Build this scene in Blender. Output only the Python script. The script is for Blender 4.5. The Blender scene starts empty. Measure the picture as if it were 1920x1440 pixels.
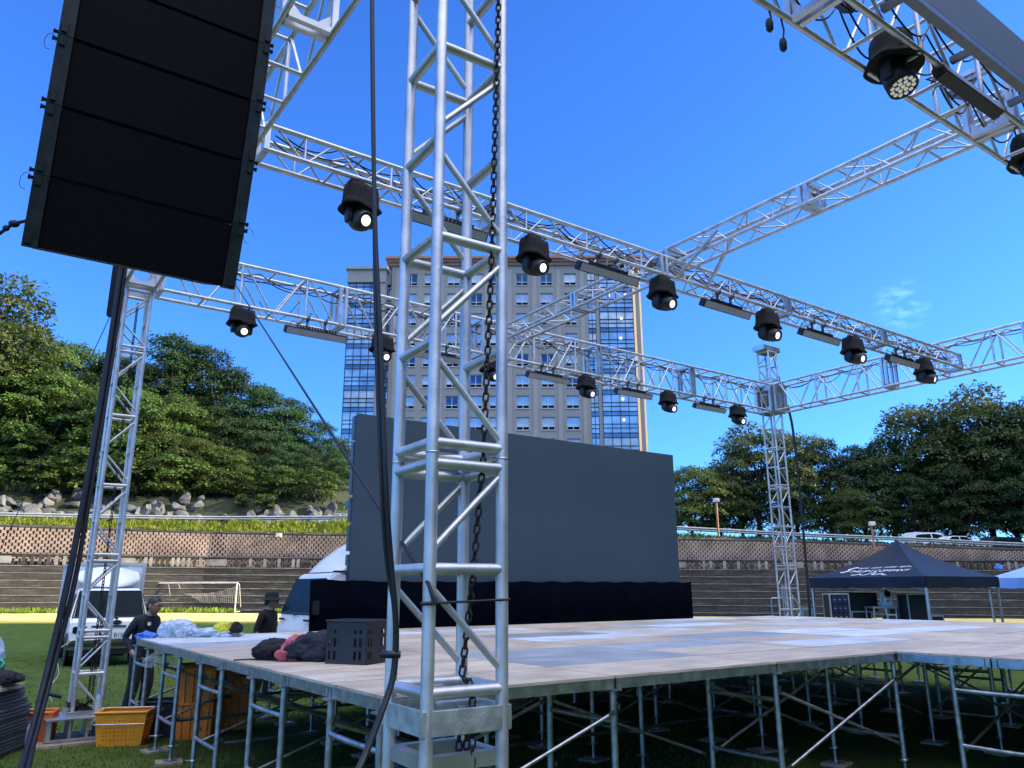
import bpy, bmesh, math, random
import numpy as np
from mathutils import Vector, Matrix, noise
R_ = math.radians
SC = bpy.context.scene
COL = SC.collection
random.seed(7)

# ------------------------------------------------------------------ camera
F_PX, PITCH, ROLL, CAM_H = 1459.64, 0.2582, -0.0039, 1.7
cam_d = bpy.data.cameras.new("camera")
cam_d.sensor_width = 36.0
cam_d.lens = 36.0 * F_PX / 1920.0
cam_d.clip_start = 0.05
cam_d.clip_end = 3000
cam = bpy.data.objects.new("camera", cam_d)
COL.objects.link(cam)
_f = Vector((0, math.cos(PITCH), math.sin(PITCH)))
_u = Vector((0, -math.sin(PITCH), math.cos(PITCH)))
_r = Vector((1, 0, 0))
_r2 = _r * math.cos(ROLL) + _u * math.sin(ROLL)
_u2 = -_r * math.sin(ROLL) + _u * math.cos(ROLL)
m = Matrix((_r2, _u2, -_f)).transposed().to_4x4()
m.translation = (0, 0, CAM_H)
cam.matrix_world = m
SC.camera = cam

# ------------------------------------------------------------------ light
SUN_AZ, SUN_EL = R_(86), R_(21)          # azimuth from +Y towards +X
world = bpy.data.worlds.new("World")
SC.world = world
world.use_nodes = True
wn, wl = world.node_tree.nodes, world.node_tree.links
wn.clear()
sky = wn.new("ShaderNodeTexSky")
sky.sky_type = 'NISHITA'
sky.sun_disc = False
sky.sun_elevation = SUN_EL
sky.sun_rotation = SUN_AZ
sky.air_density = 1.0
sky.dust_density = 0.3
sky.ozone_density = 2.5
hs = wn.new("ShaderNodeMixRGB")          # deep clear-day blue
hs.blend_type = 'MULTIPLY'
hs.inputs['Fac'].default_value = 1.0
hs.inputs['Color2'].default_value = (0.20, 0.455, 0.95, 1)
bg = wn.new("ShaderNodeBackground")
bg.inputs['Strength'].default_value = 0.15
wo = wn.new("ShaderNodeOutputWorld")
# one thin wisp of cloud low over the right-hand trees
tc = wn.new("ShaderNodeTexCoord")
cdir = Vector((0.5, 0.94, 0.35)).normalized()
dt = wn.new("ShaderNodeVectorMath"); dt.operation = 'DISTANCE'
dt.inputs[1].default_value = cdir
mp = wn.new("ShaderNodeMapping"); mp.inputs['Scale'].default_value = (60, 60, 140)
nz = wn.new("ShaderNodeTexNoise"); nz.inputs['Scale'].default_value = 1.0; nz.inputs['Detail'].default_value = 6
mr = wn.new("ShaderNodeMapRange"); mr.inputs['From Min'].default_value = 0.034; mr.inputs['From Max'].default_value = 0.0
mul = wn.new("ShaderNodeMath"); mul.operation = 'MULTIPLY'
mr2 = wn.new("ShaderNodeMapRange"); mr2.inputs['From Min'].default_value = 0.42; mr2.inputs['From Max'].default_value = 0.85
mixc = wn.new("ShaderNodeMixRGB"); mixc.inputs['Color2'].default_value = (1.5, 3.0, 5.2, 1)
wl.new(tc.outputs['Generated'], dt.inputs[0]); wl.new(tc.outputs['Generated'], mp.inputs['Vector'])
wl.new(mp.outputs['Vector'], nz.inputs['Vector']); wl.new(nz.outputs['Fac'], mr2.inputs['Value'])
wl.new(dt.outputs['Value'], mr.inputs['Value']); wl.new(mr.outputs['Result'], mul.inputs[0]); wl.new(mr2.outputs['Result'], mul.inputs[1])
wl.new(sky.outputs['Color'], hs.inputs['Color1'])
# unseen cloud added as white fill light, behind and above the viewer
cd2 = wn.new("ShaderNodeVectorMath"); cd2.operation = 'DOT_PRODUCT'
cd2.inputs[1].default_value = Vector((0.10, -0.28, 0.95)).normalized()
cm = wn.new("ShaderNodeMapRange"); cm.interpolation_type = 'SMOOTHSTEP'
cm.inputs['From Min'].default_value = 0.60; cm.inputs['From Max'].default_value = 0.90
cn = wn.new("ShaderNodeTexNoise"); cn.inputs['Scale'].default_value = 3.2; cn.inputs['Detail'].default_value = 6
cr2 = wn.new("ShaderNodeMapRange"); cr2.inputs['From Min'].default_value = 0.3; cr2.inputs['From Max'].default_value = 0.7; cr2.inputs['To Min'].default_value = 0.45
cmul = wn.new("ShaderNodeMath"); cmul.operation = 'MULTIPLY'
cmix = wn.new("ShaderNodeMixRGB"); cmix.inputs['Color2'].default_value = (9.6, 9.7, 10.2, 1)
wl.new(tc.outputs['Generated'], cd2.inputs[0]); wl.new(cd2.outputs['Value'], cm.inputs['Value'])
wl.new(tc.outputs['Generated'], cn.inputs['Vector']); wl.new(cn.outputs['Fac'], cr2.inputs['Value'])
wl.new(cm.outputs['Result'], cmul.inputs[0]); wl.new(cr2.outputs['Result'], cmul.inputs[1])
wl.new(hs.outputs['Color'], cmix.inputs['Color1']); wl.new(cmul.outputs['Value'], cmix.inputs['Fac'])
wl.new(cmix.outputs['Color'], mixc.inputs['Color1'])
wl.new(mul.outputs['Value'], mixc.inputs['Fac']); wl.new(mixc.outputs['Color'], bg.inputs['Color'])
wl.new(bg.outputs['Background'], wo.inputs['Surface'])

sun_d = bpy.data.lights.new("sun", 'SUN')
sun_d.energy = 5.0
sun_d.angle = R_(0.5)
sun_d.color = (1.0, 0.86, 0.62)
sun = bpy.data.objects.new("sun", sun_d)
COL.objects.link(sun)
sdir = Vector((math.sin(SUN_AZ) * math.cos(SUN_EL), math.cos(SUN_AZ) * math.cos(SUN_EL), math.sin(SUN_EL)))
sun.rotation_euler = (-sdir).to_track_quat('-Z', 'Y').to_euler()
sun.location = (60, 20, 60)

SC.view_settings.view_transform = 'Standard'
SC.view_settings.look = 'None'
SC.view_settings.exposure = 1.45
SC.view_settings.gamma = 1.0
SC.render.film_transparent = False
try:
    SC.cycles.max_bounces = 6
    SC.cycles.transparent_max_bounces = 8
except Exception:
    pass

# ------------------------------------------------------------------ helpers
TH = 0.9553
U = Vector((math.sin(TH), math.cos(TH), 0))
V = Vector((-math.cos(TH), math.sin(TH), 0))
Z = Vector((0, 0, 1))


def ray(px, py):
    return _f + _r2 * ((px - 960) / F_PX) - _u2 * ((py - 720) / F_PX)


def at(px, py, y):
    d = ray(px, py)
    return Vector((0, 0, CAM_H)) + d * (y / d.y)


def frame(x, y=None, z=None):
    """rotation matrix whose columns are the given local axes"""
    z = z or Z
    x = x.normalized()
    y = y or z.cross(x)
    return Matrix((x, y.normalized(), z.normalized())).transposed()


UV = frame(U, V, Z)


def rotz(a):
    return Matrix.Rotation(a, 3, 'Z')


class MB:
    def __init__(s):
        s.v, s.f, s.sm, s.mi = [], [], [], []
        s.cur = 0

    def add(s, vs, fs, smooth=False):
        o = len(s.v)
        s.v += [tuple(p) for p in vs]
        for f in fs:
            s.f.append([i + o for i in f])
            s.sm.append(smooth)
            s.mi.append(s.cur)
        return s

    def box(s, c, size, rot=None, taper=1.0):
        c = Vector(c)
        hx, hy, hz = size[0] / 2, size[1] / 2, size[2] / 2
        vs = []
        for k, zz in ((1.0, -hz), (taper, hz)):
            for x, y in ((-hx, -hy), (hx, -hy), (hx, hy), (-hx, hy)):
                p = Vector((x * k, y * k, zz))
                vs.append(c + (rot @ p if rot else p))
        return s.add(vs, [(3, 2, 1, 0), (4, 5, 6, 7), (0, 1, 5, 4), (1, 2, 6, 5), (2, 3, 7, 6), (3, 0, 4, 7)])

    def tube(s, p0, p1, r, n=8, r1=None, caps=True):
        p0, p1 = Vector(p0), Vector(p1)
        return s.path([p0, p1], r, n, [r, r if r1 is None else r1], caps)

    def path(s, pts, r, n=6, radii=None, caps=True):
        pts = [Vector(p) for p in pts]
        d0 = (pts[1] - pts[0]).normalized()
        a = d0.cross(Z)
        if a.length < 1e-3:
            a = Vector((1, 0, 0))
        a.normalize()
        vs, fs = [], []
        for i, p in enumerate(pts):
            d = (pts[min(i + 1, len(pts) - 1)] - pts[max(i - 1, 0)]).normalized()
            a = (a - d * a.dot(d))
            a.normalize()
            b = d.cross(a)
            rr = radii[i] if radii else r
            for k in range(n):
                t = 2 * math.pi * k / n
                vs.append(p + a * (math.cos(t) * rr) + b * (math.sin(t) * rr))
        for i in range(len(pts) - 1):
            for k in range(n):
                q = (k + 1) % n
                fs.append((i * n + k, i * n + q, (i + 1) * n + q, (i + 1) * n + k))
        s.add(vs, fs, True)
        if caps:
            e = len(pts) - 1
            s.add([vs[k] for k in range(n)], [tuple(range(n - 1, -1, -1))])
            s.add([vs[e * n + k] for k in range(n)], [tuple(range(n))])
        return s

    def lathe(s, prof, c, n=20, rot=None, caps=True, smooth=True):
        """prof: [(r, z)] about local z"""
        c = Vector(c)
        vs, fs = [], []
        for r, z in prof:
            for k in range(n):
                t = 2 * math.pi * k / n
                p = Vector((r * math.cos(t), r * math.sin(t), z))
                vs.append(c + (rot @ p if rot else p))
        for i in range(len(prof) - 1):
            for k in range(n):
                q = (k + 1) % n
                fs.append((i * n + k, i * n + q, (i + 1) * n + q, (i + 1) * n + k))
        s.add(vs, fs, smooth)
        if caps:
            s.add(vs[:n], [tuple(range(n - 1, -1, -1))])
            s.add(vs[-n:], [tuple(range(n))])
        return s

    def prism(s, poly, x0, x1, c=(0, 0, 0), rot=None, x0s=1.0, x1s=1.0):
        """poly in local (y,z), extruded along local x"""
        c = Vector(c)
        n = len(poly)
        vs = []
        for x in (x0, x1):
            for y, z in poly:
                p = Vector((x, y, z))
                vs.append(c + (rot @ p if rot else p))
        fs = [tuple(range(n - 1, -1, -1)), tuple(range(n, 2 * n))]
        for k in range(n):
            q = (k + 1) % n
            fs.append((k, q, n + q, n + k))
        return s.add(vs, fs)

    def quad(s, a, b, c, d, smooth=False):
        return s.add([a, b, c, d], [(0, 1, 2, 3)], smooth)

    def ball(s, c, r, n=12, m_=8, sc=(1, 1, 1), rot=None):
        prof = []
        c = Vector(c)
        vs, fs = [], []
        for i in range(m_ + 1):
            ph = math.pi * i / m_
            for k in range(n):
                t = 2 * math.pi * k / n
                p = Vector((math.sin(ph) * math.cos(t) * sc[0], math.sin(ph) * math.sin(t) * sc[1], -math.cos(ph) * sc[2])) * r
                vs.append(c + (rot @ p if rot else p))
        for i in range(m_):
            for k in range(n):
                q = (k + 1) % n
                fs.append((i * n + k, i * n + q, (i + 1) * n + q, (i + 1) * n + k))
        return s.add(vs, fs, True)

    def build(s, name, mat, parent=None, loc=None, merge=False, bevel=0.0):
        me = bpy.data.meshes.new(name)
        o0 = Vector(loc) if loc is not None else Vector((0, 0, 0))
        vs = [(p[0] - o0.x, p[1] - o0.y, p[2] - o0.z) for p in s.v]
        me.from_pydata(vs, [], s.f)
        mats = mat if isinstance(mat, (list, tuple)) else [mat]
        for mm in mats:
            me.materials.append(mm)
        me.polygons.foreach_set('use_smooth', s.sm)
        me.polygons.foreach_set('material_index', s.mi)
        if bevel or merge:
            bm = bmesh.new()
            bm.from_mesh(me)
            if merge:
                bmesh.ops.remove_doubles(bm, verts=bm.verts, dist=1e-4)
            if bevel:
                es = [e for e in bm.edges if len(e.link_faces) == 2 and e.calc_face_angle(0) > 0.6]
                bmesh.ops.bevel(bm, geom=es, offset=bevel, segments=2, affect='EDGES', clamp_overlap=True)
            bm.to_mesh(me)
            bm.free()
        me.validate()
        o = bpy.data.objects.new(name, me)
        COL.objects.link(o)
        o.location = o0
        if parent is not None:
            o.parent = parent
            o.matrix_parent_inverse = inv(parent)
            CH.setdefault(parent.name, []).append(o)
        return o


def inv(p):
    mm = Matrix.Identity(4)
    chain = []
    q = p
    while q is not None:
        chain.append(q)
        q = q.parent
    for q in reversed(chain):
        mm = mm @ (q.matrix_parent_inverse if q.parent else Matrix.Identity(4)) @ q.matrix_basis
    return mm.inverted()


def thing(name, label, cat, loc=(0, 0, 0), rz=0.0, group=None):
    o = bpy.data.objects.new(name, None)
    o.empty_display_size = 0.2
    COL.objects.link(o)
    o.location = loc
    o.rotation_euler = (0, 0, rz)
    return tag(o, label, cat, group)


def tag(o, label, cat, group=None, kind=None):
    if label: o['label'] = label
    if cat: o['category'] = cat
    if group: o['group'] = group
    if kind: o['kind'] = kind
    return o


def copy_tree(o, parent=None):
    c = o.copy()
    COL.objects.link(c)
    if parent is not None:
        c.parent = parent
        c.matrix_parent_inverse = o.matrix_parent_inverse.copy()
        CH.setdefault(parent.name, []).append(c)
    for ch in KIDS(o):
        copy_tree(ch, c)
    return c


CH = {}


def KIDS(o):
    return list(CH.get(o.name, []))


def place(o, loc, rz=None, label=None, group=None, scale=None):
    o.location = loc
    if rz is not None: o.rotation_euler = (0, 0, rz)
    if scale is not None: o.scale = scale if hasattr(scale, '__len__') else (scale,) * 3
    if label: o['label'] = label
    if group: o['group'] = group
    return o


def proto_copies(proto, placements, group, parts=True):
    """placements: (loc, rz, label, scale)"""
    kids = {}
    for i, (loc, rz, label, sc) in enumerate(placements):
        o = proto if i == 0 else copy_tree(proto)
        place(o, loc, rz, label, group, sc)


ORD = ["zeroth", "first", "second", "third", "fourth", "fifth", "sixth", "seventh", "eighth", "ninth", "tenth", "eleventh", "twelfth", "thirteenth", "fourteenth", "fifteenth", "sixteenth", "seventeenth", "eighteenth", "nineteenth", "twentieth"]

# ------------------------------------------------------------------ materials
MT = {}


def mat(name, color, rough=0.6, metal=0.0, var=0.15, scale=6.0, bump=0.0, bscale=None, color2=None, stretch=None, spec=0.5, emit=None, coat=0.0, detail=4):
    if name in MT: return MT[name]
    mm = bpy.data.materials.new(name)
    mm.use_nodes = True
    n, l = mm.node_tree.nodes, mm.node_tree.links
    b = n['Principled BSDF']
    b.inputs['Roughness'].default_value = rough
    b.inputs['Metallic'].default_value = metal
    b.inputs['Specular IOR Level'].default_value = spec
    b.inputs['Coat Weight'].default_value = coat
    tcx = n.new('ShaderNodeTexCoord')
    mpx = n.new('ShaderNodeMapping')
    if stretch: mpx.inputs['Scale'].default_value = stretch
    l.new(tcx.outputs['Object'], mpx.inputs['Vector'])
    nx = n.new('ShaderNodeTexNoise')
    nx.inputs['Scale'].default_value = scale
    nx.inputs['Detail'].default_value = detail
    l.new(mpx.outputs['Vector'], nx.inputs['Vector'])
    rp = n.new('ShaderNodeValToRGB')
    c2 = color2 or tuple(min(1, c * (1 + var)) for c in color)
    c1 = color if color2 else tuple(c * (1 - var) for c in color)
    rp.color_ramp.elements[0].position = 0.32
    rp.color_ramp.elements[1].position = 0.68
    rp.color_ramp.elements[0].color = (*c1, 1)
    rp.color_ramp.elements[1].color = (*c2, 1)
    l.new(nx.outputs['Fac'], rp.inputs['Fac'])
    l.new(rp.outputs['Color'], b.inputs['Base Color'])
    if metal > 0.5 or rough < 0.5:
        rr = n.new('ShaderNodeMapRange')
        rr.inputs['To Min'].default_value = max(0.03, rough - 0.1)
        rr.inputs['To Max'].default_value = min(1, rough + 0.12)
        l.new(nx.outputs['Fac'], rr.inputs['Value'])
        l.new(rr.outputs['Result'], b.inputs['Roughness'])
    if bump:
        nb = n.new('ShaderNodeTexNoise')
        nb.inputs['Scale'].default_value = bscale or scale * 4
        nb.inputs['Detail'].default_value = 5
        l.new(mpx.outputs['Vector'], nb.inputs['Vector'])
        bp = n.new('ShaderNodeBump')
        bp.inputs['Strength'].default_value = bump
        bp.inputs['Distance'].default_value = 0.02
        l.new(nb.outputs['Fac'], bp.inputs['Height'])
        l.new(bp.outputs['Normal'], b.inputs['Normal'])
    if emit:
        b.inputs['Emission Color'].default_value = (*emit[0], 1)
        b.inputs['Emission Strength'].default_value = emit[1]
    MT[name] = mm
    return mm


ALU = mat('aluminium', (0.50, 0.50, 0.495), 0.46, 0.82, 0.08, 7.0, 0.06, 60, color2=(0.72, 0.72, 0.71), detail=8)
ALU2 = mat('aluminium_dull', (0.56, 0.57, 0.57), 0.42, 1.0, 0.1, 6.0)
GALV = mat('galvanised_steel', (0.42, 0.45, 0.47), 0.42, 1.0, 0.25, 14.0)
STEELD = mat('dark_steel', (0.16, 0.17, 0.18), 0.45, 0.9, 0.2, 10.0)
CHAIN = mat('chain_steel', (0.045, 0.035, 0.03), 0.5, 0.7, 0.4, 60.0)
BLACK = mat('black_plastic', (0.012, 0.012, 0.014), 0.45, 0, 0.2, 8.0)
FABRIC = mat('black_fabric', (0.008, 0.008, 0.010), 0.9, 0, 0.3, 12.0, 0.3, 120)
RUBBER = mat('black_rubber', (0.012, 0.012, 0.014), 0.5, 0, 0.2, 20.0)
NAVYROPE = mat('navy_rope', (0.012, 0.014, 0.035), 0.7, 0, 0.2, 50.0)
WHITEP = mat('white_paint', (0.78, 0.79, 0.80), 0.25, 0, 0.03, 2.0, coat=0.3)
WHITEB = mat('white_panel', (0.72, 0.73, 0.74), 0.4, 0, 0.05, 3.0)
GLASSD = mat('dark_glass', (0.006, 0.014, 0.020), 0.25, 0, 0.1, 2.0, spec=0.05)
TYRE = mat('tyre', (0.02, 0.02, 0.02), 0.8, 0, 0.2, 20.0)
CHROME = mat('chrome', (0.6, 0.62, 0.64), 0.15, 1.0, 0.05, 4.0)
ORANGE = mat('orange_plastic', (0.62, 0.135, 0.012), 0.42, 0, 0.12, 9.0)
AMBER = mat('amber_plastic', (0.68, 0.27, 0.012), 0.4, 0, 0.1, 9.0)
REDORANGE = mat('worn_orange_plastic', (0.85, 0.235, 0.022), 0.5, 0, 0.2, 9.0)
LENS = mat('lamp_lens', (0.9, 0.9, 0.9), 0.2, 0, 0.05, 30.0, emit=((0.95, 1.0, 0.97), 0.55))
BARFACE = mat('light_bar_face', (0.30, 0.31, 0.32), 0.35, 0, 0.1, 40.0)
GREYBOX = mat('grey_cover', (0.20, 0.23, 0.27), 0.5, 0, 0.05, 2.0)
SKIN = mat('skin', (0.36, 0.20, 0.135), 0.5, 0, 0.1, 20.0)
HAIR = mat('hair', (0.010, 0.009, 0.009), 0.5, 0, 0.3, 60.0)
CLOTH_N = mat('navy_cloth', (0.010, 0.013, 0.026), 0.85, 0, 0.3, 14.0, 0.3, 60)
CLOTH_P = mat('pink_cloth', (0.46, 0.105, 0.13), 0.85, 0, 0.2, 14.0, 0.3, 60)
CLOTH_K = mat('black_cloth', (0.007, 0.007, 0.009), 0.9, 0, 0.3, 14.0, 0.3, 60)
DRAPE = mat('black_drape', (0.0012, 0.0022, 0.006), 0.95, 0, 0.3, 3.0, 0.2, 30, spec=0.04)
PADWOOD = mat('weathered_plywood', (0.30, 0.24, 0.18), 0.8, 0, 0.25, 12.0)


def mat_leaf(name, c1, c2, trans=0.35, nscale=0.35):
    mm = bpy.data.materials.new(name)
    mm.use_nodes = True
    n, l = mm.node_tree.nodes, mm.node_tree.links
    b = n['Principled BSDF']
    b.inputs['Roughness'].default_value = 0.6
    b.inputs['Specular IOR Level'].default_value = 0.25
    tcx = n.new('ShaderNodeTexCoord')
    nx = n.new('ShaderNodeTexNoise'); nx.inputs['Scale'].default_value = nscale; nx.inputs['Detail'].default_value = 6
    l.new(tcx.outputs['Object'], nx.inputs['Vector'])
    rp = n.new('ShaderNodeValToRGB')
    rp.color_ramp.elements[0].position = 0.35; rp.color_ramp.elements[0].color = (*c1, 1)
    rp.color_ramp.elements[1].position = 0.66; rp.color_ramp.elements[1].color = (*c2, 1)
    l.new(nx.outputs['Fac'], rp.inputs['Fac'])
    oi = n.new('ShaderNodeObjectInfo')
    hv = n.new('ShaderNodeHueSaturation')
    mr_ = n.new('ShaderNodeMapRange'); mr_.inputs['To Min'].default_value = 0.75; mr_.inputs['To Max'].default_value = 1.2
    l.new(oi.outputs['Random'], mr_.inputs['Value']); l.new(mr_.outputs['Result'], hv.inputs['Value'])
    mh = n.new('ShaderNodeMapRange'); mh.inputs['To Min'].default_value = 0.485; mh.inputs['To Max'].default_value = 0.51
    l.new(oi.outputs['Random'], mh.inputs['Value']); l.new(mh.outputs['Result'], hv.inputs['Hue'])
    l.new(rp.outputs['Color'], hv.inputs['Color'])
    l.new(hv.outputs['Color'], b.inputs['Base Color'])
    tr = n.new('ShaderNodeBsdfTranslucent')
    l.new(hv.outputs['Color'], tr.inputs['Color'])
    mx = n.new('ShaderNodeMixShader'); mx.inputs['Fac'].default_value = trans
    l.new(b.outputs['BSDF'], mx.inputs[1]); l.new(tr.outputs['BSDF'], mx.inputs[2])
    l.new(mx.outputs['Shader'], n['Material Output'].inputs['Surface'])
    return mm


LEAF_A = mat_leaf('leaf_mid', (0.040, 0.080, 0.018), (0.105, 0.165, 0.032), 0.3)
LEAF_B = mat_leaf('leaf_dark', (0.024, 0.060, 0.020), (0.052, 0.105, 0.032), 0.28)
LEAF_C = mat_leaf('leaf_olive', (0.045, 0.078, 0.022), (0.10, 0.135, 0.036), 0.3)
LEAF_G = mat_leaf('bank_grass', (0.15, 0.23, 0.022), (0.30, 0.37, 0.04), 0.4, 0.9)
BARK = mat('bark', (0.055, 0.042, 0.032), 0.9, 0, 0.3, 8.0, 0.5, 30)

# ------------------------------------------------------------------ ground and terrain


def sstep(a, b, x):
    t = max(0.0, min(1.0, (x - a) / (b - a)))
    return t * t * (3 - 2 * t)


def gz(x, y):
    """playing field: level near the stage, tilting a little towards the far wall"""
    return -0.0105 * max(-45, min(40, x)) * sstep(26, 56, y)


def lerp(a, b, t):
    return a + (b - a) * t


# foot of the retaining wall (x, y), left to right
WALL = [(-110, 12), (-80, 31), (-58, 40.0), (-46, 46.2), (-36, 51.2), (-29, 54.4), (-22, 57.0), (-15, 58.0), (0, 58.2), (12, 58.0), (24, 57.5), (36, 56.6), (50, 54.5), (70, 49), (95, 40), (120, 28)]


def resample(path, step):
    out = []
    for (x0, y0), (x1, y1) in zip(path, path[1:]):
        L = math.hypot(x1 - x0, y1 - y0)
        n = max(1, int(round(L / step)))
        for k in range(n):
            out.append(Vector((lerp(x0, x1, k / n), lerp(y0, y1, k / n), 0)))
    out.append(Vector((*path[-1], 0)))
    return out


def off(path, d):
    """offset the wall line outward (away from the field)"""
    out = []
    for i, p in enumerate(path):
        t = (path[min(i + 1, len(path) - 1)] - path[max(0, i - 1)]).normalized()
        nrm = Vector((-t.y, t.x, 0))
        out.append(p + nrm * d)
    return out


def zl(a, b):
    """level that runs from a at x=-37 to b at x=+36"""
    return lambda x: lerp(a, b, (max(-60, min(60, x)) + 37) / 73)


def pw(pts):
    def f(x):
        x = max(pts[0][0], min(pts[-1][0], x))
        for (a, za), (c, zc) in zip(pts, pts[1:]):
            if a <= x <= c: return lerp(za, zc, (x - a) / (c - a))
    return f


Z_LOW = zl(3.42, 2.90)     # top of the coursed lower wall
Z_BAL = zl(4.15, 3.55)     # top of the balustrade
Z_BRK = pw([(-60, 6.1), (-37, 6.02), (-15, 5.72), (13, 5.25), (20, 5.1), (36, 4.35), (60, 4.1)])     # top of the upper block wall
Z_ROAD = pw([(-60, 6.3), (-37, 6.45), (-13, 6.75), (0, 6.4), (13, 5.8), (22, 5.25), (31, 4.8), (40, 4.25), (60, 4.1)])    # road behind the guard rail

gx = [-600, -300, -150, -90, -60, -45, -35, -28, -22, -16, -12, -9, -6, -3, 0, 3, 6, 9, 12, 16, 22, 28, 35, 45, 60, 90, 150, 300, 600]
gy = [-300, -120, -60, -30, -15, -5, 0, 4, 8, 12, 16, 20, 24, 28, 32, 36, 40, 44, 48, 52, 56, 60, 66, 80, 110, 150, 220, 350, 700, 1500]
b = MB()
vs = [(x, y, gz(x, y) - (0.0 if y < 60 else 0.15)) for y in gy for x in gx]
fs = [(j * len(gx) + i, j * len(gx) + i + 1, (j + 1) * len(gx) + i + 1, (j + 1) * len(gx) + i) for j in range(len(gy) - 1) for i in range(len(gx) - 1)]
b.add(vs, fs, True)

gm = bpy.data.materials.new('turf')
gm.use_nodes = True
n, l = gm.node_tree.nodes, gm.node_tree.links
pb = n['Principled BSDF']; pb.inputs['Roughness'].default_value = 0.95; pb.inputs['Specular IOR Level'].default_value = 0.1
tcx = n.new('ShaderNodeTexCoord')


def noise_n(scale, detail=5, vec=None, rough=0.6):
    q = n.new('ShaderNodeTexNoise'); q.inputs['Scale'].default_value = scale; q.inputs['Detail'].default_value = detail
    q.inputs['Roughness'].default_value = rough
    l.new(vec or tcx.outputs['Object'], q.inputs['Vector'])
    return q


def ramp_n(fac, stops):
    q = n.new('ShaderNodeValToRGB')
    e = q.color_ramp.elements
    while len(e) < len(stops): e.new(0.5)
    for k, (p, c) in enumerate(stops):
        e[k].position = p; e[k].color = (*c, 1)
    l.new(fac, q.inputs['Fac'])
    return q


def mixn(a, b_, fac, typ='MIX'):
    q = n.new('ShaderNodeMixRGB'); q.blend_type = typ
    if isinstance(fac, float): q.inputs['Fac'].default_value = fac
    else: l.new(fac, q.inputs['Fac'])
    l.new(a, q.inputs['Color1']); l.new(b_, q.inputs['Color2'])
    return q


n1 = noise_n(0.35); n2 = noise_n(9.0, 6); mpg = n.new('ShaderNodeMapping'); mpg.inputs['Scale'].default_value = (2.5, 40, 20)
mpg.inputs['Rotation'].default_value = (0, 0, 0.2)
l.new(tcx.outputs['Object'], mpg.inputs['Vector'])
n3 = noise_n(2.0, 6, mpg.outputs['Vector'], 0.7)
g1 = ramp_n(n1.outputs['Fac'], [(0.3, (0.065, 0.115, 0.024)), (0.7, (0.105, 0.165, 0.035))])
g2 = ramp_n(n2.outputs['Fac'], [(0.3, (0.055, 0.10, 0.02)), (0.72, (0.12, 0.165, 0.04))])
g3 = ramp_n(n3.outputs['Fac'], [(0.32, (0.45, 0.45, 0.45)), (0.68, (1.35, 1.35, 1.3))])
gg = mixn(g1.outputs['Color'], g2.outputs['Color'], 0.5)
gg = mixn(gg.outputs['Color'], g3.outputs['Color'], 0.85, 'MULTIPLY')
g4 = ramp_n(noise_n(1.7, 9, None, 0.75).outputs['Fac'], [(0.34, (0.55, 0.58, 0.5)), (0.66, (1.35, 1.28, 1.25))])
gg = mixn(gg.outputs['Color'], g4.outputs['Color'], 0.8, 'MULTIPLY')
# dry sandy running strip in front of the wall, with sunlight brightened into its colour
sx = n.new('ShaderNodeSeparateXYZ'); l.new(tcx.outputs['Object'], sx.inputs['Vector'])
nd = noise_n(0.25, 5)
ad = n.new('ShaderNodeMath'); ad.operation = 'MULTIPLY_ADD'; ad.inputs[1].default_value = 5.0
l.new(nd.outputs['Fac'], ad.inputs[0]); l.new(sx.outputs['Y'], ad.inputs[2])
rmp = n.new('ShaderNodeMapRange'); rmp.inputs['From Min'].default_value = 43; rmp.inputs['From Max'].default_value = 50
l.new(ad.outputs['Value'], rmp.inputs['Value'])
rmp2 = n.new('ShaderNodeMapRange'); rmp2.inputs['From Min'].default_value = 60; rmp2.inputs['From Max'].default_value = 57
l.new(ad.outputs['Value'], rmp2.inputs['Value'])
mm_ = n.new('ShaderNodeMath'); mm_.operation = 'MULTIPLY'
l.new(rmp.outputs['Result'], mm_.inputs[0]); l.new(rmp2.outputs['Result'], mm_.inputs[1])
sunlit_sand = ramp_n(noise_n(1.2, 6).outputs['Fac'], [(0.3, (0.60, 0.50, 0.13)), (0.7, (0.84, 0.66, 0.28))])
gg = mixn(gg.outputs['Color'], sunlit_sand.outputs['Color'], mm_.outputs['Value'])
l.new(gg.outputs['Color'], pb.inputs['Base Color'])
bpn = n.new('ShaderNodeBump'); bpn.inputs['Strength'].default_value = 0.9; bpn.inputs['Distance'].default_value = 0.04
nb_ = noise_n(26, 6, None, 0.75)
l.new(nb_.outputs['Fac'], bpn.inputs['Height']); l.new(bpn.outputs['Normal'], pb.inputs['Normal'])
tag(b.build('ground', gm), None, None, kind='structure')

# bank + road + hillside behind the wall
WP = resample(WALL, 2.0)
HILLX = [(-130, 1.0), (-60, 1.0), (-34, 0.80), (-20, 0.42), (-12, 0.12), (-4, 0.0), (200, 0.0)]


def hillf(x):
    for (a, ha), (c, hc) in zip(HILLX, HILLX[1:]):
        if a <= x <= c: return lerp(ha, hc, sstep(0, 1, (x - a) / (c - a)))
    return 1.0 if x < 0 else 0.0


def prof(d, x):
    zr = Z_ROAD(x)
    if d <= 4.2: return lerp(Z_BRK(x) + 0.02, zr, sstep(1.4, 4.2, d))
    if d <= 9.4: return zr
    hf_ = hillf(x)
    return zr + min(1, hf_ * 2.5) * (0.75 * sstep(9.4, 10.2, d) + 2.3 * sstep(10.0, 12.8, d)) + hf_ * 14.2 * sstep(13, 48, d) + (1 - hillf(x)) * 0.4 * sstep(11, 20, d)


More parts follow.
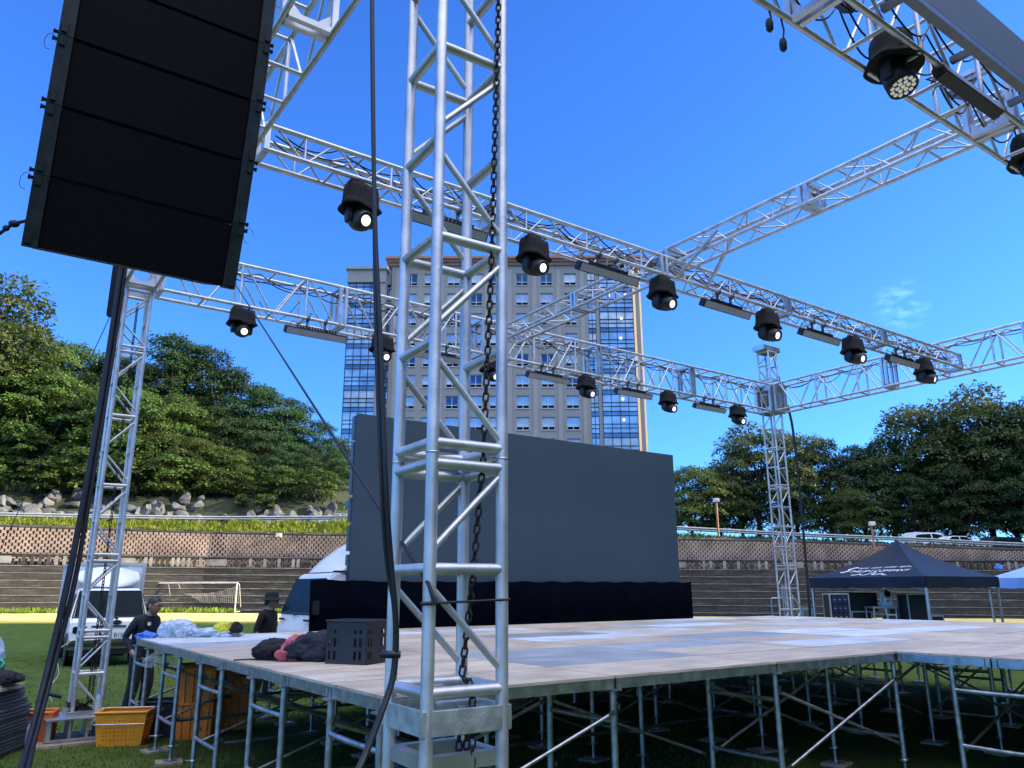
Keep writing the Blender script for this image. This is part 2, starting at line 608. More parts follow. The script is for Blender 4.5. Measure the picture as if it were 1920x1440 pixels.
def terrain(name, ds, material):
    bb = MB()
    rows = []
    for d in ds:
        pts = off(WP, d)
        rows.append([Vector((p.x, p.y, prof(d, p.x) + (noise.noise(p * 0.35) * 0.12 if d not in (4.2, 9.4) else 0))) for p in pts])
    nn = len(rows[0])
    bb.add([p for r in rows for p in r], [(j * nn + i, j * nn + i + 1, (j + 1) * nn + i + 1, (j + 1) * nn + i) for j in range(len(rows) - 1) for i in range(nn - 1)], True)
    return tag(bb.build(name, material), None, None, kind='structure')


SOILG = mat('bank_soil', (0.045, 0.075, 0.018), 0.95, 0, 0.3, 1.5, 0.6, 8, color2=(0.10, 0.12, 0.03))
FOREST = mat('forest_floor', (0.012, 0.018, 0.008), 0.95, 0, 0.3, 0.8, 0.6, 6, color2=(0.030, 0.040, 0.014))
ROADM = mat('asphalt', (0.05, 0.05, 0.052), 0.9, 0, 0.15, 3.0, 0.2, 60)
terrain('grass_bank', [1.35, 2.0, 2.8, 3.5, 4.2], SOILG)
terrain('road', [4.2, 6, 8, 9.4], ROADM)
terrain('hillside', [9.4, 9.8, 10.2, 10.8, 11.4, 12, 12.8, 14, 16, 19, 23, 28, 34, 41, 50, 62], FOREST)

# unseen ridge added beyond the right edge, stepped to shade stage and field
b = MB()
ry = [-160, -80, -20, 20, 40, 45, 47, 50, 53, 62, 80, 110, 140]
rows = []
for y in ry:
    top = 41 if y < 45 else lerp(41, 25, sstep(45, 52, y))
    x0 = max(58, 0.82 * y)
    rows.append([Vector((x0, y, -1)), Vector((x0 + 4, y, top * 0.55)), Vector((x0 + 9, y, top)), Vector((x0 + 40, y, top + 3)), Vector((x0 + 120, y, -1))])
b.add([p for r in rows for p in r], [(j * 5 + i + 1, j * 5 + i, (j + 1) * 5 + i, (j + 1) * 5 + i + 1) for j in range(len(rows) - 1) for i in range(4)], True)
b.add(rows[0], [(0, 1, 2, 3, 4)]); b.add(rows[-1], [(4, 3, 2, 1, 0)])
tag(b.build('shade_hill', FOREST), None, None, kind='structure')

# ------------------------------------------------------------------ retaining walls
WF = resample(WALL, 1.0)
CONC = bpy.data.materials.new('weathered_concrete')
CONC.use_nodes = True
n, l = CONC.node_tree.nodes, CONC.node_tree.links
pb = n['Principled BSDF']; pb.inputs['Roughness'].default_value = 0.9; pb.inputs['Specular IOR Level'].default_value = 0.2
tcx = n.new('ShaderNodeTexCoord')
mpg = n.new('ShaderNodeMapping'); mpg.inputs['Scale'].default_value = (0.5, 0.5, 5)
l.new(tcx.outputs['Object'], mpg.inputs['Vector'])
a1 = ramp_n(noise_n(1.0, 8, mpg.outputs['Vector'], 0.65).outputs['Fac'], [(0.3, (0.032, 0.033, 0.035)), (0.55, (0.070, 0.067, 0.065)), (0.8, (0.19, 0.175, 0.16))])
a2 = ramp_n(noise_n(5.0, 6).outputs['Fac'], [(0.3, (0.6, 0.6, 0.6)), (0.7, (1.2, 1.2, 1.2))])
a3 = mixn(a1.outputs['Color'], a2.outputs['Color'], 0.8, 'MULTIPLY')
l.new(a3.outputs['Color'], pb.inputs['Base Color'])
bpn = n.new('ShaderNodeBump'); bpn.inputs['Strength'].default_value = 0.5; bpn.inputs['Distance'].default_value = 0.03
l.new(noise_n(12, 5).outputs['Fac'], bpn.inputs['Height']); l.new(bpn.outputs['Normal'], pb.inputs['Normal'])

lw = thing('retaining_wall', 'long grey weathered stepped concrete retaining wall along the far side of the field', 'wall', (0, 58.2, 0))
b = MB()
NC = 7
rnd = random.Random(3)
pts = WF
for k in range(NC):
    of0 = 0.07 * k
    face = off(pts, of0)
    back = off(pts, 1.4)
    vs, fs = [], []
    for i, p in enumerate(face):
        x = p.x
        z0 = lerp(gz(x, 57) - 0.3, Z_LOW(x), k / NC) if k else gz(x, 57) - 0.3
        z1 = lerp(gz(x, 57) - 0.3, Z_LOW(x), (k + 1) / NC)
        q = back[i]
        vs += [(p.x, p.y, z0), (p.x, p.y, z1), (q.x, q.y, z1)]
    for i in range(len(face) - 1):
        o = 3 * i
        fs += [(o, o + 3, o + 4, o + 1), (o + 1, o + 4, o + 5, o + 2)]
    b.add(vs, fs)
b.build('wall_courses', CONC, lw)
# pale lipped edge on each course
b = MB()
for k in range(NC):
    face = off(pts, 0.07 * k - 0.025)
    p3 = [Vector((p.x, p.y, lerp(gz(p.x, 57) - 0.3, Z_LOW(p.x), (k + 1) / NC) - 0.02)) for p in face]
    b.path(p3, 0.028, 4)
LIP = mat('pale_concrete', (0.10, 0.098, 0.095), 0.9, 0, 0.35, 1.5, color2=(0.26, 0.245, 0.225))
b.build('course_edge', LIP, lw)

# balustrade on the ledge
bal = thing('balustrade', 'low weathered concrete balustrade with pale panels on the wall ledge', 'balustrade', (0, 58.8, 3.3))
rail = off(pts, 0.75)
b = MB()
for lift, r in ((0.0, 0.07), (-0.12, 0.05)):
    b.path([Vector((p.x, p.y, Z_BAL(p.x) + lift)) for p in rail], r, 4)
b.build('rail', CONC, bal)
fine = resample([(p.x, p.y) for p in rail], 0.42)
b = MB(); b2 = MB()
panels = []
rnd = random.Random(11)
i = 0
BALP = mat('pale_balustrade_panel', (0.24, 0.235, 0.225), 0.8, 0, 0.3, 1.2)
while i < len(fine) - 6:
    p = fine[i]
    if not (-62 < p.x < 62):
        i += 1; continue
    t = (fine[i + 1] - fine[i]).normalized()
    rt = frame(t)
    zc = (Z_LOW(p.x) + Z_BAL(p.x)) / 2
    hh = Z_BAL(p.x) - Z_LOW(p.x)
    if i % 17 == 5:
        q = fine[i + 2]
        panels.append((Vector((q.x, q.y, zc)), rt, hh))
        i += 5
        continue
    tgt = b2 if rnd.random() < 0.33 else b
    tgt.box((p.x, p.y, zc), (0.2, 0.16, hh - 0.1), rt)
    i += 1
b.build('balusters', CONC, bal)
b2.build('pale_balusters', BALP, bal)
for c, rt, hh in panels:
    q = MB()
    q.box(c, (1.45, 0.12, hh * 0.72), rt)
    q.build('panel', BALP, bal, bevel=0.03)

# upper wall of protruding blocks with open recesses
BLK = mat('block_brown', (0.20, 0.15, 0.125), 0.9, 0, 0.25, 0.8, 0.3, 14, color2=(0.40, 0.30, 0.25))
uw = thing('block_wall', 'brown honeycomb block wall with dark open recesses above the balustrade', 'wall', (0, 59.5, 4))
b = MB()
base = off(WF, 1.5)
vs, fs = [], []
for p in base:
    vs += [(p.x, p.y, Z_LOW(p.x) - 0.2), (p.x, p.y, Z_BRK(p.x) - 0.03)]
for i in range(len(base) - 1):
    fs.append((2 * i, 2 * i + 2, 2 * i + 3, 2 * i + 1))
b.add(vs, fs)
b.build('backing', BLK, uw)
b = MB()
cols = resample([(p.x, p.y) for p in off(WF, 1.33)], 0.18)
NR = 12
for j, p in enumerate(cols[:-1]):
    if not (-64 < p.x < 64): continue
    t = (cols[j + 1] - p).normalized()
    rt = frame(t)
    zb, zt = Z_LOW(p.x) + 0.05, Z_BRK(p.x) - 0.06
    h = (zt - zb) / NR
    for r in range(NR):
        if (j + r) % 2: continue
        jx = ((r * 7 + j * 3) % 5 - 2) * 0.006
        c = p + t * 0.09 + Z * (zb + (r + 0.5) * h)
        b.box((c.x, c.y + jx, c.z), (0.265, 0.24, h * 0.93), rt)
b.build('blocks', BLK, uw)
b = MB()
b.path([Vector((p.x, p.y, Z_BRK(p.x))) for p in off(WF, 1.36)], 0.16, 4)
b.build('coping', CONC, uw)


# ------------------------------------------------------------------ grass tufts
def leaf_mesh(name, C, D, L, W, material, parent=None, kindstuff=False, rng=None, Nrm=None):
    """C centres (n,3), D unit axis (n,3), L length, W width arrays -> diamond leaves"""
    n_ = len(C)
    if Nrm is None:
        Nrm = rng.normal(size=(n_, 3))
    S = np.cross(D, Nrm)
    S /= np.linalg.norm(S, axis=1, keepdims=True) + 1e-9
    L = L[:, None]; W = W[:, None]
    P = np.empty((n_, 4, 3), np.float32)
    P[:, 0] = C
    P[:, 1] = C + D * L * 0.5 + S * W * 0.5
    P[:, 2] = C + D * L
    P[:, 3] = C + D * L * 0.5 - S * W * 0.5
    me = bpy.data.meshes.new(name)
    me.vertices.add(n_ * 4)
    me.vertices.foreach_set('co', P.reshape(-1))
    me.loops.add(n_ * 4)
    me.loops.foreach_set('vertex_index', np.arange(n_ * 4, dtype=np.int32))
    me.polygons.add(n_)
    me.polygons.foreach_set('loop_start', np.arange(0, n_ * 4, 4, dtype=np.int32))
    me.polygons.foreach_set('loop_total', np.full(n_, 4, np.int32))
    me.update()
    me.materials.append(material)
    o = bpy.data.objects.new(name, me)
    COL.objects.link(o)
    if parent is not None:
        o.parent = parent
        o.matrix_parent_inverse = inv(parent)
        CH.setdefault(parent.name, []).append(o)
    return o


def tufts(name, pts_fn, count, hmin, hmax, material, seed):
    rg = np.random.default_rng(seed)
    C = np.array([pts_fn(rg) for _ in range(count)])
    D = rg.normal(size=(count, 3)) * 0.45
    D[:, 2] = 1
    D /= np.linalg.norm(D, axis=1, keepdims=True)
    L = rg.uniform(hmin, hmax, count)
    o = leaf_mesh(name, C, D, L, L * rg.uniform(0.12, 0.40, count), material, rng=rg)
    return tag(o, None, None, kind='stuff')


WPs = [p for p in WF if -62 < p.x < 62]
WOFF = {}


def bank_pt(rg, x0, x1, d0, d1, zoff=0.0):
    while True:
        i = int(rg.integers(1, len(WF) - 1))
        p = WF[i]
        if x0 <= p.x <= x1: break
    t = (WF[i + 1] - WF[i - 1]).normalized()
    d = rg.uniform(d0, d1)
    q = p + Vector((-t.y, t.x, 0)) * d + t * rg.uniform(-0.5, 0.5)
    clump = noise.noise(q * 0.55) + 0.6 * noise.noise(q * 1.7)
    return (q.x, q.y, prof(d, q.x) - 0.08 + zoff + 0.2 * clump)


tufts('bank_weeds', lambda rg: bank_pt(rg, -40, 4, 1.35, 4.1), 17000, 0.12, 0.62, LEAF_G, 1)
tufts('bank_weeds', lambda rg: bank_pt(rg, 4, 46, 1.3, 4.1), 9000, 0.15, 0.42, LEAF_B, 2)
tufts('bank_weeds', lambda rg: bank_pt(rg, -55, 4, 13.2, 20), 9000, 0.25, 0.8, LEAF_B, 3)


def foot_pt(rg):
    while True:
        i = int(rg.integers(1, len(WF) - 1))
        p = WF[i]
        if -45 <= p.x <= 5 and noise.noise(p * 0.23) > -0.15: break
    q = p + Vector((rg.uniform(-.6, .6), -abs(rg.normal()) * 0.35, 0))
    return (q.x, q.y, gz(q.x, q.y) - 0.02)


tufts('wall_foot_weeds', foot_pt, 3200, 0.10, 0.5, LEAF_G, 4)

def turf_pt(rg):
    while True:
        y = 7.5 + 16 * rg.random() ** 1.6
        x = rg.uniform(-0.72, 0.30) * y
        q = Vector((x, y, 0))
        if noise.noise(q * 0.9) + 0.6 * noise.noise(q * 3.1) > -0.6: break
    return (x, y, gz(x, y) - 0.004)


TURFL = mat_leaf('turf_blade', (0.055, 0.10, 0.02), (0.13, 0.18, 0.045), 0.3, 1.6)
tufts('grass_blades', turf_pt, 46000, 0.02, 0.05, TURFL, 6)

# ------------------------------------------------------------------ guard rail
GUARD = mat('galvanised_rail', (0.34, 0.36, 0.37), 0.55, 0.5, 0.15, 3.0)
grl = thing('guard_rail', 'long galvanised steel guard rail beside the road above the block wall', 'guard rail', (0, 62, 6))
GP = off(WF, 4.35)
b = MB()
for dz in (0.62, 0.46):
    b.path([Vector((p.x, p.y, Z_ROAD(p.x) + dz)) for p in GP if -70 < p.x < 70], 0.085, 6)
b.build('rail', GUARD, grl)
gpost = [p for p in GP if -66 < p.x < 66]
for k in range(0, len(gpost), 4):
    p = gpost[k]
    q = MB(); q.tube((p.x, p.y + 0.12, Z_ROAD(p.x) - 0.3), (p.x, p.y + 0.12, Z_ROAD(p.x) + 0.72), 0.07, 8)
    q.build('post', GUARD, grl)

# ------------------------------------------------------------------ boulder bank
ROCK = mat('granite', (0.045, 0.048, 0.047), 0.9, 0, 0.3, 1.6, 0.8, 5, color2=(0.16, 0.162, 0.158))
rb = thing('boulder_bank', 'pale grey boulders piled along the foot of the wooded hillside', 'boulder bank', (-30, 66, 8))
rnd = random.Random(21)


def boulder(c, s, rnd_):
    bm = bmesh.new()
    bmesh.ops.create_icosphere(bm, subdivisions=2, radius=1.0)
    sx_, sy_, sz_ = s * rnd_.uniform(0.7, 1.3), s * rnd_.uniform(0.7, 1.1), s * rnd_.uniform(0.6, 1.25)
    sd = Vector((rnd_.uniform(0, 99), rnd_.uniform(0, 99), 0))
    planes = [Vector((rnd_.gauss(0, 1), rnd_.gauss(0, 1), rnd_.gauss(0, 1))).normalized() for _ in range(9)]
    for v_ in bm.verts:
        p = v_.co.copy()
        for pl in planes:
            dd = p.dot(pl)
            if dd > 0.52: p -= pl * (dd - 0.52)
        p *= 1.42 + 0.18 * noise.noise(p * 1.7 + sd)
        v_.co = Vector((p.x * sx_, p.y * sy_, p.z * sz_)) + c
    q = MB()
    q.add([v_.co.copy() for v_ in bm.verts], [[v_.index for v_ in f.verts] for f in bm.faces])
    bm.free()
    return q


nb = 0
BI = [j for j in range(2, len(WF) - 2) if -39 < WF[j].x < -14.5]
for k in range(120):
    if nb >= 74: break
    i = rnd.choice(BI)
    p = WF[i]
    t = (WF[i + 1] - WF[i - 1]).normalized()
    lvl = rnd.random()
    lvl *= 0.55 + 0.45 * abs(math.sin(p.x * 0.35))
    d = 9.9 + lvl * 2.5
    q = p + Vector((-t.y, t.x, 0)) * d
    c = Vector((q.x + rnd.uniform(-.5, .5), q.y, prof(d, q.x) + 0.12))
    boulder(c, rnd.uniform(0.36, 0.64), rnd).build('boulder', ROCK, rb)
    nb += 1
for k in range(60):          # fill the row so that it reads as a continuous bank
    x = -40 + 25 * k / 59
    i = min(range(len(WF)), key=lambda j: abs(WF[j].x - x))
    if nb >= 99: break
    if k % 2: continue
    t = (WF[i + 1] - WF[i - 1]).normalized()
    q = WF[i] + Vector((-t.y, t.x, 0)) * 10.3
    boulder(Vector((q.x, q.y, prof(10.3, q.x) + 0.15)), rnd.uniform(0.5, 0.75), rnd).build('boulder', ROCK, rb)
    nb += 1


# ------------------------------------------------------------------ trees
def make_crown(name, seed, R, H, zb, nlobe, per, leaf, material, parent, layered=0.5):
    """crown built of leafy boughs: each bough is a flattened, ragged shell of outward-facing leaves"""
    rg = np.random.default_rng(seed)
    C, D, L, N, cs = [], [], [], [], []
    for i in range(nlobe):
        zf = (i + 0.5) / nlobe * 1.75 - 0.75 + rg.uniform(-.1, .1)           # -0.75 .. 1.0
        az = i * 2.39996 + rg.uniform(-.5, .5)
        rxy = math.sqrt(max(0.0, 1 - zf * zf)) if zf > 0 else (1 - 0.25 * zf * zf)
        rr = rg.uniform(0.55, 0.92) if i % 4 else rg.uniform(0.2, 0.5)
        c = np.array([math.cos(az) * R * rxy * rr, math.sin(az) * R * rxy * rr, zf * H * 0.46])
        cs.append(c)
        br = R * rg.uniform(0.26, 0.44)
        flat = rg.uniform(0.42, 0.7) * (1 - 0.35 * layered)
        k = int(per * (br / (R * 0.35)) ** 2)
        d = rg.normal(size=(k, 3)); d /= np.linalg.norm(d, axis=1, keepdims=True)
        d[:, 2] = np.where(d[:, 2] < -0.25, -d[:, 2] * rg.uniform(0.3, 1.0, k), d[:, 2])
        sh = rg.uniform(0.45, 1.08, k) ** 0.45
        rag = 1 + 0.28 * np.sin(d[:, 0] * 5 + seed + i) * np.cos(d[:, 1] * 6 + i * 2) + 0.16 * np.sin(d[:, 0] * 13 + d[:, 1] * 11 + i)
        q = d * (sh * rag)[:, None] * np.array([br, br, br * flat])
        q[:, 2] -= 0.20 * br * ((q[:, 0] / br) ** 2 + (q[:, 1] / br) ** 2)
        out = c / (np.linalg.norm(c) + 1e-6)
        nn = d * np.array([1, 1, 1.6]) + out * 0.5 + np.array([0, 0, 0.35]) + rg.normal(size=(k, 3)) * 0.38
        dd = d * np.array([1, 1, 0.2]) + rg.normal(size=(k, 3)) * 0.5
        dd[:, 2] -= 0.35
        dd /= np.linalg.norm(dd, axis=1, keepdims=True) + 1e-9
        C.append(c + q); D.append(dd); N.append(nn); L.append(rg.uniform(0.55, 1.35, k) * leaf)
    C = np.vstack(C); D = np.vstack(D); N = np.vstack(N); L = np.concatenate(L)
    C[:, 2] += zb + H * 0.45
    o = leaf_mesh(name, C, D, L, L * rg.uniform(0.5, 0.85, len(L)), material, parent=parent, Nrm=N)
    return o, np.array(cs) + np.array([0, 0, zb + H * 0.45])


def make_tree(name, label, seed, R, H, trunk_h, nclump, per, leaf, material, tr=0.28, layered=0.5):
    t = thing(name, label, 'tree')
    cr, cs = make_crown('crown', seed, R, H, trunk_h, nclump, per, leaf, material, t, layered)
    rg = random.Random(seed)
    bb = MB()
    top = Vector((rg.uniform(-.4, .4), rg.uniform(-.4, .4), trunk_h + H * 0.45))
    mid = Vector((rg.uniform(-.3, .3), rg.uniform(-.3, .3), trunk_h * 0.6))
    bb.path([(0, 0, -0.6), (0.03, 0, 0.4), mid, top], tr, 8, [tr * 1.4, tr, tr * 0.8, tr * 0.4])
    for k in range(0, len(cs), max(1, len(cs) // 26)):
        e = Vector(cs[k])
        s_ = mid.lerp(top, rg.uniform(0.1, 0.9))
        mm_2 = s_.lerp(e, 0.5) + Vector((rg.uniform(-.3, .3), rg.uniform(-.3, .3), -0.25))
        bb.path([s_, mm_2, e], tr * 0.3, 5, [tr * 0.34, tr * 0.2, tr * 0.05])
    bb.build('trunk', BARK, t)
    return t


kinds = {
    'a': make_tree('broadleaf_tree', 'x', 5, 5.2, 10.2, 1.6, 34, 620, 0.25, LEAF_A),
    'b': make_tree('broadleaf_tree', 'x', 8, 4.9, 11.0, 1.6, 36, 600, 0.25, LEAF_B, layered=0.3),
    'c': make_tree('broadleaf_tree', 'x', 13, 5.6, 9.6, 1.2, 30, 700, 0.25, LEAF_A, layered=0.9),
    'd': make_tree('olive_tinted_tree', 'x', 17, 4.7, 10.6, 2.2, 27, 520, 0.25, LEAF_C, layered=0.5),
    'e': make_tree('dark_tree', 'x', 23, 4.4, 11.8, 1.6, 36, 560, 0.24, LEAF_B, layered=0.6),
    's': make_tree('bush', 'x', 31, 1.5, 2.4, 0.2, 16, 190, 0.17, LEAF_A, tr=0.07),
}
KDESC = {'a': 'mid-green leafy', 'b': 'dark green rounded', 'c': 'bright green layered', 'd': 'olive-tinted open', 'e': 'tall dark', 's': 'small low'}
used = set()
rnd = random.Random(5)


def hz(x, y):
    """height of the terrain behind the wall"""
    best = min(range(len(WF)), key=lambda j: (WF[j].x - x) ** 2 + (WF[j].y - y) ** 2)
    d = math.hypot(WF[best].x - x, WF[best].y - y)
    return prof(max(1.4, d), x)


def plant(kind, px, py_top, y, w=1.0, label=None, group=None):
    """a tree at forward distance y whose crown top reaches the given level"""
    top = at(px, py_top, y)
    zg = hz(top.x, y)
    o = kinds[kind] if kind not in used else copy_tree(kinds[kind])
    used.add(kind)
    h0 = {'a': 10.6, 'b': 11.8, 'c': 9.6, 'd': 12, 'e': 12.4, 's': 2.4}[kind]
    s = max(0.4, (top.z - zg) / h0)
    place(o, (top.x, y, zg - 0.1), rnd.uniform(0, 6.28), label, group, (s * w, s * w, s))
    return o


G1 = 'trees on the wooded hillside at the left'
left = [('d', -25, 520, 70), ('d', 35, 600, 74), ('a', 90, 655, 78), ('a', 150, 660, 82), ('b', 215, 680, 80), ('b', 275, 690, 82),
        ('e', 330, 633, 84), ('e', 385, 655, 86), ('b', 440, 700, 84), ('b', 495, 735, 82), ('e', 545, 750, 86), ('b', 600, 795, 86), ('e', 640, 835, 88), ('b', 680, 860, 90),
        ('c', 20, 690, 72), ('c', 95, 715, 73), ('a', 175, 745, 74), ('c', 255, 745, 73), ('a', 330, 755, 75), ('b', 405, 770, 77), ('b', 470, 790, 78), ('b', 535, 815, 80), ('e', 590, 835, 82),
        ('c', -15, 800, 69.5), ('c', 62, 815, 70), ('a', 140, 830, 70.5), ('c', 225, 820, 71), ('c', 305, 815, 71.5), ('c', 375, 830, 72), ('a', 445, 850, 73), ('b', 520, 875, 75), ('b', 570, 890, 77), ('b', 625, 880, 80)]
cnt = {}
lorder = sorted(range(len(left)), key=lambda i: (left[i][3] > 72.4, left[i][3] > 78.5, left[i][1]))
rowname = lambda y: 'front row' if y <= 72.4 else ('middle row' if y <= 78.5 else 'back row')
for i in lorder:
    k, px, py, y = left[i]
    rn = rowname(y)
    cnt[rn] = cnt.get(rn, 0) + 1
    plant(k, px, py, y, 1.05, f"{KDESC[k]} tree on the left hillside, {ORD[cnt[rn]]} in the {rn}", G1)
G2 = 'trees lining the road at the right'
right = [('b', 1225, 900, 74), ('c', 1290, 885, 70), ('a', 1345, 895, 72), ('d', 1410, 800, 72), ('b', 1385, 850, 76), ('d', 1480, 815, 74), ('b', 1540, 835, 76), ('e', 1600, 840, 78), ('b', 1655, 835, 76),
         ('d', 1705, 765, 76), ('b', 1760, 800, 78), ('d', 1815, 735, 76), ('b', 1865, 790, 74), ('d', 1915, 765, 74), ('b', 1965, 740, 72), ('e', 2040, 730, 70),
         ('b', 1475, 900, 70.5), ('c', 1590, 925, 70), ('e', 1700, 890, 71), ('b', 1790, 880, 71), ('e', 1880, 860, 70), ('b', 1960, 850, 69)]
cnt = {}
for i in sorted(range(len(right)), key=lambda i: (right[i][3] > 72.4, right[i][1])):
    k, px, py, y = right[i]
    rn = 'front row' if y <= 72.4 else 'back row'
    cnt[rn] = cnt.get(rn, 0) + 1
    plant(k, px, py, y, 1.0, f"{KDESC[k]} tree along the right-hand road, {ORD[cnt[rn]] if cnt[rn] <= 20 else 'last'} in the {rn}", G2)
for q, (px, py, y, lb) in enumerate([(455, 925, 68.5, 'small green bush growing over the boulders, left one'), (498, 925, 68.5, 'small green bush growing over the boulders, right one'), (420, 965, 62, 'low bright shrub poking up beside the guard rail')]):
    plant('s', px, py, y, 1.1, lb)

for q in range(9):
    x_ = -39 + q * 2.9 + rnd.uniform(-.5, .5)
    i = min(range(len(WF)), key=lambda j: abs(WF[j].x - x_))
    t_ = (WF[i + 1] - WF[i - 1]).normalized()
    p_ = WF[i] + Vector((-t_.y, t_.x, 0)) * rnd.uniform(12.4, 13.4)
    o = copy_tree(kinds['s'])
    sc_ = rnd.uniform(1.0, 1.7)
    place(o, (p_.x, p_.y, prof(12.9, p_.x) - 0.2), rnd.uniform(0, 6), f"dark bush behind the boulders at the forest edge, {ORD[q + 1]} from the left", 'bushes at the forest edge', (sc_ * 1.3, sc_ * 1.3, sc_))

# ------------------------------------------------------------------ tall building
BY = 125.0
STUC = mat('stucco_grey', (0.30, 0.285, 0.265), 0.9, 0, 0.06, 0.25, 0.1, 3)
STUCL = mat('stucco_light', (0.35, 0.325, 0.29), 0.9, 0, 0.06, 0.25)
TERRA = mat('terracotta', (0.40, 0.21, 0.155), 0.85, 0, 0.15, 1.2)
BGLASS = mat('window_glass', (0.42, 0.47, 0.46), 0.15, 0.8, 0.5, 0.30, color2=(0.80, 0.82, 0.78))
BGLASSD = mat('spandrel_glass', (0.24, 0.30, 0.36), 0.2, 0.8, 0.3, 0.3)
BGLASS2 = mat('window_glass_curtained', (0.40, 0.46, 0.47), 0.3, 0.55, 0.3, 0.6, color2=(0.66, 0.69, 0.66))
BGLASS3 = mat('window_glass_deep', (0.10, 0.16, 0.24), 0.1, 0.9, 0.4, 0.5)
BGL = [BGLASS, BGLASS, BGLASS2]
MULL = mat('dark_mullion', (0.03, 0.04, 0.05), 0.4, 0.5, 0.1, 2)
LITW = mat('lit_lamp', (1, 0.9, 0.7), 0.5, 0, 0.02, 1, emit=((1.0, 0.86, 0.55), 0.35))
bd = thing('tower_block', 'tall beige apartment tower with blue glass corner bays and terracotta cornice', 'building', (0, BY, 5))
b = MB()


def slab(bb, x0, x1, z0, z1, y0, y1):
    bb.box(((x0 + x1) / 2, (y0 + y1) / 2, (z0 + z1) / 2), (x1 - x0, y1 - y0, z1 - z0))


FH = 3.62
ZT = 55.9
XL, XR = -20.6, 13.0
# main wall with true openings: piers between windows and spandrels
colx = [at(p, 700, BY).x for p in (766, 803, 848, 892, 930, 980, 1027, 1073)]
WW, WH = 2.15, 2.2
rowz = [54.45 - 1.1 - k * FH for k in range(10)]
edges = [XL] + [e for cx in colx for e in (cx - WW / 2, cx + WW / 2)] + [XR]
for k in range(0, len(edges), 2):
    slab(b, edges[k], edges[k + 1], 4, ZT, BY, BY + 0.6)
for cx in colx:
    prev = ZT
    for zc in rowz:
        slab(b, cx - WW / 2, cx + WW / 2, zc + WH / 2, prev, BY, BY + 0.6)
        prev = zc - WH / 2
    slab(b, cx - WW / 2, cx + WW / 2, 4, prev, BY, BY + 0.6)
b.build('wall', STUC, bd)
b = MB()
for k in range(0, len(edges), 2):          # shallow pilasters
    w = edges[k + 1] - edges[k]
    if w < 1.2: continue
    slab(b, edges[k] + w * 0.3, edges[k + 1] - w * 0.3, 4, ZT - 0.8, BY - 0.14, BY - 0.003)
b.build('pilaster', STUCL, bd)
b = MB()
slab(b, XL - 0.2, 21.9, 4, ZT - 0.1, BY + 0.6, BY + 18)
b.build('body', STUC, bd)
b = MB()
for q, (o_, z0, z1) in enumerate(((0.35, ZT, ZT + 0.5), (0.7, ZT + 0.5, ZT + 0.95), (1.1, ZT + 0.95, ZT + 1.4))):
    slab(b, XL - o_, 22.0 + o_, z0, z1, BY - o_, BY + 18.5)
b.build('cornice', TERRA, bd)
frame0 = MB()
fw = 0.11
for x in (-WW / 2 + fw / 2, 0, WW / 2 - fw / 2):
    frame0.box((x, 0, 0), (fw, 0.12, WH))
for z in (-WH / 2 + fw / 2, WH / 2 - fw / 2, -WH * 0.22):
    frame0.box((0, -0.004, z), (WW - 0.01, 0.124, fw))
frame0.box((0, -0.25, -WH / 2 - 0.05), (WW + 0.2, 0.3, 0.1))
wf = frame0.build('window', mat('window_frame', (0.52, 0.53, 0.53), 0.5, 0, 0.05, 3.0), bd)
wf.matrix_parent_inverse = inv(bd)
PANES = []
for m_ in (BGLASS, BGLASS3, BGLASS2, BGLASS):
    pn = MB(); pn.quad((-WW / 2, 0.05, -WH * 0.22), (WW / 2, 0.05, -WH * 0.22), (WW / 2, 0.07, WH / 2), (-WW / 2, 0.07, WH / 2))
    PANES.append(pn.build('pane', m_, None))
pn = MB(); pn.quad((-WW / 2, 0.08, -WH / 2), (WW / 2, 0.08, -WH / 2), (WW / 2, 0.08, -WH * 0.22), (-WW / 2, 0.08, -WH * 0.22))
sash0 = pn.build('lower_sash', GLASSD, None)
first = True
for r, zc in enumerate(rowz[:9]):
    for cx in colx:
        if first:
            w_ = wf; first = False
        else:
            w_ = wf.copy(); COL.objects.link(w_)
            w_.parent = bd; w_.matrix_parent_inverse = wf.matrix_parent_inverse.copy()
        w_.location = (cx, BY + 0.28, zc)
        for src in (PANES[(r * 7 + int(cx * 3)) % 4], sash0):
            p_ = src.copy(); COL.objects.link(p_); p_.parent = w_
for src in PANES + [sash0]: bpy.data.objects.remove(src)


def curtain(name, x0, x1, z1, y, nx):
    """glazed bay, one part per storey: vision glass, with its spandrel strip and dark grid as sub-parts"""
    z0 = 6
    k = 0
    z = z1
    while z > z0:
        g = MB(); gd = MB(); mu = MB()
        strips = ((0.0, 0.75, gd), (0.75, 2.15, g), (2.15, 2.8, g), (2.8, FH, g))
        for a, c_, t_ in strips:
            for i in range(nx):
                xa, xb = lerp(x0, x1, i / nx), lerp(x0, x1, (i + 1) / nx)
                j = ((i * 13 + k * 7 + int(a * 10)) % 9 - 4) * 0.006
                t_.quad((xa, y + j, z - c_), (xb, y - j, z - c_), (xb, y - j * .5, z - a), (xa, y + j * .5, z - a))
            mu.box(((x0 + x1) / 2, y - 0.06, z - a), (x1 - x0, 0.2, 0.09))
        for i in range(nx + 1):
            xa = lerp(x0, x1, i / nx)
            mu.box((xa, y - 0.05, z - FH / 2), (0.09, 0.16, FH))
        p = g.build('glass_bay', BGL[(k * 5 + nx) % 3], bd)
        gd.build('spandrel', BGLASSD, p)
        mu.build('mullions', MULL, p)
        z -= FH
        k += 1


xs = lambda px: at(px, 700, BY).x
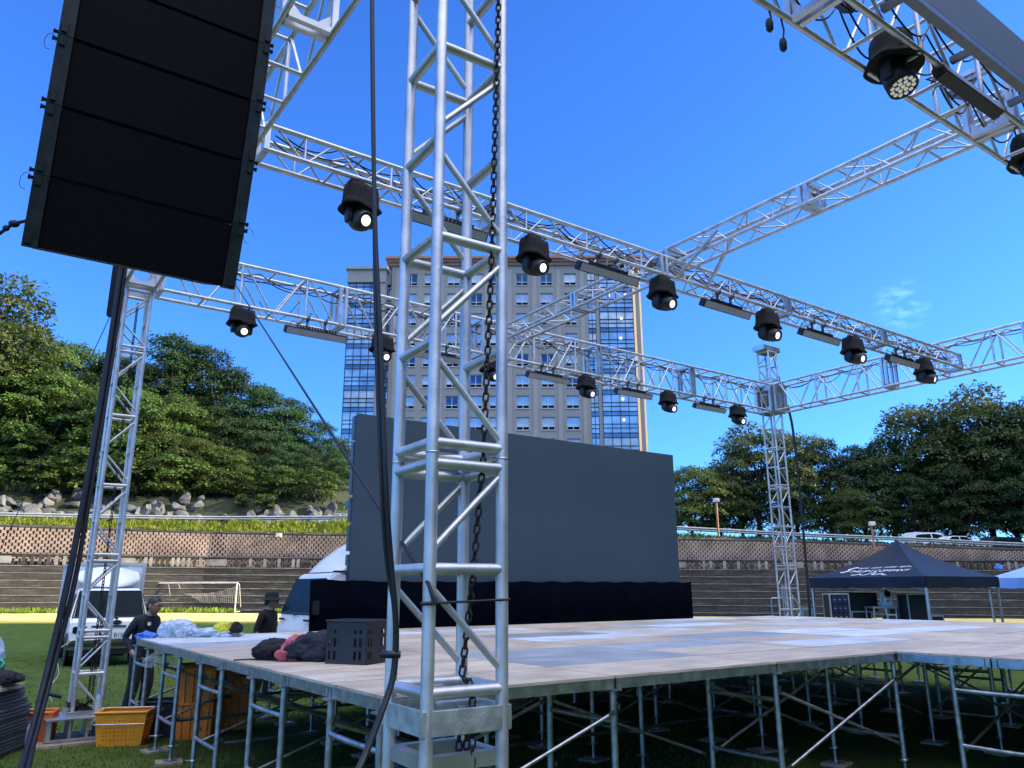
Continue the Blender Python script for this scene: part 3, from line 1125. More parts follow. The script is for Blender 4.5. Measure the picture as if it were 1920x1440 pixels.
# left bay: 4 wide glass + pier + 2 wide glass strip
lx0, lx1 = xs(649), xs(706)
curtain('bay', lx0, lx1, 52.3, BY - 1.2, 4)
b = MB()
slab(b, lx0 - 0.3, lx1 + 1.2, 52.3, 54.6, BY - 1.6, BY + 8)
slab(b, lx1, lx1 + 1.2, 4, 52.3, BY - 1.4, BY + 8)
slab(b, lx0 + 0.1, lx1, 4, 52.3, BY - 0.8, BY + 8)
slab(b, lx1 + 1.2, XL - 0.2, 52.6, 54.6, BY + 0.3, BY + 8)
slab(b, lx1 + 1.2, XL - 0.2, 4, 52.6, BY + 1.3, BY + 8)
b.build('corner_pier', STUC, bd)
b = MB(); slab(b, lx0 - 0.6, lx1 + 1.5, 54.6, 55.05, BY - 1.9, BY + 8); b.build('parapet', STUCL, bd)
curtain('bay', lx1 + 1.2, XL - 0.2, 52.6, BY + 0.9, 2)
curtain('bay', 13.02, xs(1121), 55.3, BY + 0.2, 2)
rx0, rx1 = xs(1128), xs(1192)
b = MB(); slab(b, xs(1121), rx0, 4, ZT - 0.05, BY - 0.2, BY + 0.58); b.build('corner_pier', STUC, bd)
curtain('bay', rx0, rx1, 55.3, BY - 0.2, 4)
b = MB(); 
TANW = mat('stucco_tan', (0.19, 0.145, 0.095), 0.9, 0, 0.1, 0.4)
fp_ = [(rx1, BY - 0.35), (rx1 + 1.9, BY + 2.6), (rx1 + 1.9, BY + 17.5), (rx1, BY + 17.5)]
b.add([(x, y, z) for z in (4, ZT - 0.02) for x, y in fp_], [(3, 2, 1, 0), (4, 5, 6, 7), (0, 1, 5, 4), (1, 2, 6, 5), (2, 3, 7, 6), (3, 0, 4, 7)]); b.build('end_wall', TANW, bd)
for px, py in ((1141, 554), (1172, 553), (1165, 597), (1164, 634), (1168, 672), (1162, 712), (1168, 748), (1170, 787)):
    p = at(px, py, BY - 0.5)
    q = MB(); q.box(p, (0.42, 0.1, 0.42)); q.build('interior_lamp', LITW, bd)

# ================================================================== STAGE RIG
LT = Vector((-5.126, 9.99, 0))            # foot of the tower at the back left of the rig
H_TOP, H_BOT = 6.353, 5.675


def truss(name, label, p0, p1, width, height, rc, rb, pitch, seg, pattern, skip0=0.0):
    """horizontal box truss; p0/p1 = centre line of its underside"""
    t = thing(name, label, 'truss', p0)
    d = (p1 - p0); Ln = d.length; d.normalize()
    s = Z.cross(d)
    rt = frame(d, s, Z)
    hw = width / 2 - rc
    zb, zt = rc, height - rc
    P = lambda a, si, up: p0 + d * a + s * (hw * si) + Z * (zt if up else zb)
    for si in (-1, 1):
        for up in (0, 1):
            q = MB(); q.tube(P(0, si, up), P(Ln, si, up), rc, 10)
            q.build('chord', ALU, t)
    # welded end frames of every bolted section
    ns = max(1, round(Ln / seg))
    sl = Ln / ns
    br = MB()
    for k in range(ns + 1):
        ef = MB()
        for o in ((-0.045, 0.045) if 0 < k < ns else ((0.03,) if k == 0 else (-0.03,))):
            a = k * sl + o
            for si in (-1, 1):
                ef.box(p0 + d * a + s * (hw * si) + Z * ((zb + zt) / 2), (0.05, rc * 1.9, zt - zb), rt)
            for z_ in (zb, zt):
                ef.box(p0 + d * a + Z * z_, (0.046, 2 * hw - rc * 1.9, rc * 1.9), rt)
                for si in (-1, 1):      # gusset plates in the corners
                    e = 0.11 if height > 0.5 else 0.06
                    c0 = p0 + d * a + s * ((hw - rc) * si) + Z * (z_ + (rc if z_ == zb else -rc))
                    up_ = 1 if z_ == zb else -1
                    ef.prism([(0, 0), (-e * si, 0), (0, e * up_)], -0.004, 0.004, c0, rt)
        ef.build('end_frame', ALU2, t)
        if k < ns:
            a0, a1 = k * sl + 0.1, (k + 1) * sl - 0.1
            m_ = max(2, round((a1 - a0) / pitch))
            st = (a1 - a0) / m_
            for i in range(m_ + 1):
                a = a0 + i * st
                if 0 < i < m_:
                    for up in (0, 1):
                        if pattern == 'ring' or (i + up) % 2 == 0:
                            br.tube(P(a, -1, up), P(a, 1, up), rb, 6, caps=False)
                    if pattern == 'ring' and i % 2 == 0:
                        for si in (-1, 1): br.tube(P(a, si, 0), P(a, si, 1), rb * 1.15, 6, caps=False)
                    if pattern == 'light' and i % 3 == 1:
                        for si in (-1, 1): br.tube(P(a, si, 0), P(a, si, 1), rb, 6, caps=False)
                if i < m_:
                    for si in (-1, 1):
                        f_ = (i + (0 if si < 0 else 0)) % 2 == 0
                        br.tube(P(a + st * 0.1, si, 1 if f_ else 0), P(a + st * 0.9, si, 0 if f_ else 1), rb * 0.8, 6, caps=False)
                    if pattern == 'light':
                        for up in (0, 1):
                            if (i + up) % 2:
                                br.tube(P(a + 0.03, -1 if i % 4 < 2 else 1, up), P(a + st - 0.03, 1 if i % 4 < 2 else -1, up), rb * 0.8, 6, caps=False)
    br.build('bracing', ALU, t)
    return t


zb_ = Z * H_BOT
RT = LT + U * 13.79
FT = LT - V * 8.55
FRT = FT + U * 13.79
HR = H_TOP - H_BOT
truss('back_truss', 'tall silver box truss along the back of the stage rig between its two rear towers', LT + U * 0.24 + zb_, RT - U * 0.24 + zb_, 0.42, HR, 0.025, 0.018, 0.46, 2.7, 'ring')
truss('side_truss', 'tall silver box truss running forward behind the hanging speaker column', FT + V * 0.24 + zb_, LT - V * 0.24 + zb_, 0.42, HR, 0.025, 0.018, 0.46, 2.1, 'ring')
truss('side_truss', 'tall silver box truss running off the right edge from the far tower', RT - V * 0.24 + zb_, FRT + V * 0.24 + zb_, 0.42, HR, 0.025, 0.018, 0.46, 2.8, 'ring')
truss('front_truss', 'near tall silver box truss crossing the top right corner with a grey panel', FT + U * 0.24 + zb_, FRT - U * 0.24 + zb_, 0.42, HR, 0.025, 0.018, 0.46, 2.7, 'ring')
A0 = LT - V * 4.34
truss('middle_truss', 'slim silver lighting truss crossing the middle of the rig with a row of moving heads', A0 + U * 0.26 + zb_, A0 + U * 13.5 + zb_, 0.35, 0.31, 0.025, 0.013, 0.30, 2.65, 'light')
SP = LT + U * 6.1
ZS = Z * 5.99
truss('spine_truss', 'slim silver truss running from the middle truss forward to the near truss', FT + U * 6.1 + V * 0.0 + ZS, SP - V * 4.2 + ZS, 0.37, 0.30, 0.025, 0.013, 0.34, 2.1, 'light')
truss('spine_truss', 'short slim silver truss between the middle and back trusses before the tower block', SP - V * 4.16 + ZS, SP - V * 0.22 + ZS, 0.37, 0.30, 0.025, 0.013, 0.34, 2.0, 'light')
hb_ = MB()
for s_ in (-1, 1):
    hb_.tube(SP - V * 5.1 + U * (0.16 * s_) + Z * 6.2, SP - V * 4.5 + U * (0.3 * s_) + Z * 5.72, 0.026, 6)
tag(hb_.build('support_strut', ALU2), 'pair of dull steel struts propping the spine truss on the middle truss', 'strut')

# ------------------------------------------------------------------ towers


def tower(label, c, yaw, s, ztop, joints, doubles, name='truss_tower'):
    t = thing(name, label, 'truss tower', c)
    u = Vector((math.sin(yaw), math.cos(yaw), 0)); v = Vector((-math.cos(yaw), math.sin(yaw), 0))
    rt = frame(u, v, Z)
    h = s / 2
    K = {'n': c - u * h - v * h, 'l': c - u * h + v * h, 'r': c + u * h - v * h, 'f': c + u * h + v * h}
    for k in K.values():
        q = MB()
        q.tube(k + Z * 0.02, k + Z * ztop, 0.0235, 14)
        q.build('leg', ALU, t)
    dg, fl = MB(), MB()
    lev = 0.44
    zs = [joints[0]]
    for ja, jb in zip(joints, joints[1:]):
        m_ = max(1, round((jb - ja) / lev))
        for i in range(1, m_ + 1): zs.append(lerp(ja, jb, i / m_))
    alt = 0
    R1 = 0.021
    for i, z_ in enumerate(zs):
        isj = any(abs(z_ - j) < 1e-6 for j in doubles)
        full = isj or i % 2 == 0 or i == 1
        for dz in ((-0.038, 0.038) if isj and 0 < i < len(zs) - 1 else (0,)):
            rg = MB()
            for a, b_, al in (('n', 'l', 1), ('r', 'f', 1), ('n', 'r', 0), ('l', 'f', 0)):
                if al or full:
                    rg.tube(K[a] + Z * (z_ + dz), K[b_] + Z * (z_ + dz), R1, 10, caps=False)
            rg.build('rung', ALU, t)
        if isj and 0 < i < len(zs) - 1:
            for k in K.values():
                fl.lathe([(0.0242, -0.003), (0.0255, -0.003), (0.0255, 0.003), (0.0242, 0.003)], k + Z * z_, 14, caps=False)
            for kk, sx_, sy_ in (('n', 1, 1), ('l', 1, -1), ('r', -1, 1), ('f', -1, -1)):   # corner gussets
                fl.add([K[kk] + Z * z_, K[kk] + u * (0.11 * sx_) + Z * z_, K[kk] + v * (0.11 * sy_) + Z * z_], [(0, 1, 2)])
        if i + 1 < len(zs):
            z2 = zs[i + 1]
            for a, b_ in (('n', 'r'), ('l', 'f')):
                e0, e1 = z_ + 0.06, z2 - 0.06
                if alt % 2 == 0: dg.tube(K[a] + Z * e1, K[b_] + Z * e0, 0.0135, 8, caps=False)
                else: dg.tube(K[a] + Z * e0, K[b_] + Z * e1, 0.0135, 8, caps=False)
            alt += 1
    dg.build('diagonals', ALU, t)
    fl.build('joint_gussets', ALU2, t)
    return t, K, u, v, rt


yF = 1.001
cF = Vector((-0.248, 3.04, 0))
tF, KF, uF, vF, rF = tower('large silver truss tower standing in the foreground with a chain hanging inside', cF, yF, 0.30, 7.2, [1.357, 2.19, 3.06, 3.94, 4.82, 5.70, 6.58, 7.18], [2.19, 5.70])
# sleeve block and foot of the foreground tower
q = MB()
for s_ in (-1, 1):
    q.box(cF + vF * (0.165 * s_) + Z * 1.262, (0.36, 0.012, 0.085), rF)
    q.box(cF + uF * (0.165 * s_) + Z * 1.262, (0.012, 0.318, 0.085), rF)
    q.box(cF + vF * (0.10 * s_) + Z * 1.315, (0.16, 0.06, 0.012), rF)
q.build('sleeve_collar', mat('milled_aluminium', (0.62, 0.64, 0.65), 0.5, 1.0, 0.15, 18.0, 0.1, 90), tF, bevel=0.003)
for zz in (1.13, 0.5, 0.12):
    q = MB()
    for s_ in (-1, 1):
        q.box(cF + vF * (0.13 * s_) + Z * zz, (0.30, 0.04, 0.05), rF)
        q.box(cF + uF * (0.13 * s_) + Z * zz, (0.04, 0.22, 0.05), rF)
    q.build('lower_frame', ALU2, tF)
q = MB(); q.box(cF + Z * 0.05, (0.9, 0.9, 0.1), rF); q.build('base_plate', GALV, tF, bevel=0.01)
q = MB()
for a, b_ in (('n', 'r'),):
    q.path([KF['n'] + (KF['n'] - cF).normalized() * 0.028 + Z * 1.655, KF['r'] + (KF['r'] - cF).normalized() * 0.03 + Z * 1.665], 0.0045, 5)
q.path([KF['n'] + Vector((-0.028, -0.01, 1.653)), KF['n'] + Vector((0, -0.03, 1.655)), KF['n'] + Vector((0.028, -0.01, 1.657))], 0.007, 5)
tag(q.build('lashing_strap', BLACK), 'thin black lashing strap tied across the foreground tower', 'strap')

tL, KL, uL, vL, rL = tower('silver truss tower at the left beside the stage with a chain inside it', LT, TH, 0.30, 7.05, [0.30, 1.2, 2.1, 3.0, 3.9, 4.8, 5.62], [1.2, 2.1, 4.8])
q = MB()
for s_ in (-1, 1):
    for z_ in (5.70, 6.28): q.box(LT + vL * (0.19 * s_) + Z * z_, (0.40, 0.02, 0.12), rL)
    for e_ in (-1, 1): q.box(LT + vL * (0.192 * s_) + uL * (0.17 * e_) + Z * 5.99, (0.07, 0.018, 0.46), rL)
    q.box(LT + uL * (0.19 * s_) + Z * 5.70, (0.02, 0.36, 0.12), rL)
    q.box(LT + uL * (0.19 * s_) + Z * 6.28, (0.02, 0.36, 0.12), rL)
q.build('sleeve_block', ALU2, tL)
tR, KR, uR, vR, rR = tower('silver truss tower at the far right corner of the stage, topped by a hoist block', RT, TH, 0.30, 7.2, [0.35, 1.25, 2.15, 3.05, 3.95, 4.85, 5.75, 6.5, 7.18], [2.15, 3.95])
for (tt, cc, rr) in ((tR, RT, rR),):
    q = MB()
    for s_ in (-1, 1):
        q.box(cc + V * (0.2 * s_) + Z * 6.0, (0.44, 0.02, 0.66), rr)
        q.box(cc + U * (0.2 * s_) + Z * 5.74, (0.02, 0.38, 0.12), rr)
        q.box(cc + U * (0.2 * s_) + Z * 6.28, (0.02, 0.38, 0.12), rr)
    q.build('sleeve_block', ALU2, tt)
    q = MB(); q.box(cc + Z * 7.26, (0.62, 0.34, 0.12), rr); q.lathe([(0.09, -0.05), (0.09, 0.05)], cc + Z * 7.22 + U * 0.2, 12, rr @ Matrix.Rotation(R_(90), 3, 'X'))
    q.build('hoist_head', ALU2, tt, bevel=0.01)
q = MB()
q.box(RT + Z * 0.12, (0.8, 0.8, 0.2), rR)
for s_ in (-1, 1): q.box(RT + U * (0.9 * s_) + Z * 0.35, (1.0, 0.1, 0.1), rR)
for s_ in (-1, 1): q.box(RT + V * (0.9 * s_) + Z * 0.35, (0.1, 1.0, 0.1), rR)
q.build('base_outrigger', GALV, tR, bevel=0.006)
tX, KX, uX, vX, rX = tower('silver truss tower beyond the right edge carrying the near truss', FRT, TH, 0.30, 7.2, [0.35, 1.25, 2.15, 3.05, 3.95, 4.85, 5.75, 6.5, 7.18], [2.15, 3.95])

# base box of the left tower on its plywood pad
q = MB(); q.box(LT + Z * 0.015, (1.05, 0.85, 0.03), rL); tag(q.build('plywood_pad', PADWOOD), 'weathered plywood pad lying under the left tower base', 'pad')
q = MB()
for s_ in (-1, 1):
    q.box(LT + U * (0.38 * s_) + Z * 0.15, (0.05, 0.56, 0.22), rL)
    q.box(LT + V * (0.27 * s_) + Z * 0.05, (0.71, 0.03, 0.03), rL)
q.box(LT + U * 0.02 + Z * 0.15, (0.03, 0.5, 0.2), rL)
q.box(LT + Z * 0.272, (0.84, 0.62, 0.02), rL)
q.box(LT - V * 0.2 + Z * 0.31, (0.42, 0.06, 0.06), rL); q.box(LT + V * 0.2 + Z * 0.31, (0.42, 0.06, 0.06), rL)
q.build('base_box', ALU2, tL, bevel=0.004)

# ------------------------------------------------------------------ chains


def chain(mb, pts, pitch=0.032, r=0.0042, w=0.011):
    pts = [Vector(p) for p in pts]
    seg = [(pts[i + 1] - pts[i]).length for i in range(len(pts) - 1)]
    tot = sum(seg)
    n_ = int(tot / pitch)
    for k in range(n_):
        s_ = (k + 0.5) * pitch
        i = 0
        while i < len(seg) - 1 and s_ > seg[i]:
            s_ -= seg[i]; i += 1
        d = (pts[i + 1] - pts[i]).normalized()
        c = pts[i] + d * s_
        a = d.cross(Vector((0.3, 0.95, 0.1))).normalized()
        if k % 2: a = d.cross(a).normalized()
        hl = pitch * 0.62
        ring = []
        for j in range(10):
            t = 2 * math.pi * j / 10
            cx_, sx_ = math.cos(t), math.sin(t)
            ring.append(c + d * (sx_ * w + (hl - w) * (1 if sx_ > 0 else -1)) + a * (cx_ * w))
        mb.path(ring + [ring[0]], r, 5, caps=False)
    return mb


q = MB()
zc0 = KF['r'] + Vector((-0.012, -0.05, 0))
chain(q, [(zc0.x + 0.005, zc0.y, 5.2), (zc0.x - 0.002, zc0.y, 4.2), (zc0.x - 0.03, zc0.y + 0.02, 3.0), (zc0.x - 0.06, zc0.y + 0.04, 2.2), (zc0.x - 0.10, zc0.y + 0.06, 1.7), (zc0.x - 0.138, zc0.y + 0.08, 1.375)])
rr_ = zc0 + Vector((-0.13, 0.05, 0))
chain(q, [(rr_.x, rr_.y + .03, 1.385), (rr_.x + 0.02, rr_.y - 0.02, 1.388), (rr_.x + 0.038, rr_.y - 0.05, 1.36), (rr_.x + 0.04, rr_.y - 0.055, 1.2), (rr_.x + 0.035, rr_.y - 0.05, 0.7)])
chain(q, [(rr_.x - 0.012, rr_.y + 0.03, 1.24), (rr_.x - 0.014, rr_.y + 0.03, 0.7)])
chain(q, [(rr_.x + 0.014, rr_.y + 0.05, 1.24), (rr_.x + 0.012, rr_.y + 0.05, 0.7)])
tag(q.build('hoist_chain', CHAIN), 'dark rusty hoist chain hanging down the foreground tower', 'chain')
q = MB()
cc = LT + U * 0.02
chain(q, [(cc.x, cc.y, 5.5), (cc.x + 0.01, cc.y, 2.0), (cc.x, cc.y, 0.4)], 0.04, 0.006, 0.014)
chain(q, [(cc.x + 0.05, cc.y, 1.6), (cc.x + 0.045, cc.y, 0.4)], 0.04, 0.006, 0.014)
rnd = random.Random(9)
pp = [cc + Vector((rnd.gauss(-.08, .07), rnd.gauss(0, .06), 0.32 + abs(rnd.gauss(0, .06)))) for _ in range(26)]
chain(q, pp, 0.04, 0.006, 0.014)
tag(q.build('hoist_chain', CHAIN), 'dark hoist chain inside the left tower, heaped at its foot', 'chain')

# ------------------------------------------------------------------ stage
HS = 1.118
CS = Vector((-0.749, 4.728, 0))
UC = [0, 1.793, 3.586, 5.379, 7.28, 9.18, 11.08, 12.98]
VR = [0.7944 * k for k in range(10)]
VX = [-0.85 * k for k in range(5)]


def mat_ply(name, c1, c2, c3):
    mm = bpy.data.materials.new(name)
    mm.use_nodes = True
    n_, l_ = mm.node_tree.nodes, mm.node_tree.links
    b_ = n_['Principled BSDF']
    b_.inputs['Specular IOR Level'].default_value = 0.35
    tx = n_.new('ShaderNodeTexCoord')
    oi = n_.new('ShaderNodeObjectInfo')
    av = n_.new('ShaderNodeVectorMath'); av.operation = 'MULTIPLY_ADD'
    av.inputs[1].default_value = (37, 19, 5)
    l_.new(oi.outputs['Random'], av.inputs[0]); l_.new(tx.outputs['Object'], av.inputs[2])
    mpx = n_.new('ShaderNodeMapping'); mpx.inputs['Scale'].default_value = (1.2, 14, 1)
    l_.new(av.outputs['Vector'], mpx.inputs['Vector'])
    g = n_.new('ShaderNodeTexNoise'); g.inputs['Scale'].default_value = 1.6; g.inputs['Detail'].default_value = 8; g.inputs['Roughness'].default_value = 0.65
    l_.new(mpx.outputs['Vector'], g.inputs['Vector'])
    rp = n_.new('ShaderNodeValToRGB')
    e = rp.color_ramp.elements; e.new(0.5)
    for k, (p, c) in enumerate(((0.3, c1), (0.52, c2), (0.75, c3))):
        e[k].position = p; e[k].color = (*c, 1)
    l_.new(g.outputs['Fac'], rp.inputs['Fac'])
    s_ = n_.new('ShaderNodeTexNoise'); s_.inputs['Scale'].default_value = 2.2; s_.inputs['Detail'].default_value = 7
    l_.new(av.outputs['Vector'], s_.inputs['Vector'])
    mr_ = n_.new('ShaderNodeMapRange'); mr_.inputs['From Min'].default_value = 0.35; mr_.inputs['From Max'].default_value = 0.7; mr_.inputs['To Min'].default_value = 0.78; mr_.inputs['To Max'].default_value = 1.1
    l_.new(s_.outputs['Fac'], mr_.inputs['Value'])
    hv = n_.new('ShaderNodeHueSaturation')
    mv = n_.new('ShaderNodeMath'); mv.operation = 'MULTIPLY'
    mo = n_.new('ShaderNodeMapRange'); mo.inputs['To Min'].default_value = 0.86; mo.inputs['To Max'].default_value = 1.12
    l_.new(oi.outputs['Random'], mo.inputs['Value'])
    l_.new(mr_.outputs['Result'], mv.inputs[0]); l_.new(mo.outputs['Result'], mv.inputs[1])
    l_.new(mv.outputs['Value'], hv.inputs['Value']); l_.new(rp.outputs['Color'], hv.inputs['Color'])
    l_.new(hv.outputs['Color'], b_.inputs['Base Color'])
    rr = n_.new('ShaderNodeMapRange'); rr.inputs['To Min'].default_value = 0.42; rr.inputs['To Max'].default_value = 0.7
    l_.new(s_.outputs['Fac'], rr.inputs['Value']); l_.new(rr.outputs['Result'], b_.inputs['Roughness'])
    return mm


PLY = mat_ply('deck_plywood', (0.37, 0.295, 0.215), (0.54, 0.455, 0.35), (0.65, 0.57, 0.46))
PLYB = mat_ply('deck_pale_film', (0.50, 0.54, 0.58), (0.58, 0.62, 0.66), (0.64, 0.68, 0.72))
PLYG = mat_ply('deck_grey_film', (0.27, 0.30, 0.34), (0.33, 0.36, 0.40), (0.40, 0.43, 0.46))
PLYE = mat('plywood_edge', (0.16, 0.10, 0.06), 0.8, 0, 0.3, 30.0)


def deck_panel(u0, u1, v0, v1, material, label):
    g = 0.006
    c = CS + U * ((u0 + u1) / 2) + V * ((v0 + v1) / 2)
    w, d = u1 - u0 - 2 * g, v1 - v0 - 2 * g
    t = thing('deck_panel', label, 'stage panel', (c.x, c.y, HS - 0.1), 0, 'stage deck panels')
    dz = rnd.uniform(-0.002, 0.002)
    q = MB(); q.box((0, 0, 0), (w, d, 0.018)); 
    o = q.build('plywood_top', [material], None)
    o.location = c + Z * (HS - 0.009 + dz); o.rotation_euler = UV.to_euler(); o.parent = t; o.matrix_parent_inverse = inv(t)
    CH.setdefault(t.name, []).append(o)
    f = MB()
    for s_ in (-1, 1):
        f.box(c + V * (s_ * (d / 2 - 0.0225)) + Z * (HS - 0.053 + dz), (w - 0.01, 0.04, 0.068), UV)
        f.box(c + U * (s_ * (w / 2 - 0.026)) + Z * (HS - 0.053 + dz), (0.04, d - 0.1, 0.068), UV)
    f.box(c + Z * (HS - 0.045), (w - 0.1, 0.04, 0.05), UV)
    f.build('steel_edge_frame', GALV, t)


rnd = random.Random(12)
pale = {(3, 1), (4, 2), (4, 3), (5, 2), (2, 4), (3, 5), (4, 6), (0, 7), (1, 7), (0, 8), (5, 5), (6, 4), (2, 7), (5, 8), (6, 7), (6, 1)}
grey = {(1, 1), (1, 2), (2, 2), (0, 6), (2, 5), (3, 3), (4, 7)}
for i in range(7):
    for j in range(9):
        k = (i, j)
        m_, nm = (PLYB, 'pale blue film-faced') if k in pale else ((PLYG, 'bluish grey film-faced') if k in grey else (PLY, 'bare plywood'))
        deck_panel(UC[i], UC[i + 1], VR[j], VR[j + 1], m_, f"{nm} deck panel, {ORD[i + 1]} column from the left, {ORD[j + 1]} row back")
palex = {(4, 1), (5, 0), (6, 2), (3, 2)}
for i in range(3, 7):
    for j in range(4):
        k = (i, j)
        m_, nm = (PLYB, 'pale blue film-faced') if k in palex else (PLY, 'bare plywood')
        deck_panel(UC[i], UC[i + 1], VX[j + 1], VX[j], m_, f"{nm} runway deck panel, {ORD[i - 2]} column, {ORD[j + 1]} row towards the viewer")


def supp_frame(label):
    """scaffold frame 0.79 m wide along V: two posts, rungs, jacks and pads; built at the origin"""
    t = thing('scaffold_trestle', label, 'scaffold trestle')
    w = 0.72
    for s_ in (-1, 1):
        y = s_ * w / 2
        q = MB()
        q.tube((0, y, 0.16), (0, y, HS - 0.10), 0.0235, 10)
        q.box((0, y, HS - 0.095), (0.09, 0.09, 0.012))
        q.build('post', GALV, t)
        q = MB()
        q.tube((0, y, 0.03), (0, y, 0.2), 0.016, 8); q.box((0, y, 0.03), (0.13, 0.13, 0.008))
        q.lathe([(0.03, -0.012), (0.034, -0.012), (0.034, 0.012), (0.03, 0.012)], (0, y, 0.16), 8)
        q.tube((-0.07, y, 0.165), (0.07, y, 0.165), 0.007, 5)
        q.build('screw_jack', GALV, t)
        q = MB(); q.box((0.01 * s_, y, 0.013), (0.26, 0.22, 0.024), rotz(0.2 * s_)); q.build('wooden_pad', PADWOOD, t)
    for zz, r in ((HS - 0.30, 0.019), (0.36, 0.019)):
        q = MB(); q.path([(0, -w / 2, zz), (0, 0, zz - 0.004), (0, w / 2, zz)], r, 8); q.build('rung', GALV, t)
    q = MB()
    for s_ in (-1, 1):
        for zz in (HS - 0.22, 0.42):
            q.tube((0.02, s_ * (w / 2), zz), (0.06, s_ * (w / 2), zz), 0.009, 6)
            q.box((0.04, s_ * w / 2, zz + 0.012), (0.02, 0.035, 0.03))
    q.build('brace_lugs', STEELD, t)
    return t


fp = supp_frame('x')
pl = []
uang = math.atan2(V.y, V.x) - math.pi / 2
for i, uu in enumerate(UC):
    for j in range(5):
        c = CS + U * (uu + (0.02 if i == 0 else (-0.02 if i == 7 else 0))) + V * (VR[2 * j] + 0.397)
        pl.append((c, uang, f"galvanised scaffold frame under the stage, {ORD[i + 1]} line from the left, {ORD[j + 1]} from the front", None))
for i in range(3, 8):
    for j in range(2):
        c = CS + U * (UC[i] + (0.02 if i == 3 else 0)) + V * (VX[2 * j + 1] + 0.425 - 0.43 + 0.0)
        pl.append((c, uang, f"galvanised scaffold frame under the runway, {ORD[i - 2]} line from the left, {ORD[j + 1]} from the stage", None))
proto_copies(fp, pl, 'scaffold frames under the stage')

# diagonal braces between the frame lines
nbr = {}


def brace(p0, p1, label, r=0.0135, m_=GALV):
    t = thing('cross_brace', label, 'brace', p0, 0, 'diagonal braces under the stage')
    d = (p1 - p0).normalized()
    q = MB(); q.tube(p0 + d * 0.05, p1 - d * 0.05, r, 8); q.build('tube', m_, t)
    rt = frame(d, None, Z) if abs(d.z) < 0.9 else None
    s_ = Z.cross(d).normalized()
    rt = Matrix((d, s_, d.cross(s_))).transposed()
    for p in (p0 + d * 0.03, p1 - d * 0.03):
        q = MB(); q.box(p, (0.09, 0.01, 0.03), rt); q.build('end_tab', STEELD, t)


zl_, zh_ = 0.30, HS - 0.24
row_desc = {0: 'the front face', 1: 'the second post row', 3: 'the fourth post row', 5: 'the sixth post row', 7: 'the eighth post row', 9: 'the back face'}
for j, row in ((0, 0), (1, 1), (3, 3), (5, 5), (7, 7), (9, 9)):
    vv = VR[row] + (0.037 if row % 2 == 0 else -0.037) + (0.03 if row != 0 else -0.03)
    for i in range(7):
        a, b_ = UC[i], UC[i + 1]
        up = (row, i) not in {(0, 3), (0, 4), (0, 5), (0, 6), (1, 1)}
        dn = (row, i) not in {(0, 0), (0, 1), (0, 3), (0, 4), (0, 5), (0, 6)}
        lab = f"{row_desc[row]} of the stage, {ORD[i + 1]} bay from the left"
        if (row, i) == (0, 1): continue
        if up: brace(CS + U * (a + 0.03) + V * vv + Z * zl_, CS + U * (b_ - 0.03) + V * vv + Z * zh_, f"brace rising rightward in {lab}")
        if dn: brace(CS + U * (a + 0.03) + V * (vv + 0.03) + Z * zh_, CS + U * (b_ - 0.03) + V * (vv + 0.03) + Z * zl_, f"brace falling rightward in {lab}")
for i in range(3, 7):
    for k, vx in enumerate((-0.5, -2.2)):
        brace(CS + U * (UC[i] + 0.03) + V * vx + Z * zl_, CS + U * (UC[i + 1] - 0.03) + V * vx + Z * zh_, f"brace rising rightward under the runway, {ORD[i - 2]} bay, {'far' if k == 0 else 'near'} row", m_=GALV)
        brace(CS + U * (UC[i] + 0.03) + V * (vx + .03) + Z * zh_, CS + U * (UC[i + 1] - 0.03) + V * (vx + .03) + Z * zl_, f"brace falling rightward under the runway, {ORD[i - 2]} bay, {'far' if k == 0 else 'near'} row", m_=GALV)
# horizontal runners seen between the left frames
for k, row in enumerate((2, 4, 6, 8)):
    vv = VR[row] + 0.07
    for z_, nm in ((HS - 0.17, 'upper'), (0.40, 'lower')):
        t = tag(MB().tube(CS + U * 0.0 + V * vv + Z * z_, CS + U * 5.3 + V * vv + Z * z_, 0.017, 8).build('horizontal_runner', STEELD), f"{nm} dark horizontal tube under the stage at the {ORD[row + 1]} post row", 'runner', 'horizontal runners under the stage')

# ------------------------------------------------------------------ lamps on the trusses
FACE = -V


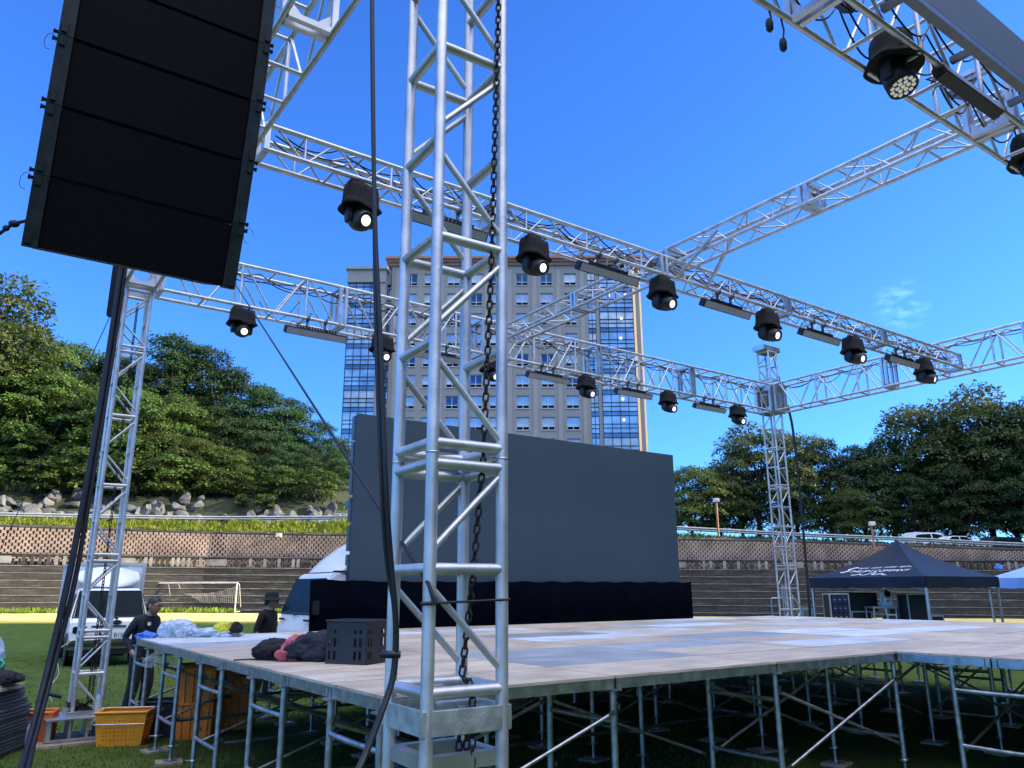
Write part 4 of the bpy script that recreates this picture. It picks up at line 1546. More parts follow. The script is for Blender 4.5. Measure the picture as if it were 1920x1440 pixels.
def make_head(name='moving_head_light'):
    """hung from z=0; base + rain cover + yoke + barrel pointing along -Y local, tilted down"""
    t = thing(name, 'x', 'stage light')
    q = MB()
    q.box((0, 0, -0.10), (0.36, 0.26, 0.14)); q.build('base_box', BLACK, t, bevel=0.02)
    q = MB()
    for s_ in (-1, 1):
        q.box((s_ * 0.1, 0, 0.0), (0.04, 0.05, 0.08)); q.lathe([(0.03, -0.025), (0.045, -0.02), (0.045, 0.02), (0.03, 0.025)], (s_ * 0.1, 0, 0.035), 8, Matrix.Rotation(R_(90), 3, 'Y'))
    q.build('clamp', STEELD, t)
    # fabric rain cover: pleated bucket with a flared brim
    q = MB()
    n_ = 36
    prof_ = [(0.10, 0.01), (0.195, 0.0), (0.205, -0.08), (0.21, -0.18), (0.22, -0.235), (0.255, -0.285), (0.24, -0.30), (0.20, -0.27), (0.15, -0.26)]
    vs, fs = [], []
    rr = random.Random(4)
    ph = [rr.uniform(0, 6.28) for _ in range(5)]
    for i, (r, z_) in enumerate(prof_):
        for k in range(n_):
            a = 2 * math.pi * k / n_
            amp = 0.02 + 0.03 * (i / len(prof_))
            w = amp * (math.sin(3 * a + ph[0]) * 0.5 + 0.4 * math.sin(7 * a + ph[1] + i * 0.3) + 0.25 * math.sin(13 * a + ph[2]))
            sq = 1 / max(abs(math.cos(a)) ** 4 + abs(math.sin(a)) ** 4, 1e-6) ** 0.25
            rad = r * (1 + (sq - 1) * 0.7) + w * r * 1.6
            vs.append((rad * math.cos(a) * 1.12, rad * math.sin(a) * 0.85, z_ + 0.35 * w + 0.02 * math.sin(2 * a + ph[3])))
    for i in range(len(prof_) - 1):
        for k in range(n_):
            q2 = (k + 1) % n_
            fs.append((i * n_ + k, i * n_ + q2, (i + 1) * n_ + q2, (i + 1) * n_ + k))
    q.add(vs, fs, True); q.add(vs[:n_], [tuple(range(n_))])
    q.build('rain_cover', FABRIC, t)
    # yoke arms
    q = MB()
    for s_ in (-1, 1):
        q.prism([(-0.07, -0.22), (0.07, -0.22), (0.075, -0.40), (0.05, -0.47), (-0.05, -0.47), (-0.075, -0.40)], s_ * 0.165 - 0.03, s_ * 0.165 + 0.03)
    q.box((0, 0, -0.24), (0.36, 0.15, 0.05))
    q.build('yoke', BLACK, t, bevel=0.012)
    # barrel
    tilt = Matrix.Rotation(R_(62), 3, 'X')      # local z -> forward/down
    q = MB()
    c = Vector((0, 0, -0.40))
    ax = Vector((0, -math.sin(R_(68)), -math.cos(R_(68))))
    xx = Vector((1, 0, 0)); yy = ax.cross(xx)
    rt = Matrix((xx, yy, ax)).transposed()
    q.lathe([(0.06, -0.19), (0.115, -0.17), (0.135, -0.08), (0.135, 0.05), (0.125, 0.14), (0.112, 0.155), (0.105, 0.235), (0.09, 0.24), (0.088, 0.215)], c, 24, rt)
    q.build('barrel', BLACK, t)
    q = MB()
    q.lathe([(0.001, 0.222), (0.05, 0.219), (0.082, 0.21), (0.088, 0.205)], c, 24, rt, caps=False)
    q.build('lens', LENS, t)
    q = MB(); q.box(c + ax * -0.02 + yy * 0.137, (0.08, 0.01, 0.09), rt); q.build('badge_plate', GREYBOX, t)
    return t


head = make_head()
hp = []
Az = Z * (H_BOT - 0.02)
A_near = A0 - V * 0.14
rz_head = math.atan2(FACE.y, FACE.x) + math.pi / 2
for i, tt in enumerate((1.3, 3.49, 5.61, 7.8, 10.01, 12.24)):
    hp.append((A_near + U * tt + Az + V * 0.08, rz_head + (0, .1, .05, 0, -.08, .12)[i] + 0.0, f"black hooded moving head light under the middle truss, {ORD[i + 1]} from the left", (0.76, 0.76, (0.88, 0.80, 0.78, 0.82, 0.78, 0.78)[i])))
for i, tt in enumerate((1.4, 3.64, 5.76, 7.96, 10.19, 12.4)):
    hp.append((LT - V * 0.19 + U * tt + Az + V * 0.08, rz_head + (0, .06, -.04, .1, 0, -.1)[i], f"black hooded moving head light under the back truss, {ORD[i + 1]} from the left", 0.76))
proto_copies(head, hp, 'hooded moving head lights on the trusses')


def make_wash():
    t = thing('wash_light', 'x', 'stage light')
    q = MB(); q.box((0, 0, -0.09), (0.32, 0.26, 0.14)); q.build('base_box', BLACK, t, bevel=0.02)
    q = MB(); n_ = 36; vs, fs = [], []
    prof_ = [(0.05, 0.02), (0.17, 0.015), (0.20, -0.05), (0.21, -0.16), (0.215, -0.22), (0.26, -0.27), (0.28, -0.31), (0.26, -0.315), (0.16, -0.28), (0.12, -0.26)]
    for i, (r, z_) in enumerate(prof_):
        for k in range(n_):
            a = 2 * math.pi * k / n_
            w = 0.02 * (math.sin(4 * a + 1) + 0.6 * math.sin(9 * a + i * 0.5))
            vs.append(((r + w * r * 1.6) * math.cos(a), (r + w * r * 1.6) * math.sin(a) * 0.92, z_ + 0.25 * w))
    for i in range(len(prof_) - 1):
        for k in range(n_):
            q2 = (k + 1) % n_
            fs.append((i * n_ + k, i * n_ + q2, (i + 1) * n_ + q2, (i + 1) * n_ + k))
    q.add(vs, fs, True); q.build('rain_cover', FABRIC, t)
    q = MB()
    for s_ in (-1, 1): q.box((s_ * 0.15, 0, -0.38), (0.04, 0.11, 0.24))
    q.build('yoke', BLACK, t, bevel=0.01)
    ax = Vector((-0.05, -0.32, -0.94)).normalized(); xx = Vector((0, 1, 0)).cross(ax).normalized(); rt = Matrix((xx, ax.cross(xx), ax)).transposed()
    c = Vector((0, 0, -0.38))
    q = MB(); q.lathe([(0.08, -0.12), (0.12, -0.10), (0.128, -0.02), (0.122, 0.0), (0.128, 0.02), (0.122, 0.04), (0.135, 0.07), (0.137, 0.20), (0.126, 0.20), (0.124, 0.185)], c, 28, rt)
    for k in range(14):
        a = 2 * math.pi * k / 14
        q.box(c + rt @ Vector((0.128 * math.cos(a), 0.128 * math.sin(a), -0.03)), (0.012, 0.012, 0.1), rt)
    q.lathe([(0.001, 0.186), (0.124, 0.186)], c, 28, rt, caps=False)
    q.build('barrel', BLACK, t)
    q = MB()
    lens_r = 0.0215
    cs_ = [(0, 0)] + [(0.05 * math.cos(k * math.pi / 3), 0.05 * math.sin(k * math.pi / 3)) for k in range(6)] + [(0.098 * math.cos((k + .5) * math.pi / 6), 0.098 * math.sin((k + .5) * math.pi / 6)) for k in range(12)]
    for (x, y) in cs_:
        q.lathe([(0.0205, 0.187), (0.019, 0.194), (0.011, 0.199), (0.001, 0.2)], c + rt @ Vector((x, y, 0)), 10, rt, caps=False)
    q.build('led_lenses', mat('frosted_lens', (0.62, 0.62, 0.60), 0.15, 0, 0.05, 30, emit=((0.9, 0.9, 0.85), 0.12)), t)
    return t


wash = make_wash()
Fn = FT + Z * (H_BOT + 0.02)
proto_copies(wash, [(Fn + U * 3.95 + V * 0.02 + Z * 0.24, rz_head, 'large black hooded wash light with a cluster of round lenses under the near truss', 0.84),
                    (Fn + U * 6.42 + V * 0.02 + Z * 0.24, rz_head + 0.7, 'black hooded wash light cut by the right edge under the near truss', 0.84)], 'hooded wash lights under the near truss')


def make_bar():
    t = thing('light_bar', 'x', 'light bar')
    L_ = 0.98
    q = MB(); rt = Matrix.Rotation(R_(32), 3, 'X')
    q.prism([(-0.05, -0.055), (0.05, -0.055), (0.05, 0.035), (0.03, 0.055), (-0.05, 0.055)], -L_ / 2, L_ / 2, (0, 0, -0.22), rt)
    q.build('housing', BLACK, t, bevel=0.006)
    q = MB()
    q.box(Vector((0, 0, -0.22)) + rt @ Vector((0, -0.052, 0)), (L_ - 0.04, 0.004, 0.09), rt); q.build('front_lens', BARFACE, t)
    q = MB()
    for k in range(14):
        x = -0.3 + 0.6 * k / 13
        q.box(Vector((x, 0, -0.22)) + rt @ Vector((0, 0.02, 0.07)), (0.012, 0.06, 0.04), rt)
    q.build('heat_sink', BLACK, t)
    for s_ in (-1, 1):
        q = MB()
        x = 0.14 * s_
        q.box((x, 0.02, -0.11), (0.03, 0.03, 0.16)); q.lathe([(0.024, -0.02), (0.042, -0.02), (0.042, 0.02), (0.024, 0.02)], (x, 0, 0.0), 10, Matrix.Rotation(R_(90), 3, 'Y'))
        q.tube((x, -0.03, 0.02), (x + 0.01, -0.09, 0.05), 0.007, 5); q.box((x + 0.01, -0.09, 0.055), (0.05, 0.012, 0.012))
        q.tube((x, 0.02, -0.10), (x * 1.5, 0.06, -0.14), 0.008, 5)
        q.build('clamp', STEELD, t)
    q = MB(); q.path([(-0.42, 0.03, -0.17), (-0.36, 0.05, -0.06), (-0.25, 0.03, -0.1), (-0.12, 0.06, 0.0), (-0.02, 0.08, 0.06)], 0.006, 5); q.build('power_lead', RUBBER, t)
    return t


bar = make_bar()
bp_ = []
for i, tt in enumerate((2.27, 4.57, 6.77, 8.96, 11.36)):
    bp_.append((A_near + U * tt + Az + Z * 0.04, rz_head, f"slim black light bar clamped under the middle truss, {ORD[i + 1]} from the left", 1.0))
for i, tt in enumerate((2.49, 4.65, 6.96, 9.12, 11.37)):
    bp_.append((LT - V * 0.19 + U * tt + Az + Z * 0.04, rz_head, f"slim black light bar clamped under the back truss, {ORD[i + 1]} from the left", 1.0))
bp_.append((FT - V * 0.17 + U * 4.75 + V * 0.17 + Z * (H_BOT + 0.13), rz_head, 'black light bar with a pale face under the near truss beside the wash light', 1.0))
bp_.append((FT - V * 0.0 + U * 2.9 + Z * (H_BOT + 0.5), rz_head, 'black light bar partly cut by the top edge on the near truss', 1.0))
proto_copies(bar, bp_, 'slim light bars on the trusses')
for o in COL.objects:
    if o.name.startswith('light_bar') and 'pale face' in o.get('label', ''): o.rotation_euler = (R_(-50), 0, rz_head)

# long grey header panel fixed outside the near truss
t = thing('header_panel', 'long smooth grey header panel fixed to the outside of the near truss', 'panel', FT + U * 6 - V * 0.4 + Z * 5.6)
q = MB(); q.box(FT + U * 6.5 - V * 0.50 + Z * 5.845, (9.0, 0.05, 0.44), UV); q.build('panel', mat('grey_banner_board', (0.085, 0.10, 0.125), 0.6, 0, 0.06, 2.0), t, bevel=0.004)
q = MB()
for k in range(9):
    x = 2.4 + k
    q.box(FT + U * x - V * 0.34 + Z * 5.78, (0.05, 0.25, 0.05), UV); q.box(FT + U * x - V * 0.462 + Z * 5.72, (0.06, 0.012, 0.2), UV)
q.box(FT + U * 6.5 - V * 0.49 + Z * 5.60, (8.98, 0.07, 0.05), UV)
q.build('mounting_rail', STEELD, t)


# cables draped along the trusses
def drape(name, label, o, d, L_, zz, seed, rad=0.008, n_lines=2, sway=0.12, drop=0.16, side=None):
    rg = random.Random(seed)
    q = MB()
    side = side or Z.cross(d)
    for k in range(n_lines):
        pts_ = []
        x = 0.1
        while x < L_:
            w = rg.uniform(0.5, 1.0)
            dr_, so_ = drop * rg.uniform(0.4, 1.0), rg.uniform(-.02, .02)
            for j in range(10):
                t_ = j / 10
                sag = 4 * t_ * (1 - t_)
                pts_.append(o + d * (x + w * t_) + side * (so_ * sag + sway * (k - n_lines / 2) * 0.6) + Z * (zz - dr_ * sag - 0.02 * k))
            x += w
        q.path(pts_, rad, 5)
    return tag(q.build(name, RUBBER), label, 'cable')


drape('power_cable', 'dark power cables looped along the middle truss', A0 + U * 0.3, U, 13.0, H_BOT + 0.29, 3, 0.008, 3)
drape('power_cable', 'dark power cables looped along the top of the back truss', LT + U * 0.3, U, 13.0, H_BOT + 0.60, 4, 0.009, 3)
drape('power_cable', 'dark power cables looped inside the near truss', FT + U * 1.0, U, 12.0, H_BOT + 0.42, 5, 0.008, 4, 0.16, 0.34)
drape('power_cable', 'dark power cables along the top of the right side truss', RT - V * 0.3, -V, 8.0, H_BOT + 0.62, 6, 0.008, 2)
rg = random.Random(8)
q = MB()
for tt in (1.9, 4.1, 5.2, 7.2, 8.4, 10.6, 11.7):
    for o in (A_near, LT - V * 0.19):
        a = o + U * tt + Z * (H_BOT + 0.02)
        q.path([a + U * 0.3 + Z * 0.24, a + U * 0.16 + Z * 0.02 + V * .05, a - Z * 0.12, a - U * 0.18 - Z * 0.04 + V * .03, a - U * 0.3 + Z * 0.12], 0.006, 5)
tag(q.build('power_leads', RUBBER), 'thin black leads looping between the lamps under the trusses', 'cable')
q = MB()
a = FT + U * 2.62 + V * 0.2 + Z * H_BOT
for dx, ln in ((0.0, 0.10), (0.14, 0.2)):
    c = a + U * dx
    q.path([c + Z * 0.05, c - Z * ln * 0.4 + U * 0.03, c - Z * ln], 0.007, 5); q.lathe([(0.02, 0.03), (0.028, 0.0), (0.026, -0.05), (0.012, -0.07)], c - Z * ln, 10)
tag(q.build('hanging_plug', RUBBER), 'two black cable plugs dangling below the near truss', 'plug')

# ------------------------------------------------------------------ line-array loudspeaker
GRILLE = bpy.data.materials.new('perforated_grille'); GRILLE.use_nodes = True
n, l = GRILLE.node_tree.nodes, GRILLE.node_tree.links
pb = n['Principled BSDF']; pb.inputs['Roughness'].default_value = 0.7; pb.inputs['Specular IOR Level'].default_value = 0.08
tcx = n.new('ShaderNodeTexCoord')
# hexagonal holes: two interleaved dot grids in the panel's own x/z plane
HEX = []
for ox in (0.0, 0.5):
    mpg = n.new('ShaderNodeMapping'); mpg.inputs['Scale'].default_value = (1 / 0.018, 0, 1 / 0.0312); mpg.inputs['Location'].default_value = (ox, 0, ox)
    l.new(tcx.outputs['Object'], mpg.inputs['Vector'])
    fr = n.new('ShaderNodeVectorMath'); fr.operation = 'FRACTION'; l.new(mpg.outputs['Vector'], fr.inputs[0])
    sb = n.new('ShaderNodeVectorMath'); sb.operation = 'SUBTRACT'; sb.inputs[1].default_value = (0.5, 0, 0.5); l.new(fr.outputs['Vector'], sb.inputs[0])
    ml = n.new('ShaderNodeVectorMath'); ml.operation = 'MULTIPLY'; ml.inputs[1].default_value = (0.018, 0, 0.0312); l.new(sb.outputs['Vector'], ml.inputs[0])
    ln_ = n.new('ShaderNodeVectorMath'); ln_.operation = 'LENGTH'; l.new(ml.outputs['Vector'], ln_.inputs[0])
    HEX.append(ln_)
mi_ = n.new('ShaderNodeMath'); mi_.operation = 'MINIMUM'; l.new(HEX[0].outputs['Value'], mi_.inputs[0]); l.new(HEX[1].outputs['Value'], mi_.inputs[1])
gt = n.new('ShaderNodeMath'); gt.operation = 'GREATER_THAN'; gt.inputs[1].default_value = 0.0066; l.new(mi_.outputs['Value'], gt.inputs[0])
cx_ = n.new('ShaderNodeMixRGB'); cx_.inputs['Color1'].default_value = (0.001, 0.001, 0.0014, 1); cx_.inputs['Color2'].default_value = (0.0075, 0.0085, 0.011, 1)
l.new(gt.outputs['Value'], cx_.inputs['Fac']); l.new(cx_.outputs['Color'], pb.inputs['Base Color'])
SPK = mat('speaker_paint', (0.007, 0.009, 0.010), 0.6, 0, 0.2, 20.0, 0.2, 200, spec=0.25)
RAILM = mat('rigging_steel', (0.020, 0.027, 0.029), 0.5, 0.2, 0.3, 14.0, spec=0.3)
spk = thing('line_array_speaker', 'tall black hanging line array loudspeaker of stacked cabinets at the upper left', 'loudspeaker', (-2.1, 4.1, 3.45))
W_, HC, DP = 1.10, 0.385, 0.55
p0 = Vector((-2.56, 3.74, 3.45))           # front bottom left corner
base = p0 + U * (W_ / 2)
pos = base.copy()
for k in range(6):
    ang = R_(15.0 - 2.4 * k)
    # local axes: x=U, y = into the cabinet (V tilted), z = up
    zz = (Z * math.cos(ang) - V * math.sin(ang)).normalized()
    yy = zz.cross(U).normalized()
    rt = Matrix((U, yy, zz)).transposed()
    o = pos
    q = MB()
    # trapezoid cabinet: deeper at the back, slim front
    pl_ = [(0.03, 0.008), (0.03, HC - 0.008), (DP, HC - 0.05), (DP, 0.05)]
    q.prism(pl_, -W_ / 2 + 0.055, W_ / 2 - 0.055, o, rt)
    cb = q.build('cabinet', SPK, spk, bevel=0.008)
    g = MB(); g.box((0, 0, 0), (W_ - 0.155, 0.012, HC - 0.016))
    go = g.build('grille', GRILLE, None, bevel=0.004)
    go.matrix_basis = Matrix.Translation(o + rt @ Vector((0, 0.02, HC / 2))) @ rt.to_4x4()
    go.parent = cb; go.matrix_parent_inverse = inv(cb); CH.setdefault(cb.name, []).append(go)
    for s_ in (-1, 1):
        r_ = MB()
        x = s_ * (W_ / 2 - 0.0375)
        r_.box(o + rt @ Vector((x, 0.03, HC / 2)), (0.073, 0.06, HC), rt)
        r_.prism([(0.06, 0.02), (0.06, HC - 0.02), (DP - 0.02, HC - 0.06), (DP - 0.02, 0.06)], s_ * (W_ / 2 - 0.052) - 0.003, s_ * (W_ / 2 - 0.052) + 0.003 if s_ > 0 else s_ * (W_ / 2 - 0.052) + 0.003, o, rt)
        r_.box(o + rt @ Vector((x + 0.012 * s_, -0.004, HC - 0.035)), (0.03, 0.014, 0.05), rt)
        r_.box(o + rt @ Vector((x + 0.012 * s_, -0.004, 0.04)), (0.03, 0.014, 0.05), rt)
        for dz in (0.02, -0.02):
            r_.lathe([(0.010, 0.0), (0.010, 0.018), (0.014, 0.018), (0.014, 0.026)], o + rt @ Vector((s_ * (W_ / 2 - 0.004), 0.03, HC + dz)), 8, rt @ Matrix.Rotation(R_(90 * s_), 3, 'Y'))
        if k % 2 == 1:
            cpt = o + rt @ Vector((s_ * (W_ / 2 + 0.03), 0.03, 0.0))
            r_.path([cpt + Vector((0.03 * math.cos(a), 0, -0.05 + 0.05 * math.sin(a))) for a in [i * 0.7 for i in range(8)]], 0.0022, 4)
        r_.build('rigging_rail', RAILM, cb, bevel=0.004)
    pos = pos + zz * (HC + 0.0015)
q = MB()
q.box(pos + V * 0.25 + Z * 0.06, (W_, 0.5, 0.08), UV); q.tube(pos + V * 0.25 + Z * 0.1, pos + V * 0.25 + Z * 0.9, 0.02, 8)
q.build('fly_frame', STEELD, spk)
q = MB(); q.box(Vector((pos.x, pos.y, 6.46)) + U * 0.2 + V * 0.25, (2.4, 0.1, 0.1), UV)
tag(q.build('outrigger_beam', ALU2), 'short aluminium beam above the side truss carrying the hanging loudspeaker', 'beam')
q = MB()
e = p0 + Vector((0.0, 0.0, 0.14))
q.path([e + Vector((0.02, 0, 0.0)), e + Vector((-0.06, 0, -0.02)), e + Vector((-0.2, 0.05, -0.09)), Vector((-5.2, 4.6, 1.7)), Vector((-7.5, 5.2, 0.0))], 0.009, 6)
q.ball(e + Vector((-0.055, 0, -0.02)), 0.022, 10, 8, (1.3, 1, 0.9)); q.ball(e + Vector((-0.1, 0.01, -0.04)), 0.017, 10, 8)
tag(q.build('tag_line', NAVYROPE), 'dark knotted rope pulling the loudspeaker towards the left edge', 'rope')

# ------------------------------------------------------------------ ropes and cable bundles
q = MB()
q.path([at(438, 528, 10.3), KF['n'] + Vector((-0.0, -0.03, 1.72)), KF['n'] + Vector((0.024, -0.02, 1.655))], 0.008, 6)
tag(q.build('guy_rope', NAVYROPE), 'dark diagonal rope running from the back truss down to the foreground tower', 'rope')
q = MB(); q.path([LT + Vector((-0.3, 0.1, 5.62)), Vector((-8.5, 13.0, 2.0)), Vector((-10.6, 14.9, 0))], 0.006, 5)
tag(q.build('guy_rope', NAVYROPE), 'thin guy rope slanting down left from the left tower top', 'rope')


def smooth_path(P, n_=8):
    P = [Vector(p) for p in P]
    out = []
    for i in range(len(P) - 1):
        p0_, p1_, p2_, p3_ = P[max(i - 1, 0)], P[i], P[i + 1], P[min(i + 2, len(P) - 1)]
        for k in range(n_):
            t_ = k / n_
            out.append(0.5 * ((2 * p1_) + (p2_ - p0_) * t_ + (2 * p0_ - 5 * p1_ + 4 * p2_ - p3_) * t_ ** 2 + (3 * p1_ - p0_ - 3 * p2_ + p3_) * t_ ** 3))
    out.append(P[-1])
    return out


q = MB()
for k, o in enumerate((0, 1)):
    dx = 0.018 * o
    pp = [at(697, -120, 2.75), at(698, 100, 2.75), at(702, 400, 2.75), at(706, 650, 2.75), at(715, 900, 2.75), at(725, 1050, 2.8), at(738, 1130, 2.82), at(741, 1200, 2.84), at(735, 1270, 2.84), at(712, 1340, 2.8), at(685, 1410, 2.76), at(660, 1460, 2.7), at(600, 1560, 2.6)]
    pp = [p + Vector((dx * (0.2 if i < 3 else (1.0 if i < 6 else 0.4)), -0.012 * o, 0.0)) for i, p in enumerate(pp)]
    q.path(smooth_path(pp), 0.0085, 8)
tag(q.build('power_cable', RUBBER), 'pair of thick black cables hanging down the left of the foreground tower', 'cable')
q = MB(); c_ = at(737, 1226, 2.86); q.path([c_ + Vector((-0.035, 0, 0)), c_ + Vector((-.01, -0.03, 0)), c_ + Vector((0.03, -0.025, 0))], 0.014, 6)
tag(q.build('cable_tie', BLACK), 'black tape band holding the cables to the foreground tower leg', 'tape')
q = MB()
for k, (dx, dy, r) in enumerate(((0, 0, 0.028), (0.045, 0.03, 0.026), (0.025, -0.03, 0.024))):
    pp = [at(231, 470, 9.6) + Vector((dx, dy, 0)), at(206, 640, 9.4) + Vector((dx, dy, 0)), at(185, 770, 9.2) + Vector((dx, dy, 0)), at(163, 900, 9.0) + Vector((dx, dy, 0)), at(128, 1080, 8.8) + Vector((dx * 1.5, dy, 0)), at(92, 1240, 8.5) + Vector((dx, dy, 0)), at(56, 1385, 7.9) + Vector((dx * .6, dy, 0)), at(36, 1450, 7.3) + Vector((dx, dy, 0)), at(10, 1540, 6.6)]
    q.path(smooth_path(pp), r, 8)
c_ = at(90, 1300, 8.4)
q.path([c_ + Vector((-0.05, -0.07, 0)), c_ + Vector((0.06, -0.08, 0.0)), c_ + Vector((0.16, -0.03, -0.03))], 0.018, 6)
tag(q.build('cable_loom', mat('loom_sheath', (0.006, 0.008, 0.015), 0.6, 0, 0.3, 9.0, spec=0.3)), 'thick dark cable loom slanting down beside the left tower', 'cable')
q = MB(); q.box(LT + Vector((-0.24, -0.2, 5.62)), (0.05, 0.1, 0.75), rotz(0.3)); tag(q.build('hanging_strap', CLOTH_K), 'short black strap hanging from the left tower top', 'strap')
q = MB(); q.path(smooth_path([RT + U * 0.35 - V * 0.2 + Z * 5.9, RT + U * 0.4 - V * 0.25 + Z * 5.2, RT + U * 0.42 - V * 0.25 + Z * 3.2, RT + U * 0.4 - V * 0.2 + Z * 0.1]), 0.03, 6)
tag(q.build('power_cable', RUBBER), 'black cable bundle hanging beside the far right tower', 'cable')
q = MB()
q.path([RT + U * 0.24 + Z * 7.2, RT + U * 0.3 - V * 0.05 + Z * 6.62], 0.012, 6); q.lathe([(0.03, .1), (0.045, 0.05), (0.03, 0.0)], RT + U * 0.3 - V * 0.05 + Z * 6.55, 8)
for s_ in (-1, 1): q.path([RT + U * 0.3 - V * 0.05 + Z * 6.58, RT + U * (0.3 + 0.1 * s_) - V * 0.2 + Z * 6.33], 0.012, 5)
tag(q.build('hoist_sling', CHAIN), 'dark hoist hook and sling at the top of the far right tower', 'hook')

# ------------------------------------------------------------------ LED wall, truck behind it, black skirt
LEDM = mat('led_surface', (0.052, 0.082, 0.112), 0.6, 0, 0.04, 0.6, 0.05, 400, spec=0.3)
L0 = Vector((-2.83, 14.0, 0))
LW, LZ0, LZ1 = 8.25, 1.84, 4.85
led = thing('led_screen', 'large blank grey LED video wall standing behind the stage', 'video screen', L0)
q = MB()
nc, nr = 16, 6
for i in range(nc):
    for j in range(nr):
        w, h = LW / nc, (LZ1 - LZ0) / nr
        jj = (((i * 7 + j * 5) % 5) - 2) * 0.00025
        q.box(L0 + U * (w * (i + .5)) + V * (0.05 + jj) + Z * (LZ0 + h * (j + .5)), (w - 0.0008, 0.1, h - 0.0008), UV)
q.build('screen_panels', LEDM, led)
q = MB()
for j in range(nr):
    h = (LZ1 - LZ0) / nr
    for x in (0.06, LW - 0.06):
        q.box(L0 + U * x + V * 0.16 + Z * (LZ0 + h * (j + .5)), (0.16, 0.12, h - 0.06), UV)
for k in range(5): q.box(L0 + U * (0.3 + (LW - 0.6) * k / 4) + V * 0.2 + Z * ((LZ0 + LZ1) / 2), (0.08, 0.1, LZ1 - LZ0 - .06), UV)
for zz in (LZ0 + 0.1, LZ1 - 0.1): q.box(L0 + U * (LW / 2) + V * 0.28 + Z * zz, (LW - 0.3, 0.06, 0.08), UV)
q.build('rear_frame', STEELD, led)
q = MB()
nx_ = 120
vs, fs = [], []
X0, X1 = -0.78, LW + 0.22
for i in range(nx_ + 1):
    x = lerp(X0, X1, i / nx_)
    for j, zz in enumerate((LZ0 + (0.012 if x > 0 else 0.03) + 0.012 * math.sin(x * 9), 1.3, 0.6, 0.03)):
        w = 0.012 * math.sin(x * 7 + 1.3 * math.sin(x * 2.3)) * (j + 0.6) + 0.006 * math.sin(x * 23 + j)
        vs.append(L0 + U * (x + (0.015 * j if i == 0 else 0)) - V * (0.14 - w) + Z * zz)
for i in range(nx_):
    for j in range(3): fs.append((i * 4 + j, i * 4 + j + 1, (i + 1) * 4 + j + 1, (i + 1) * 4 + j))
q.add(vs, fs, True)
o = q.build('stage_skirt', DRAPE)
sm = o.modifiers.new('thick', 'SOLIDIFY'); sm.thickness = 0.006
tag(o, 'black cloth skirt hanging below the LED wall and over the truck side', 'drape')

# ------------------------------------------------------------------ trucks


def wheel(parent, c, r, w, axis, rt):
    rot = rt @ Matrix.Rotation(R_(90), 3, 'Y')
    g = MB(); g.lathe([(r * 0.62, -w / 2), (r * 0.94, -w / 2), (r, -w * 0.36), (r, w * 0.36), (r * 0.94, w / 2), (r * 0.62, w / 2)], c, 24, rot)
    ty = g.build('tyre', TYRE, parent)
    g = MB(); g.lathe([(0.02, -w * 0.3), (r * 0.25, -w * 0.32), (r * 0.5, -w * 0.45), (r * 0.63, -w * 0.5)], c, 20, rot, caps=False); g.lathe([(0.02, w * 0.3), (r * 0.25, w * 0.32), (r * 0.5, w * 0.45), (r * 0.63, w * 0.5)], c, 20, rot, caps=False)
    g.build('rim', CHROME, ty)


def text_mesh(name, body, size, loc, rt, material, parent, extrude=0.002, align='CENTER', shear=0.0, sx=1.0):
    cu = bpy.data.curves.new(name, 'FONT')
    cu.body = body; cu.size = size; cu.align_x = align; cu.align_y = 'CENTER'; cu.extrude = extrude; cu.shear = shear
    ob = bpy.data.objects.new(name + '_src', cu)
    COL.objects.link(ob)
    dg = bpy.context.evaluated_depsgraph_get()
    me = bpy.data.meshes.new_from_object(ob.evaluated_get(dg))
    bpy.data.objects.remove(ob)
    me.materials.clear(); me.materials.append(material)
    o_ = bpy.data.objects.new(name, me)
    COL.objects.link(o_)
    o_.parent = parent
    o_.matrix_parent_inverse = inv(parent)
    o_.matrix_basis = Matrix.Translation(loc) @ rt.to_4x4() @ Matrix.Diagonal((sx, 1, 1, 1))
    CH.setdefault(parent.name, []).append(o_)
    return o_


# box truck, local frame: x = its left, y = backwards, z up ; heading along -V
t = thing('box_truck', 'white box truck parked on the grass facing the stage, plate 8151', 'truck', (-9.55, 19.25, gz(-9.5, 19.2)))
TO = Vector((-9.55, 19.25, 0))
hd = -(Matrix.Rotation(R_(-3), 3, 'Z') @ V)
ty_ = -hd; tx_ = ty_.cross(Z) * 1.0
rt = Matrix((tx_, ty_, Z)).transposed()      # x to the right of the image
T = lambda x, y, z: TO + rt @ Vector((x, y, z))
S_ = 0.95
# cab body as lofted cross-sections (y back, half width, z)
prof_side = [(0.05, 0.42), (0.0, 0.55), (0.0, 0.80), (0.03, 1.0), (0.12, 1.10), (0.50, 1.70), (0.62, 1.76), (1.45, 1.78), (1.45, 0.42)]
hwid = [0.78, 0.80, 0.82, 0.82, 0.81, 0.70, 0.68, 0.70, 0.80]
q = MB()
vs = []
for s_ in (-1, 1):
    for (y, z), w in zip(prof_side, hwid): vs.append(T(s_ * w, y, z))
n_ = len(prof_side)
q.add(vs, [tuple(range(n_)), tuple(range(2 * n_ - 1, n_ - 1, -1))] + [(k, n_ + k, n_ + (k + 1) % n_, (k + 1) % n_) for k in range(n_)])
q.build('cab', WHITEP, t, bevel=0.045)
